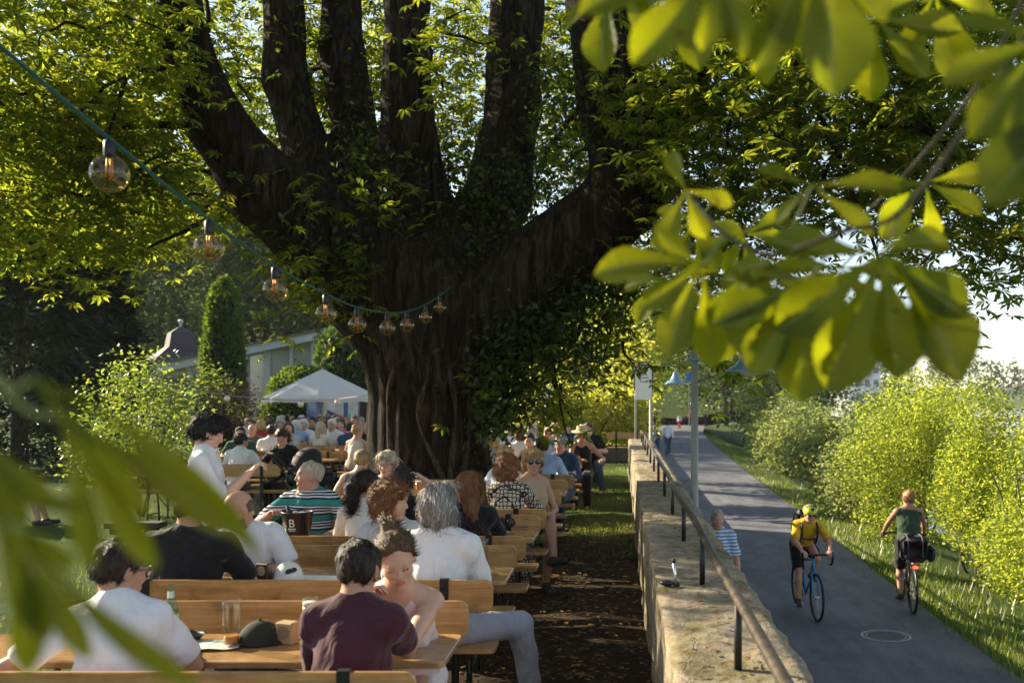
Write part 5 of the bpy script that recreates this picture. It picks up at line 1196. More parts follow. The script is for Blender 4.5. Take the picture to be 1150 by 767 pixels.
obj('blind', box(X_(330, GY), X_(416, GY), GY + .3, GY + .33, 1.3, 2.9), plain('cream_blind', (.6, .5, .42), .8), gh)
hs = thing('pavilion', 'small pavilion with slate pyramid roof and ball finial behind the glasshouse', 'pavilion', (X_(203, 47), 47, 0), 35)
obj('wall', box(-1.5, 1.5, -1.5, 1.5, 0, 3.0), M_STN, hs); sl = plain('slate_roof', (.045, .038, .044), .7, var=.3, scale=9, bmp=.5)
obj('roof', ([(-1.9, -1.9, 3.0), (1.9, -1.9, 3.0), (1.9, 1.9, 3.0), (-1.9, 1.9, 3.0), (-.62, -.62, 4.1), (.62, -.62, 4.1), (.62, .62, 4.1), (-.62, .62, 4.1), (-.5, -.5, 4.75), (.5, -.5, 4.75), (.5, .5, 4.75), (-.5, .5, 4.75), (0, 0, 5.1)], [(0, 1, 5, 4), (1, 2, 6, 5), (2, 3, 7, 6), (3, 0, 4, 7), (4, 5, 9, 8), (5, 6, 10, 9), (6, 7, 11, 10), (7, 4, 8, 11), (8, 9, 12), (9, 10, 12), (10, 11, 12), (11, 8, 12), (3, 2, 1, 0)]), sl, hs)
obj('finial', join(tube([(0, 0, 5.0), (0, 0, 5.25)], .05, 6), sphere((0, 0, 5.3), .12)), plain('lead_finial', (.4, .41, .42), .4), hs, True)

# ------------------------------------------------------------------ lamps, signs, far buildings
M_POLE = plain('grey_lamp_pole', (.3, .29, .26), .45, .35, .08); M_SHADE = plain('blue_grey_shade', (.16, .26, .32), .35, .2, .08)
def lamp_post(label, x, y, wide=1.0):
    t = thing('lamp_post', label, 'lamp post', (x, y, -1.25), 0, 'lamp posts along the path')
    obj('pole', tube([(0, 0, 0), (0, 0, 1.1), (0, 0, 1.12), (0, 0, 3.86)], [.06, .06, .046, .04], 12), M_POLE, t, True)
    obj('collar', lathe([(.046, 3.52), (.075, 3.53), (.075, 3.56), (.046, 3.57)], 14), M_SHADE, t, True)
    obj('arm', tube(smooth_path([(0, 0, 3.84), (.1, 0, 3.87), (.62, 0, 3.87), (.64, 0, 3.82), (.64, 0, 3.7)], 4), .022, 8), M_POLE, t, True)
    s_ = obj('shade', move(lathe([(.03, .32), (.06, .3), (.09, .2), (.15, .1), (.28, .015), (.29, .0), (.27, .0), (.14, .085), (.07, .19)], 22, False, True), (.64, 0, 3.4)), M_SHADE, t, True)
    obj('lens', move(lathe([(.14, .07), (.1, -.02), (.02, -.05)], 16), (.64, 0, 3.4)), plain('lamp_lens', (.7, .7, .68), .3), s_, True)
lamp_post('grey lamp post close behind the wall, nearest the cyclists', X_(780, 11.6), 11.6)
lamp_post('grey lamp post with bell shade, farther along the path', X_(731, 26), 26)
t = thing('globe_lamp', 'white globe lamp on a pole behind the far end benches', 'lamp', (X_(613, 27.3), 27.3, 0)); obj('pole', tube([(0, 0, 0), (0, 0, 1.75)], .03, 8), M_POLE, t, True); obj('globe', sphere((0, 0, 1.93), .19, 18, 12), plain('opal_globe', (.8, .78, .72), .3, var=.02), t, True)
t = thing('flag_pole', 'thin pale pole left of the white globe lamp', 'pole', (X_(603, 27.6), 27.6, 0)); obj('pole', tube([(0, 0, 0), (0, 0, 2.4)], .03, 8), M_POLE, t, True)
t = thing('arch_sign', 'tall white arched sign on two posts at the end of the wall', 'sign', (X_(722.5, 25), 25, -1.25))
arc = [(-.21, 3.0), (.21, 3.0)] + [(.21 * math.cos(a), 3.72 + .21 * math.sin(a)) for a in np.linspace(0, PI, 14)]
obj('board', prism(arc, -.02, .02), plain('sign_white', (.8, .8, .77), .4, var=.02), t); o2 = [(-.25, 3.3), (-.212, 3.3)] ; obj('frame', tube([(-.225, 0, 3.25)] + [(-.225 * math.cos(a), 0, 3.72 + .225 * math.sin(a)) for a in np.linspace(0, PI, 14)] + [(.225, 0, 3.25)], .022, 8), plain('dark_sign_frame', (.05, .055, .06), .5), t)
obj('emblem', move(lathe([(.06, 0), (.06, .004)], 16), (0, -.021, 3.74), rx=90), plain('gold_emblem', (.45, .3, .08), .5), t); obj('text_band', join(box(-.13, .13, -.025, -.0205, 3.53, 3.56), box(-.1, .1, -.025, -.0205, 3.44, 3.465)), plain('grey_letters', (.3, .3, .3), .6), t)
for sx in (-.19, .19): obj('post', tube([(sx, .03, 0), (sx, .03, 3.3)], .028, 8), M_POLE, t)
t = thing('planter_wall', 'low dark timber planter closing the terrace end', 'planter', (X_(692, 27.9), 27.9, 0)); obj('side', rbox(-1.0, .5, -.15, .15, 0, .42, .015), plain('dark_planter', (.09, .07, .05), .9), t); obj('soil', box(-.96, .46, -.11, .11, .421, .44), plain('potting_soil', (.03, .022, .015), .95), t)
def house(label, x, y, z, W, D, Ht, rows, cols_, wallc, roofc, rz=0, name='house'):
    t = thing(name, label, 'house', (x, y, z), rz); obj('wall', box(-W / 2, W / 2, -D / 2, D / 2, 0, Ht), plain(label[:24], wallc, .8, var=.05), t)
    obj('roof', ([(-W / 2 - .4, -D / 2 - .4, Ht), (W / 2 + .4, -D / 2 - .4, Ht), (W / 2 + .4, D / 2 + .4, Ht), (-W / 2 - .4, D / 2 + .4, Ht), (-W / 4, 0, Ht + D * .22), (W / 4, 0, Ht + D * .22)], [(0, 1, 5, 4), (1, 2, 5), (2, 3, 4, 5), (3, 0, 4), (3, 2, 1, 0)]), plain(label[:20] + 'r', roofc, .8), t)
    for j in range(rows):
        for i in range(cols_):
            cx_ = -W / 2 + W * (i + .5) / cols_; cz = Ht * (j + .55) / rows; ww, hh = W / cols_ * .28, Ht / rows * .28
            o = obj('window', box(cx_ - ww, cx_ + ww, -D / 2 - .03, -D / 2 - .003, cz - hh, cz + hh), plain('dim_window', (.08, .1, .12), .2), t); obj('frame', join(box(cx_ - ww - .08, cx_ + ww + .08, -D / 2 - .07, -D / 2 - .031, cz + hh, cz + hh + .1), box(cx_ - ww - .08, cx_ + ww + .08, -D / 2 - .1, -D / 2 - .031, cz - hh - .1, cz - hh)), plain('white_frame', (.75, .75, .74), .6), o)
house('white house across the river above the bank shrubs', X_(970, 270), 270, -1, 7, 8, 11.0, 3, 3, (.75, .76, .78), (.3, .31, .34))
house('pale modern building edge between terrace hedge and path lamps', X_(708, 62), 62, -1.2, 2.2, 6, 6.0, 3, 1, (.66, .71, .76), (.4, .42, .44))
t = thing('gate_frame', 'white frame of a small gate at the path end', 'gate', (X_(800, 112), 112, -1.25)); obj('frame', join(box(-2, -1.7, 0, .3, 0, 3.2), box(1.7, 2, 0, .3, 0, 3.2), box(-2, 2, 0, .3, 3.201, 3.6)), plain('white_frame', (.75, .75, .74), .6), t)
t = thing('street_pole', 'tall white pole right of the gate frame at the path end', 'pole', (X_(808, 105), 105, -1.25)); obj('pole', tube([(0, 0, 0), (0, 0, 5.2)], .1, 8), plain('white_frame', (.75, .75, .74), .6), t)
t = thing('road_sign', 'round blue road sign at the far end of the path', 'sign', (X_(774, 95), 95, -1.25)); obj('post', tube([(0, .05, 0), (0, .05, 4.9)], .06, 6), M_POLE, t); obj('disc', move(lathe([(.42, 0), (.42, .04)], 18), (0, 0, 4.7), rx=90), plain('sign_blue', (.02, .16, .55), .4), t)
mh = thing('manhole_cover', 'round pale rimmed manhole cover set in the asphalt path', 'manhole cover', (X_(995, 12.95), 12.95, -1.2455)); pm = plain('pale_concrete_ring', (.34, .34, .34), .8, var=.2, scale=30)
def annul(r0, r1, z): return ([(r * math.cos(2 * PI * k / 40), r * math.sin(2 * PI * k / 40), z) for r in (r0, r1) for k in range(40)], [(k, 40 + k, 40 + (k + 1) % 40, (k + 1) % 40) for k in range(40)])
obj('frame', join(annul(.285, .325, .001), annul(.245, .262, .001)), pm, mh); obj('lid', ([(.285 * math.cos(2 * PI * k / 40), .285 * math.sin(2 * PI * k / 40), -.002) for k in range(40)], [tuple(range(40))]), plain('lid_iron', (.055, .055, .058), .7), mh)

# ------------------------------------------------------------------ bicycles
M_TYRE = plain('tyre_rubber', (.012, .012, .013), .7); M_ALU = plain('alloy', (.5, .5, .5), .3, .8, .05); M_BLK = plain('black_paint', (.014, .014, .016), .35)
def bicycle(label, loc, rz, fm, drop=True, rack=False, tilt=0, steer=0):
    t = thing('bicycle', label, 'bicycle', loc, rz); t.rotation_euler[1] = math.radians(tilt); R_ = .335
    for wy in (-.5, .5):
        wh = obj('wheel', join(*[tube([(0, wy, R_), (.0, wy + R_ * .95 * math.cos(a), R_ + R_ * .95 * math.sin(a))], .0016, 3) for a in np.linspace(0, 2 * PI, 21)[:-1]] + [tube([(-.035, wy, R_), (.035, wy, R_)], .022, 8)]), M_ALU, t)
        obj('tyre', ring((0, wy, R_), R_ - .016, .016 if drop else .02, 40, 8), M_TYRE, wh, True); obj('rim', ring((0, wy, R_), R_ - .04, .01, 40, 6), M_BLK, wh, True)
    bb = (0, -.08, .28); st_ = (0, -.24, .78); hd0, hd1 = (0, .36, .66), (0, .33, .84); rd = (0, -.5, R_)
    obj('frame', join(tube([bb, st_], .016, 8), tube([bb, hd0], .02, 8), tube([(0, -.225, .74), hd1], .016, 8), tube([hd0, hd1], .02, 8), *[tube([(sx * .02, -.08, .28), (sx * .045, -.5, R_)], .009, 6) for sx in (-1, 1)], *[tube([(sx * .015, -.22, .72), (sx * .045, -.5, R_)], .008, 6) for sx in (-1, 1)]), fm, t, True)
    obj('fork', join(*[tube(smooth_path([(sx * .02, .365, .66), (sx * .045, .42, .5), (sx * .045, .5, R_)], 4), .011, 6) for sx in (-1, 1)], tube([(-.03, .36, .655), (.03, .36, .655)], .016, 6)), fm, t, True)
    if drop: hb = join(tube([hd1, (0, .34, .9), (0, .42, .91)], .014, 6), *[tube(smooth_path([(0, .42, .91), (sx * .19, .42, .91), (sx * .21, .48, .91), (sx * .215, .53, .87), (sx * .21, .49, .79), (sx * .21, .42, .78)], 4), .016, 7) for sx in (-1, 1)], *[tube([(sx * .212, .5, .9), (sx * .212, .54, .96), (sx * .21, .56, .86)], .015, 6) for sx in (-1, 1)])
    else: hb = join(tube([hd1, (0, .3, 1.02), (0, .34, 1.04)], .014, 6), tube(smooth_path([(-.3, .22, 1.03), (-.2, .33, 1.05), (0, .34, 1.04), (.2, .33, 1.05), (.3, .22, 1.03)], 4), .014, 7), tube([(-.31, .2, 1.03), (-.24, .29, 1.045)], .019, 7), tube([(.31, .2, 1.03), (.24, .29, 1.045)], .019, 7))
    obj('handlebar', hb, M_BLK, t, True)
    obj('saddle', join(tube([st_, (0, -.265, .9)], .013, 6), move(sphere((0, 0, 0), (.07, .13, .03)), (0, -.27, .93)), move(sphere((0, 0, 0), (.03, .1, .022)), (0, -.16, .93))), M_BLK, t, True)
    obj('crank', join(ring((.05, -.08, .28), .085, .008, 24, 5), tube([(.06, -.08, .28), (.07, -.01, .13)], .01, 6), tube([(-.06, -.08, .28), (-.07, -.15, .43)], .01, 6), box(.07, .16, -.05, .03, .115, .135), box(-.16, -.07, -.19, -.11, .42, .44)), M_ALU, t)
    if rack:
        obj('rack', join(*[tube([(sx * .06, -.28, .72), (sx * .06, -.68, .73)], .007, 5) for sx in (-1, 1)], *[tube([(sx * .06, -.6, .73), (sx * .06, -.5, R_)], .006, 5) for sx in (-1, 1)]), M_BLK, t)
        obj('mudguard', tube([(0, -.5 + (R_ + .02) * math.cos(a), R_ + (R_ + .02) * math.sin(a)) for a in np.linspace(.6, PI * 1.05, 18)], .018, 6), M_BLK, t, True)
        m, nt, out = nmat('tail_light_red'); e = N(nt, 'ShaderNodeEmission'); e.inputs[0].default_value = (1, .03, .015, 1); e.inputs[1].default_value = 4.0; nt.links.new(e.outputs[0], out.inputs[0])
        tl_ = obj('tail_light', join(sphere((0, -.705, .7), (.042, .015, .022))), m, t, True); obj('light_case', rbox(-.05, .05, -.698, -.68, .67, .73, .005), M_BLK, tl_)
        obj('bottle_cage', tube([(0, .03, .45), (0, .13, .6)], .036, 10), plain('bike_bottle', (.1, .1, .1), .5), t, True)
    return t
HAZE = .00022
# ------------------------------------------------------------------ who sits, stands and rides where
CM = cloth('maroon_cotton', (.06, .017, .028)); CW = cloth('white_cotton', (.68, .68, .7), .05); CW2 = cloth('off_white_linen', (.62, .59, .53), .06); CB = cloth('black_cotton', (.012, .012, .014)); CG = cloth('light_grey_cotton', (.42, .42, .43)); CPK = cloth('pale_pink_top', (.6, .46, .44), .05)
CJ = cloth('blue_denim', (.05, .075, .13)); CK = cloth('grey_trousers', (.3, .32, .38)); CLB = cloth('light_blue_cotton', (.3, .42, .6)); CDB = cloth('dark_blue_cotton', (.035, .06, .12)); CBG = cloth('beige_linen', (.4, .3, .2)); COL = cloth('olive_grey_cotton', (.09, .1, .08)); CGN = cloth('dark_green_cotton', (.035, .08, .055)); CDG = cloth('dark_grey_cotton', (.05, .053, .06)); CYE = cloth('yellow_jersey', (.62, .36, .012), .06); CRD = cloth('red_cotton', (.42, .04, .035)); COR = cloth('orange_cotton', (.6, .16, .04)); CTN = cloth('tan_trousers', (.3, .22, .14)); CPINK = cloth('pink_cotton', (.5, .12, .2))
def stripes(name, stops, freq, axis=2, wob=.02):
    m, nt, out = nmat(name); tc = nt.nodes.new('ShaderNodeTexCoord'); sx = nt.nodes.new('ShaderNodeSeparateXYZ'); nt.links.new(tc.outputs['Object'], sx.inputs[0])
    nz = noise(nt, tc.outputs['Object'], 6, 2); a = nt.nodes.new('ShaderNodeMath'); a.operation = 'MULTIPLY_ADD'; a.inputs[1].default_value = wob; nt.links.new(nz, a.inputs[0]); nt.links.new(sx.outputs[axis], a.inputs[2])
    b = nt.nodes.new('ShaderNodeMath'); b.operation = 'MULTIPLY'; b.inputs[1].default_value = freq; nt.links.new(a.outputs[0], b.inputs[0]); f = nt.nodes.new('ShaderNodeMath'); f.operation = 'FRACT'; nt.links.new(b.outputs[0], f.inputs[0])
    r = ramp(nt, stops, f.outputs[0]); r.color_ramp.interpolation = 'CONSTANT'; wr = noise(nt, tc.outputs['Object'], 16, 3, .5, 1.2)
    bsdf(nt, out, r.outputs[0], .85, bump(nt, wr, .4, .02), 0, .15); return m
TEAL, NAVY, WHT = (.04, .24, .21), (.015, .02, .045), (.62, .64, .64)
C_POLO = stripes('striped_polo', [(0, TEAL), (.3, NAVY), (.42, WHT), (.52, NAVY), (.62, WHT), (.7, NAVY), (.8, WHT), (.88, NAVY), (.94, TEAL)], 8)
C_STR = stripes('blue_striped_cotton', [(0, (.12, .25, .5)), (.5, (.6, .65, .72))], 24); C_STR2 = stripes('pale_striped_shirt', [(0, (.3, .42, .6)), (.6, (.62, .66, .72))], 40, 0)
def pattern(name, a, b, sc, r0=.35, r1=.42):
    m, nt, out = nmat(name); v = nt.nodes.new('ShaderNodeTexVoronoi'); v.inputs['Scale'].default_value = sc; v.feature = 'DISTANCE_TO_EDGE'; v.inputs['Randomness'].default_value = .3; nt.links.new(mapped(nt), v.inputs['Vector'])
    r = ramp(nt, [(r0, a), (r1, b)], v.outputs['Distance']); bsdf(nt, out, r.outputs[0], .85, None, 0, .15); return m
C_PAT = pattern('patterned_blouse', (.03, .027, .025), (.5, .44, .34), 27, .1, .14); C_SKT = pattern('leaf_print_skirt', (.03, .035, .03), (.5, .52, .48), 30, .12, .2); C_GRN = pattern('green_print_trousers', (.1, .3, .06), (.02, .025, .02), 16, .1, .2)

X0 = lambda k: SETS[k][0]
near = lambda k: X0(k) + .19
opp = lambda k: X0(k) + 1.27 - .19
GA = 'people at the tables along the aisle'
H1, H2 = .0075, .0085
person('man in maroon T-shirt with dark short hair, seen from behind at the nearest table', X_(396, 4.0), near(0), 0, h=H1, w=.94, lean=17, twist=-6, head=(4, 16, 0), RH=(.02, .46, .98), RE=(.55, .1, -1), LH=(-.14, .5, .82), LE=(-.25, -.2, -1), shirt=CM, sleeve=.72, pants=CJ, hair=('short', 'dark'), skin='tan', group=GA, fat=.3)
person('young woman with bun and pale sleeveless top looking down across from the maroon T-shirt man', X_(456, 4.72), opp(0) - .05, 176, h=H1, fem=True, s=1.02, lean=25, side=-3, head=(22, 26, 9), LH=(.04, .37, .98), LE=(-.9, .35, -.75), RH=(.1, .36, .99), RE=(.8, .3, -.8), shirt=CPK, sleeve='none', straps=True, pants=CW, hair=('bun', 'brown'), skin='fair', group=GA, curl=70)
person('man in white T-shirt with glasses behind the blurred leaves at the nearest table', X_(132, 3.95), near(0), 0, h=H1, w=.98, lean=14, side=-4, head=(-38, 12, 0), LH=(-.52, .18, .72), LE=(-.6, -.6, -.4), RH=(.06, .46, .8), shirt=CW, sleeve=.72, pants=CTN, hair=('short', 'dark'), skin='tan', glasses='plain', group=GA)
person('broad man in black T-shirt with dark hair, seen from behind in the second row', X_(207, 5.75), near(1), 4, h=H2, w=1.24, s=1.05, lean=9, head=(6, 18, 0), shirt=CB, sleeve=.75, pants=CDG, hair=('short', 'black'), skin='tan', group=GA, fat=.6)
person('bald man in white T-shirt bending left over the second table', X_(288, 6.55), opp(1), 190, h=H2, w=1.1, lean=20, side=10, head=(-52, 22, 0), RH=(.2, .42, .8), LH=(-.1, .4, .8), shirt=CW, sleeve=.7, pants=CB, hair=('fringe', 'stubble'), skin='red', beard=True, group=GA)
person('man with thick wavy grey hair and white T-shirt, one leg out in the aisle', X_(490, 5.75), near(1), -2, h=H2, w=1.02, s=1.06, lean=7, head=(4, 4, 0), RH=(.2, .42, .8), LH=(-.2, .42, .8), RE=(.35, -.5, -.9), RF=(.5, .42, .085), RK=(.9, .5, 1), shirt=CW, sleeve=.78, pants=CK, hair=('bob', 'grey'), skin='red', shoes=M_SHOE, group=GA, fat=.4)
person('woman with curly auburn hair in light grey top turning her face right', X_(440, 6.6), opp(1), 190, h=H2, fem=True, lean=10, head=(78, 2, 0), shirt=CG, sleeve=.7, pants=CJ, hair=('curly', 'auburn'), skin='fair', group=GA)
person('woman in white blouse with dark ponytail, seen from behind in the third row', X_(407, 7.43), near(2), -6, h=H2, fem=True, lean=7, head=(-28, 6, 0), shirt=CW2, sleeve=.8, pants=CJ, hair=('pony', 'dark'), skin='fair', group=GA)
person('woman with long brown hair, black T-shirt and teal glasses, seen from behind', X_(527, 7.43), near(2), 12, h=H2, fem=True, s=.98, lean=9, head=(48, 6, 0), shirt=CB, sleeve=.7, pants=CB, hair=('long', 'auburn'), skin='tan', glasses='teal', group=GA)
person('man in teal and navy striped polo shirt looking left behind the ice bucket', X_(352, 8.35), opp(2), 172, h=H2, w=1.12, s=1.03, lean=5, head=(-58, -2, 0), RH=(.2, .33, .93), RE=(.9, -.2, -.6), LH=(-.36, .35, .8), shirt=C_POLO, sleeve=.8, collar=True, pants=CDB, hair=('crop', 'greyblond'), skin='red', group=GA, fat=.4)
person('woman with dark hair bowing her head behind the auburn haired woman', X_(456, 8.35), opp(2), 180, h=.011, fem=True, s=.97, lean=16, head=(20, 48, 0), LH=(-.2, .2, 1.2), LE=(-1, .3, -.2), shirt=CB, sleeve=.7, pants=CB, hair=('bob', 'dark'), skin='fair', group=GA)
person('woman with grey blond hair and glasses facing us in front of the trunk', X_(436, 10.0), opp(3), 180, h=.0095, fem=True, s=1.0, lean=7, head=(-8, 6, 0), shirt=CDB, sleeve='long', pants=CDB, hair=('bob', 'greyblond'), skin='fair', glasses='plain', group=GA)
person('person in grey cap and dark sleeveless vest hunched at the trunk, seen from behind', X_(398, 10.9), near(4), 0, h=.011, lean=26, head=(0, 14, 0), shirt=CDG, sleeve='none', pants=CDG, hair=('short', 'blond'), skin='fair', hat='cap', group=GA)
person('woman with curly auburn hair in black and cream patterned blouse, seen from behind', X_(568, 9.13), near(3), -4, h=.009, fem=True, w=1.1, lean=8, head=(-20, 2, 0), shirt=C_PAT, sleeve=.8, pants=C_SKT, skirt=True, hair=('curly', 'auburn'), skin='tan', group=GA)
person('smiling blond woman in sunglasses and beige vest sitting sideways towards the aisle', X_(594, 9.85), opp(3) - .12, -140, h=.0085, fem=True, s=1.04, lean=4, head=(-26, 0, 0), shirt=CBG, sleeve='none', LH=(-.05, .3, .72), RH=(.12, .3, .74), LF=(.14, .6, .34), LK=(.3, 1, 1), RF=(.06, .36, .075), pants=C_GRN, plen=.4, hair=('bob', 'blond'), skin='tan', glasses='sun', shoes=M_SHOE, group=GA)
person('woman with blond bun in pale striped long sleeved shirt, right beside the trunk', X_(561, 10.95), near(4), -30, h=.011, fem=True, lean=12, head=(-50, 8, 0), shirt=C_STR2, sleeve='long', pants=CJ, LH=(-.35, .35, .85), hair=('bun', 'blond'), skin='fair', group=GA)
person('man with brown hair in light blue shirt, seen from behind past the trunk', X_(609, 12.95), near(5), 0, h=.011, w=1.08, s=1.03, lean=8, head=(-6, 4, 0), shirt=CLB, sleeve='long', pants=CDB, hair=('short', 'brown'), skin='tan', group=GA)
person('grey haired man in dark blue shirt facing us beyond the light blue shirt man', X_(632, 13.9), opp(5), 165, h=.011, w=1.05, lean=5, head=(-10, 6, 0), shirt=CDB, sleeve='long', pants=CDB, hair=('short', 'grey'), skin='red', group=GA)
person('person in straw sun hat, sunglasses and black tank top near the far benches', X_(654, 16.85), SETS[6][0] + 2.1, 178, h=.013, fem=True, s=1.05, lean=10, head=(10, 4, 0), RH=(.0, .4, .8), LH=(-.35, .4, .8), shirt=CB, sleeve='none', straps=True, pants=CB, hair=('short', 'dark'), skin='tan', glasses='sun', hat='straw', group=GA)
person('young man in black T-shirt leaning left on the far table', X_(668, 19.5), opp(8), 165, h=.014, s=1.05, lean=14, side=8, head=(-5, 6, 0), RH=(.35, .45, .82), shirt=CB, sleeve=.75, pants=CJ, LF=(-.3, .5, .07), hair=('short', 'brown'), skin='fair', group=GA)
# lawn
GL = 'people on the lawn'
person('young man with thick black hair in white shirt standing at the left table end', X_(226, 7.15), 7.15, -78, h=H2, hip=.95, s=1.03, lean=3, head=(6, 20, 0), RH=(.1, .34, 1.33), RE=(.15, -.35, -1), LH=(-.22, .14, 1.05), LE=(-.5, -.8, -.3), LF=(-.11, .04, .085), RF=(.11, -.02, .085), shirt=CW, sleeve=.85, collar=True, pants=CDG, hair=('thick', 'black'), skin='fair', shoes=M_SHOE, curl=80, group=GL)
person('dark haired man in white T-shirt sitting on the nearest lawn bench, back to us', X_(266, 14.8), 14.8, -8, h=.0115, lean=12, head=(-28, 6, 0), shirt=CW, sleeve=.75, pants=CDG, plen=.45, LF=(-.15, .1, .075), RF=(.02, .0, .075), hair=('short', 'black'), skin='tan', shoes=M_WSHOE, group=GL)
person('woman in black looking down beside the stroller', X_(320, 15.65), 15.68, 176, h=.0115, fem=True, s=1.05, lean=12, head=(-6, 42, 0), LH=(-.42, .3, 1.0), LE=(-.5, -.4, -.3), shirt=CB, sleeve=.75, pants=CB, hair=('pony', 'brown'), skin='fair', shoes=M_SHOE, group=GL)
person('person in blue top reclining in a folding chair at the far left edge', X_(2, 14.2), 14.2, -75, h=.0125, hip=.42, lean=-18, head=(0, 5, 0), LH=(-.2, .3, .62), RH=(.2, .3, .62), shirt=CLB, sleeve=.7, pants=CDG, plen=.4, LF=(-.1, .55, .07), RF=(.12, .5, .07), hair=('short', 'brown'), skin='fair', shoes=M_SHOE, group=GL)
# copies for the farther tables: a few sitters, each dressed and placed anew
PR = {}
for nm, kw in {'man': dict(hair=('short', 'brown'), lean=8, w=1.08), 'woman': dict(hair=('bob', 'blond'), fem=True, lean=8), 'old': dict(hair=('bob', 'white'), lean=10, w=1.05), 'bald': dict(hair=('fringe', 'stubble'), lean=6, w=1.1), 'lean': dict(hair=('short', 'dark'), lean=22, side=5, head=(25, 12, 0)), 'bare': dict(hair=('bun', 'blond'), fem=True, lean=10, sleeve='none', head=(-30, 5, 0)), 'look': dict(hair=('long', 'brown'), fem=True, lean=6, head=(35, 0, 0))}.items():
    PR[nm], _ = person('proto', 0, 0, 0, h=.017, shirt=CW, pants=CDG, **{'skin': 'fair', **kw})
usedp = set()
def sit(nm, px, Y, face, label, sh, hr=None, sk=None, z=0, grp=GL, tr=None, sc=1.0):
    mats = {'shirt': sh};
    if hr: mats['hair'] = HR[hr]
    if tr: mats['trousers'] = tr
    p = PR[nm]
    if nm in usedp: o = dup(p, (X_(px, Y), Y, z), face, label, grp, None, sc)
    else: usedp.add(nm); o = p; o.location = (X_(px, Y), Y, z); o.rotation_euler = (0, 0, math.radians(face)); o['label'] = label; o['group'] = grp; o.scale = (sc,) * 3
    for c in o.children:
        k = c.name.split('.')[0]
        if k in mats: c.material_slots[0].link = 'OBJECT'; c.material_slots[0].material = mats[k]
        if k == 'body' and sk: c.material_slots[0].link = 'OBJECT'; c.material_slots[0].material = SK[sk]
    return o
LN = lambda k: LS[k][0] + .19
LO = lambda k: LS[k][0] + 1.08
sit('bald', 285, LO(2), 178, 'grey stubbled man in olive T-shirt facing us at the third lawn table', COL, None, 'red')
sit('man', 303, LN(2), 0, 'dark haired person in white T-shirt, seen from behind left of the woman in black', CW, 'dark')
sit('man', 271, LO(1), 190, 'person in dark green T-shirt half hidden behind the white T-shirt man on the lawn', CGN, 'dark')
sit('look', 326, LN(3), 170, 'brown long haired woman right behind the woman in black', CG, 'brown')
sit('old', 334, LN(4), 30, 'white haired person in pale blue shirt left of the sunglasses wearer', CLB, 'white')
sit('old', 343, LO(4) + .02, 180, 'white haired person in white top facing us just above the stroller hood', CW, 'white')
sit('look', 358, LN(3), -10, 'grey haired woman in white, seen from behind right of the stroller hood', CW2, 'greyblond')
sit('man', 375, LO(3), 170, 'white haired man in open white shirt facing us below the screen', CW, 'white', 'red', sc=1.04)
sit('bare', 398, LN(2) - .02, -12, 'blond woman with bare shoulders and back, left of the trunk', CW2, 'blond')
sit('bald', 414, LO(3) - .3, 180, 'bald man in black T-shirt facing us, touching the left trunk edge', CB, None, 'red')
sit('man', 352, LO(5), 180, 'dark haired person in grey under the left corner of the screen', CDG, 'dark')
for k, (nm, px, kk, fc, lb, sh, hr) in enumerate([
    ('bald', 268, 6, 180, 'person in dark blue at the far left of the crowd by the reddish shrub', CDB, None), ('man', 276, 6, 200, 'brown haired person in red behind the olive T-shirt man', CRD, 'brown'), ('woman', 289, 5, 180, 'blond woman in tan top in the far crowd left of the hedge', CBG, 'blond'), ('lean', 296, 5, 180, 'dark haired person in navy leaning in the far crowd', CDB, 'dark'),
    ('man', 303, 6, 180, 'person in white with brown hair in the far crowd before the clipped hedge', CW, 'brown'), ('lean', 311, 5, 175, 'person in light blue leaning forward in the far crowd', CLB, 'brown'), ('woman', 318, 6, 180, 'fair haired woman in orange in the far crowd', COR, 'blond'), ('man', 321, 5, 10, 'black haired person in white, back turned, in the far crowd', CW, 'black'),
    ('bald', 329, 6, 180, 'bald man in pink in the far crowd, left of the screen', CPINK, None), ('man', 333, 5, 180, 'person with dark hair in dark green left of the screen', CGN, 'dark'), ('old', 340, 6, 180, 'white haired person in red under the left screen edge', CRD, 'white'), ('woman', 362, 6, 180, 'auburn woman in white beneath the screen', CW2, 'auburn'), ('man', 369, 5, 200, 'brown haired man in orange beneath the screen', COR, 'brown'), ('lean', 384, 6, 180, 'person in white leaning beneath the screen middle', CW, 'grey'), ('woman', 391, 5, 180, 'blond woman in orange red below the screen right part', CRD, 'blond'), ('old', 406, 5, 180, 'grey haired person in tan below the dark side panel', CBG, 'grey'), ('man', 283, 4, 180, 'man in grey T-shirt with brown hair, fourth lawn row beside the bush', CG, 'brown'), ('woman', 292, 4, 10, 'fair haired woman in red, back turned, fourth lawn row', CRD, 'blond'), ('lean', 310, 4, 180, 'person in orange leaning over the fifth lawn table', COR, 'dark'), ('old', 318, 4, 175, 'grey haired person in beige above the woman in black', CBG, 'grey'), ('man', 366, 4, 0, 'dark haired man in pale striped shirt, back turned, right of the stroller', C_STR2, 'dark'), ('woman', 384, 4, 180, 'brown haired woman in pink facing us between white shirt man and trunk', CPINK, 'brown'), ('man', 392, 3, 0, 'dark haired man in navy, back turned, next to the bare shouldered woman', CDB, 'dark'), ('lean', 347, 6, 180, 'person in yellowish tan leaning under the left screen half', CTN, 'brown'), ('woman', 378, 6, 170, 'dark haired woman in teal striped top below the screen centre', C_POLO, 'dark'), ('man', 399, 6, 180, 'brown haired man in grey below the right screen edge', CG, 'brown'), ('bald', 279, 5, 185, 'bald person in white at the left of the far crowd', CW, None), ('old', 314, 6, 10, 'white haired person in navy, back turned, far crowd before the hedge', CDB, 'white')]):
    Y = LO(kk) if 90 < fc < 270 else LN(kk); sit(nm, px, Y, fc, lb, sh, hr)
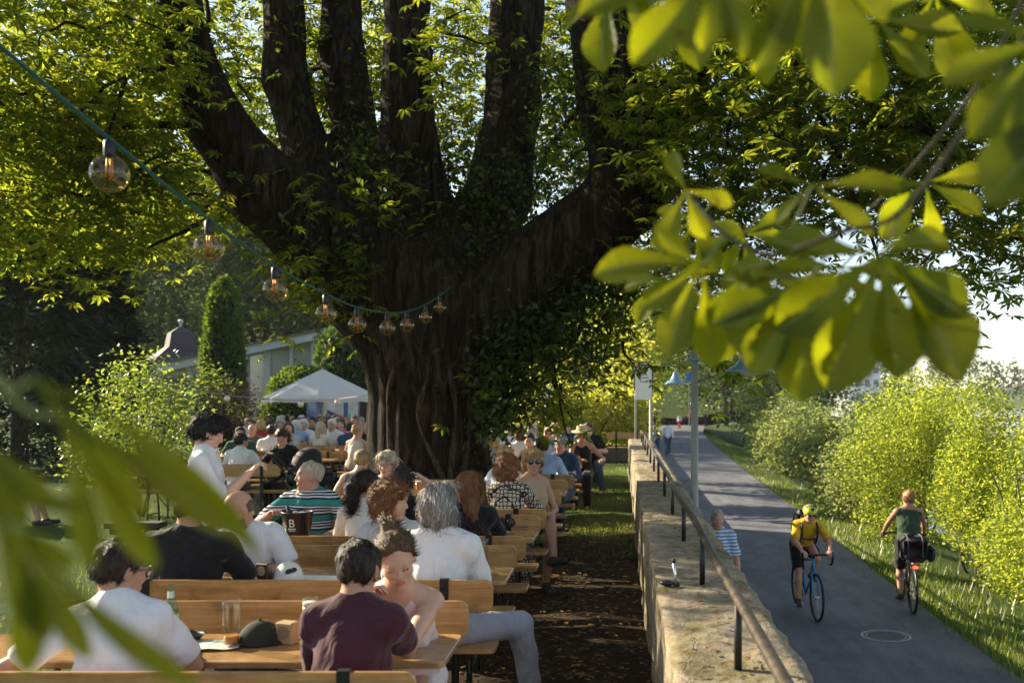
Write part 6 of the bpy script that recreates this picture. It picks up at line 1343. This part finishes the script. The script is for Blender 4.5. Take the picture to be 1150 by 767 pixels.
for (nm, px, Y, fc, lb, sh, hr, sk) in [
    ('man', 597, near(8), 0, 'grey haired man in pale striped shirt, back turned, left of the bald man', C_STR2, 'grey', None), ('woman', 585, near(7), 10, 'brown haired woman in white, back turned, second from the trunk', CW, 'brown', None), ('old', 576, near(8), 5, 'grey haired person in white, back turned, nearest the trunk on its right', CW, 'grey', None),
    ('bald', 616, opp(7), 178, 'bald ruddy man facing us left of the straw hat', CLB, None, 'red'), ('woman', 623, opp(8), 185, 'fair haired woman in pale top just behind the bald ruddy man', CBG, 'blond', None), ('lean', 607, opp(6), 150, 'dark haired person in black between grey haired man and bald man', CB, 'dark', None),
    ('man', 657, near(9), -15, 'dark haired man in white T-shirt right of the straw hat', CW, 'dark', None), ('man', 640, opp(9), 180, 'brown haired person in navy behind the straw hat', CDB, 'brown', None), ('look', 548, near(6), -20, 'woman in light blue half hidden by ivy right of the trunk', CLB, 'blond', None)]:
    sit(nm, px, Y, fc, lb, sh, hr, sk, 0, GA)
# a few more drinks, farther back
def wine_glass(label, x, y, z):
    t = thing('wine_glass', label, 'glass', (x, y, z), 0, 'glasses on the tables')
    obj('glass', lathe([(.036, 0), (.034, .004), (.006, .008), (.005, .085), (.02, .1), (.038, .135), (.04, .165), (.034, .2), (.033, .2), (.038, .165), (.036, .137), (.018, .104)], 18), M_GLASS, t, True); return t
def small_bottle(label, x, y, z, m):
    t = thing('bottle', label, 'bottle', (x, y, z), 0, 'bottles on the tables')
    obj('glass', lathe([(.03, 0), (.032, .01), (.032, .14), (.014, .19), (.013, .245), (.0, .246)], 14, True, False), m, t, True); obj('label', lathe([(.0326, .03), (.0326, .1)], 14, False, False), M_PAPER, t, True)
M_AMB = plain('amber_bottle_glass', (.12, .04, .008), .12)
wine_glass('stemmed wine glass on the nearest lawn table beside the white T-shirt sitter', X_(284, 15.2), 15.2, T); small_bottle('brown beer bottle before the white shirt man below the screen', X_(379, 18.75), 18.75, T, M_AMB)
small_bottle('brown bottle on the third aisle table beside the ponytail woman', X_(438, 8.0), 8.0, T, M_AMB); beer_glass('amber beer glass on the third aisle table before the long haired woman', X_(512, 7.95), 7.95, T, .19, .038, .6, M_BEER, foam=True)
beer_glass('pale beer glass on the fourth aisle table before the patterned blouse', X_(548, 9.7), 9.7, T, .19, .038, .7, M_PALEB, foam=True); beer_glass('half empty beer glass on the second aisle table before the auburn woman', X_(425, 6.2), 6.2, T, .2, .04, .4, M_PALEB)
wine_glass('wine glass held near the straw hat sitter on the far table', X_(640, 17.3), 17.3, T); beer_glass('beer glass on the fifth aisle table in front of the trunk', X_(470, 11.5), 11.5, T, .19, .038, .6, M_BEER, foam=True)
# people on the path
GP = 'people on the path'
person('grey haired man in blue striped T-shirt standing on the path behind the wall', X_(806, 12.5), 12.5, 172, z=-1.25, h=.009, hip=.93, lean=2, head=(12, 4, 0), LH=(-.26, .08, .86), RH=(.26, .08, .86), LE=(-.4, -1, 0), RE=(.4, -1, 0), LF=(-.11, 0, .085), RF=(.11, .02, .085), shirt=C_STR, sleeve=.8, pants=CDB, hair=('crop', 'grey'), skin='red', shoes=M_SHOE, group=GP)
st0, _ = person('person in white shirt and jeans walking away along the path', X_(750, 51), 51, 5, z=-1.25, h=.018, hip=.94, lean=3, LH=(-.25, .14, .9), RH=(.25, -.1, .88), LE=(-.4, -1, 0), RE=(.4, -1, 0), LF=(-.1, -.2, .1), RF=(.1, .24, .085), LK=(0, 1, .2), RK=(0, 1, .2), shirt=CW, sleeve='long', pants=CJ, hair=('short', 'black'), skin='tan', shoes=M_SHOE, group=GP)
for (px, Y, lb, sh, tr, sc) in [(738, 46, 'person in dark blue just left of the walker, behind the sign', CDB, CDB, 1.0), (763, 88, 'small child in white top and red trousers on the far path', CW, CRD, .78), (792, 104, 'person in black with red bottoms at the path end by the gate', CB, CRD, 1.0), (797, 106, 'person in black standing at the path end, middle of a small group', CB, CB, 1.02), (800.5, 104, 'person in dark green at the path end, right of a small group', CGN, CDG, 1.0), (757, 108, 'pale dressed person at the far left of the path end', CW2, CG, 1.0), (818, 108, 'person in white right of the white pole at the path end', CW, CG, 1.0), (776, 98, 'person in orange and grey crossing the far path', COR, CDG, .9)]:
    o = dup(st0, (X_(px, Y), Y, -1.25), random.choice((0, 180, 90, -60)), lb, GP, {'shirt': sh, 'trousers': tr}, sc)
# the cyclists
def rz_off(x, y, rz, d): a = math.radians(rz); return x - math.sin(a) * d, y + math.cos(a) * d
bx1, by1, r1 = X_(907, 14.2), 14.25, -175
bicycle('blue road bicycle with drop bars ridden towards us', (bx1, by1, -1.25), r1, plain('blue_bike_paint', (.02, .26, .56), .25, var=.03), True, False)
x, y = rz_off(bx1, by1, r1, -.27)
_, J1 = person('cyclist in yellow jersey, black shorts and yellow helmet riding towards us', x, y, r1, z=-1.25, h=.0085, hip=.97, s=.98, lean=45, head=(6, 8, 0), LH=(-.2, .72, .98), RH=(.2, .72, .98), LE=(-.9, -.2, -.7), RE=(.9, -.2, -.7), LF=(-.115, .1, .52), RF=(.115, .24, .2), shirt=CYE, sleeve=.85, collar=True, pants=CB, plen=.46, hair=('crop', 'dark'), skin='red', shoes=M_SHOE, glasses='sun', hat='helmet', curl=75, group='cyclists')
def worn(label, name, J, loc, rz, m, dx=(.15, .1, .22), up=.3, back=.17, straps=True):
    t = thing(name, label, 'backpack', loc, rz); M_ = Matrix((J['lat'], J['fw'], J['sp'])).transposed(); base = J['hp'] + J['sp'] * up - J['fw'] * back
    f = lambda g: ([tuple(base + np.array(M_ @ Vector(p))) for p in g[0]],) + tuple(g[1:])
    obj('bag', f(rbox(-dx[0], dx[0], -dx[1], dx[1], -dx[2], dx[2], .05)), m, t, True); obj('pocket', f(rbox(-dx[0] * .7, dx[0] * .7, -dx[1] - .04, -dx[1] - .002, -dx[2] * .8, .02, .018)), m, t, True)
    if straps:
        for sg in (-1, 1):
            g = []
            obj('strap', f(tube(smooth_path([(sg * .1, .07, .13), (sg * .105, .15, .2), (sg * .11, .27, .2), (sg * .115, .345, .08), (sg * .125, .33, -.06), (sg * .15, .2, -.16), (sg * .13, .08, -.17)], 4), .017, 6)), m, t, True)
        obj('chest_strap', f(tube(smooth_path([(-.115, .35, .06), (0, .365, .055), (.115, .35, .06)], 4), .011, 6)), m, t)
    return t
worn('dark backpack worn by the yellow jersey cyclist', 'backpack', J1, (x, y, -1.25), r1, plain('dark_nylon', (.018, .02, .03), .6), up=.3)
bx2, by2, r2 = X_(1018, 14.75), 14.75, -6
bicycle('black city bicycle with rear rack and red light ridden away from us', (bx2, by2, -1.25), r2, M_BLK, False, True)
x, y = rz_off(bx2, by2, r2, -.27)
person('cyclist in sleeveless green top with blond hair riding away', x, y, r2, z=-1.25, h=.0085, hip=.985, fem=True, w=1.12, lean=14, head=(16, -2, 0), LH=(-.3, .52, 1.06), RH=(.3, .52, 1.06), LE=(-1, -.2, -.5), RE=(1, -.2, -.5), LF=(-.115, .1, .2), RF=(.115, .22, .5), shirt=cloth('moss_green_cotton', (.045, .075, .045)), sleeve='none', pants=CB, plen=.5, hair=('bun', 'blond'), skin='tan', shoes=M_SHOE, curl=75, group='cyclists')
t = thing('pannier_bag', 'large dark bag strapped to the rack of the black city bicycle', 'bag', (bx2, by2, -1.25), r2); dn = plain('dark_pannier_cloth', (.022, .023, .032), .75, var=.3)
obj('bag', rbox(-.19, .19, -.68, -.34, .75, 1.12, .07), dn, t, True); obj('flap', rbox(-.17, .17, -.7, -.682, .86, 1.08, .008), dn, t, True); obj('side_pouch', rbox(.18, .29, -.64, -.42, .76, .98, .04), dn, t, True)
for sx in (-.1, .1): obj('strap', tube(smooth_path([(sx, -.36, 1.125), (sx, -.6, 1.128), (sx, -.705, 1.06), (sx, -.71, .84)], 4), .009, 5), plain('grey_strap', (.1, .1, .11), .8), t, True)
# stroller and folding chair
t = thing('stroller', 'black baby stroller with rounded hood parked beside the lawn benches', 'stroller', (X_(346, 14.3), 14.3, 0), -60); ns = plain('black_stroller_cloth', (.02, .021, .023), .7)
g = sphere((0, 0, 0), (.24, .3, .3), 22, 14); g = (g[0], [q for q in g[1] if sum(g[0][i][2] for i in q) / len(q) > -.05 and sum(g[0][i][1] for i in q) / len(q) < .12])
obj('hood', move(g, (0, .0, .86), rx=-22, s=(.95, .8, .92)), ns, t, True); obj('carry_cot', rbox(-.2, .2, -.32, .38, .58, .84, .07), ns, t, True); obj('basket', rbox(-.19, .19, -.28, .28, .2, .34, .03), ns, t)
for sx in (-.25, .25):
    obj('frame_tube', join(tube(smooth_path([(sx, -.52, 1.06), (sx, -.35, .86), (sx, .42, .14)], 4), .014, 7), tube([(sx, -.42, .16), (sx, .05, .55)], .013, 7)), M_STEEL, t, True)
    for wy, r_ in ((-.42, .15), (.42, .11)):
        wl = obj('wheel', join(tube([(sx - .02, wy, r_), (sx + .02, wy, r_)], .05, 10), *[tube([(sx, wy, r_), (sx, wy + r_ * .85 * math.cos(a), r_ + r_ * .85 * math.sin(a))], .008, 4) for a in np.linspace(0, 2 * PI, 7)[:-1]]), M_STEEL, t); obj('tyre', ring((sx, wy, r_), r_ - .018, .018, 24, 7), M_TYRE, wl, True)
obj('handle', tube([(-.25, -.52, 1.06), (.25, -.52, 1.06)], .018, 8), M_BLK, t)
t = thing('folding_chair', 'pale framed folding chair at the far left edge of the lawn', 'chair', (X_(2, 14.2), 14.2, 0), -75); pf = plain('pale_chair_frame', (.5, .48, .42), .5)
for sx in (-.27, .27): obj('side_frame', join(tube([(sx, .32, 0), (sx, -.36, .78), (sx, -.44, 1.02)], .012, 6), tube([(sx, -.3, 0), (sx, .28, .4)], .012, 6), tube([(sx, -.3, .6), (sx, .28, .6), (sx, .28, .4)], .012, 6)), pf, t)
obj('seat', rbox(-.26, .26, -.2, .28, .335, .352, .006), CDG, t); obj('backrest', move(rbox(-.26, .26, -.012, .0, .0, .62, .005), (0, -.24, .4), rx=17), CDG, t)

# ------------------------------------------------------------------ chestnut sprays close to the lens
L_NEAR = None
def near_leaf_mat():
    m, nt, out = nmat('near_chestnut_leaf'); v = mapped(nt); f = noise(nt, v, 9, 4)
    r1 = ramp(nt, [(.3, (.03, .055, .003)), (.7, (.065, .09, .006))], f); r2 = ramp(nt, [(.3, (.26, .32, .004)), (.7, (.5, .5, .012))], f)
    d = N(nt, 'ShaderNodeBsdfDiffuse'); t = N(nt, 'ShaderNodeBsdfTranslucent'); fl = ramp(nt, [(.66, (1, 1, 1)), (.72, (.5, .3, .12))], noise(nt, v, 38, 3, .6, .5)); nt.links.new(mixc(nt, 1.0, r1.outputs[0], fl.outputs[0], 'MULTIPLY'), d.inputs[0]); nt.links.new(mixc(nt, 1.0, r2.outputs[0], fl.outputs[0], 'MULTIPLY'), t.inputs[0])
    mx = N(nt, 'ShaderNodeMixShader'); mx.inputs[0].default_value = .58; nt.links.new(d.outputs[0], mx.inputs[1]); nt.links.new(t.outputs[0], mx.inputs[2])
    g = N(nt, 'ShaderNodeBsdfGlossy'); g.inputs['Roughness'].default_value = .4; m2 = N(nt, 'ShaderNodeMixShader'); m2.inputs[0].default_value = .012; nt.links.new(mx.outputs[0], m2.inputs[1]); nt.links.new(g.outputs[0], m2.inputs[2]); nt.links.new(m2.outputs[0], out.inputs[0]); return m
L_NEAR = near_leaf_mat(); M_VEIN = plain('leaf_vein', (.2, .22, .05), .6); M_TWIG = plain('green_brown_twig', (.06, .05, .025), .8)
def leaflet(a, b, w, nrm, curl=.12):              # from stalk a to tip b, broadest past the middle, ribbed along its side veins, toothed rim
    a, b, nrm = np.array(a, float), np.array(b, float), np.array(nrm, float); d = b - a; L_ = np.linalg.norm(d); d /= L_; nrm = unit(nrm - d * (nrm @ d)); s = np.cross(d, nrm); V, F_, M_ = [], [], []; n = 36; w = w * .7
    cols = (-1, -.66, -.33, -.035, .035, .33, .66, 1); bend = random.uniform(-.07, .07)
    for i in range(n + 1):
        t = i / n; wd = w * L_ * (max(math.sin(PI * t ** 2.1), 0) ** .9) + .0012
        c = a + d * L_ * t - nrm * curl * L_ * t * t + s * bend * L_ * math.sin(PI * t)
        for u in cols:
            rib = .012 * L_ * math.cos(2 * PI * (t * 9 - abs(u) * 1.3)) * (.25 if abs(u) < .1 else 1) * min(1, wd / (.15 * L_)); tooth = 1 + (.05 if i % 2 else -.04) * (abs(u) == 1)
            V.append(c + s * wd * u * tooth + nrm * (wd * .38 * abs(u) ** 1.5 + rib * .5 - (.004 * L_ if abs(u) < .1 else 0)))
    k = len(cols)
    for i in range(n):
        for q in range(k - 1): F_.append((k * i + q, k * i + q + 1, k * i + k + 1 + q, k * i + k + q)); M_.append(1 if q == 3 else 0)
    return ([tuple(p) for p in V], F_, M_)
def spray(label, stem, leaves):
    base = np.array(P(*stem[-1])); t = thing('chestnut_spray', label, 'branch', tuple(base)); rel = lambda q: tuple(np.array(q) - base)
    obj('twig', tube(smooth_path([rel(P(*q)) for q in stem], 5), [.0025 + .003 * i / (len(stem) * 5) for i in range((len(stem) - 1) * 5 + 1)], 6), M_TWIG, t, True)
    for (joint, hub, tips_, nrm) in leaves:
        hb = P(*hub); gs = [mat_of(tube(smooth_path([rel(P(*joint)), rel((V3(*P(*joint)) + V3(*hb)) / 2 + V3(0, 0, -.008)), rel(hb)], 4), .0022, 5), 1)]
        for (px, py, dY, w) in tips_: gs.append(leaflet(rel(hb), rel(P(px, py, hub[2] + dY)), w, nrm, random.uniform(.02, .12)))
        obj('leaf', join(*gs), [L_NEAR, M_VEIN], t, True)
spray('blurred sunlit chestnut spray hanging in the upper right foreground', [(772, 215, 1.5), (812, 262, 1.42), (870, 285, 1.36), (940, 262, 1.3), (1010, 240, 1.3), (1080, 150, 1.3), (1180, 0, 1.3), (1260, -120, 1.3)], [
    ((1010, 240, 1.3), (990, 285, 1.3), [(862, 262, .05, .24), (872, 372, .03, .3), (932, 440, .0, .32), (1010, 425, -.02, .34), (1090, 350, -.03, .36), (1085, 425, -.04, .34), (1070, 270, .03, .26)], (.2, -1, .3)),
    ((940, 262, 1.3), (905, 318, 1.34), [(800, 362, .03, .28), (842, 420, .02, .3), (900, 452, .0, .3), (960, 425, .0, .3), (820, 300, .06, .24)], (-.2, -1, .35)),
    ((870, 285, 1.36), (912, 208, 1.36), [(850, 186, .03, .27), (1014, 205, .0, .28), (868, 250, .03, .22), (985, 262, .0, .24)], (0, -1, .9)),
    ((812, 262, 1.42), (788, 298, 1.42), [(664, 306, .05, .22), (718, 345, .02, .26), (750, 402, .0, .27), (800, 414, .03, .24), (738, 258, .0, .2)], (-.4, -1, .2)),
    ((772, 215, 1.5), (770, 214, 1.48), [(742, 286, .0, .3), (794, 268, .02, .3), (752, 170, .03, .24), (826, 228, .03, .22)], (-.3, -1, .1)),
    ((870, 285, 1.36), (842, 300, 1.37), [(792, 365, .02, .28), (835, 400, .0, .28), (888, 372, .0, .28), (905, 300, .0, .22)], (-.5, -1, .2))])
spray('blurred chestnut spray hanging from the top edge, right of the middle', [(850, -30, 1.15), (900, -60, 1.15), (1000, -120, 1.15), (1150, -180, 1.2)], [
    ((850, -30, 1.15), (800, -50, 1.18), [(708, 68, .02, .26), (745, -60, .04, .28), (790, 55, .0, .26), (838, 62, -.02, .22), (646, 10, .03, .24)], (.1, -1, .3)),
    ((900, -60, 1.15), (915, -70, 1.15), [(878, 62, .02, .3), (945, 102, -.01, .36), (850, 78, .0, .2), (1000, 20, .0, .26)], (.2, -1, .25))])
spray('large dark blurred chestnut leaves at the upper right edge', [(1190, 40, .95), (1230, -20, .95), (1270, -90, .98)], [
    ((1190, 40, .95), (1178, 40, .95), [(1058, 92, .02, .24), (1092, 152, .0, .26), (1150, 190, -.02, .26), (1215, 180, .0, .28), (1072, 18, .03, .2)], (.1, -1, .5)),
    ((1230, -20, .95), (1225, 100, .93), [(1108, 225, .0, .34), (1240, 260, .0, .3), (1165, 290, .0, .2)], (-.3, -1, .3))])
spray('very blurred chestnut leaves filling the lower left foreground', [(-10, 420, .62), (-60, 500, .6), (-160, 640, .58)], [
    ((-10, 420, .62), (40, 425, .6), [(292, 618, .02, 0.061), (168, 575, .03, 0.094), (110, 500, .0, 0.086)], (.5, -1, .5)),
    ((-10, 420, .62), (70, 470, .6), [(262, 600, .0, 0.108), (175, 640, .03, 0.101), (100, 640, .0, 0.122)], (.2, -1, .3)),
    ((-60, 500, .6), (30, 600, .58), [(222, 772, .0, 0.065), (100, 740, .0, 0.115), (30, 760, .0, 0.144)], (.5, -1, .2)),
    ((-60, 500, .6), (-10, 560, .58), [(85, 640, .02, 0.144), (50, 720, .0, 0.144), (95, 570, .0, 0.101), (-80, 640, .0, 0.144)], (.1, -1, .3)),
    ((-60, 500, .6), (-30, 480, .6), [(60, 560, .0, 0.130), (20, 620, .0, 0.144), (-100, 560, .0, 0.144)], (.3, -1, .2))])
def rnd_leaf(px, py, Y, rad, seed, joint=None):
    q = random.Random(seed); a0 = q.uniform(-.4, .4); tips = []
    for k in range(5):
        a = math.radians(90) + a0 + (k - 2) * .78 + q.uniform(-.1, .1); l = rad * (1, .95, 1.15, .95, .8)[k] * q.uniform(.85, 1.1); tips.append((px + l * math.cos(a) * 1.05, py + l * math.sin(a), q.uniform(-.05, .12), q.uniform(.24, .33)))
    return (joint or (px + 30, py - 40, Y), (px, py, Y), tips, (q.uniform(-.6, .4), -1, q.uniform(.0, .8)))
spray('smaller chestnut spray seen behind the upper right foreground leaves', [(740, 300, 2.1), (800, 330, 2.05), (880, 300, 2.0), (960, 250, 1.95), (1040, 170, 1.9), (1120, 60, 1.9), (1180, -80, 1.9)], [rnd_leaf(px, py, Y, rd, k * 7 + 3) for k, (px, py, Y, rd) in enumerate([(748, 312, 2.1, 62), (806, 338, 2.08, 70), (862, 318, 2.02, 75), (905, 352, 2.0, 72), (835, 262, 2.05, 60), (945, 300, 1.96, 74), (1040, 205, 1.9, 80), (780, 250, 2.1, 58)])])
spray('smaller chestnut spray along the top edge, right of the middle', [(640, -30, 1.9), (760, -40, 1.9), (900, -60, 1.9), (1060, -90, 1.9)], [rnd_leaf(px, py, Y, rd, k * 11 + 5, (px + 20, py - 30, Y)) for k, (px, py, Y, rd) in enumerate([(690, -18, 1.9, 80), (772, -5, 1.9, 78), (862, -10, 1.85, 84), (985, 20, 1.8, 90), (1050, -10, 1.8, 92)])])
# ------------------------------------------------------------------ evening air
if HAZE:
    m, nt, out = nmat('evening_air'); pv = nt.nodes.new('ShaderNodeVolumePrincipled'); pv.inputs['Color'].default_value = (.93, .95, 1, 1); pv.inputs['Density'].default_value = HAZE; pv.inputs['Anisotropy'].default_value = .1; nt.links.new(pv.outputs[0], out.inputs['Volume'])
    tag(obj('haze', box(-262, 422, -32, 702, -8, 46), m), 'thin bright evening haze over garden and river', 'haze', kind='stuff')
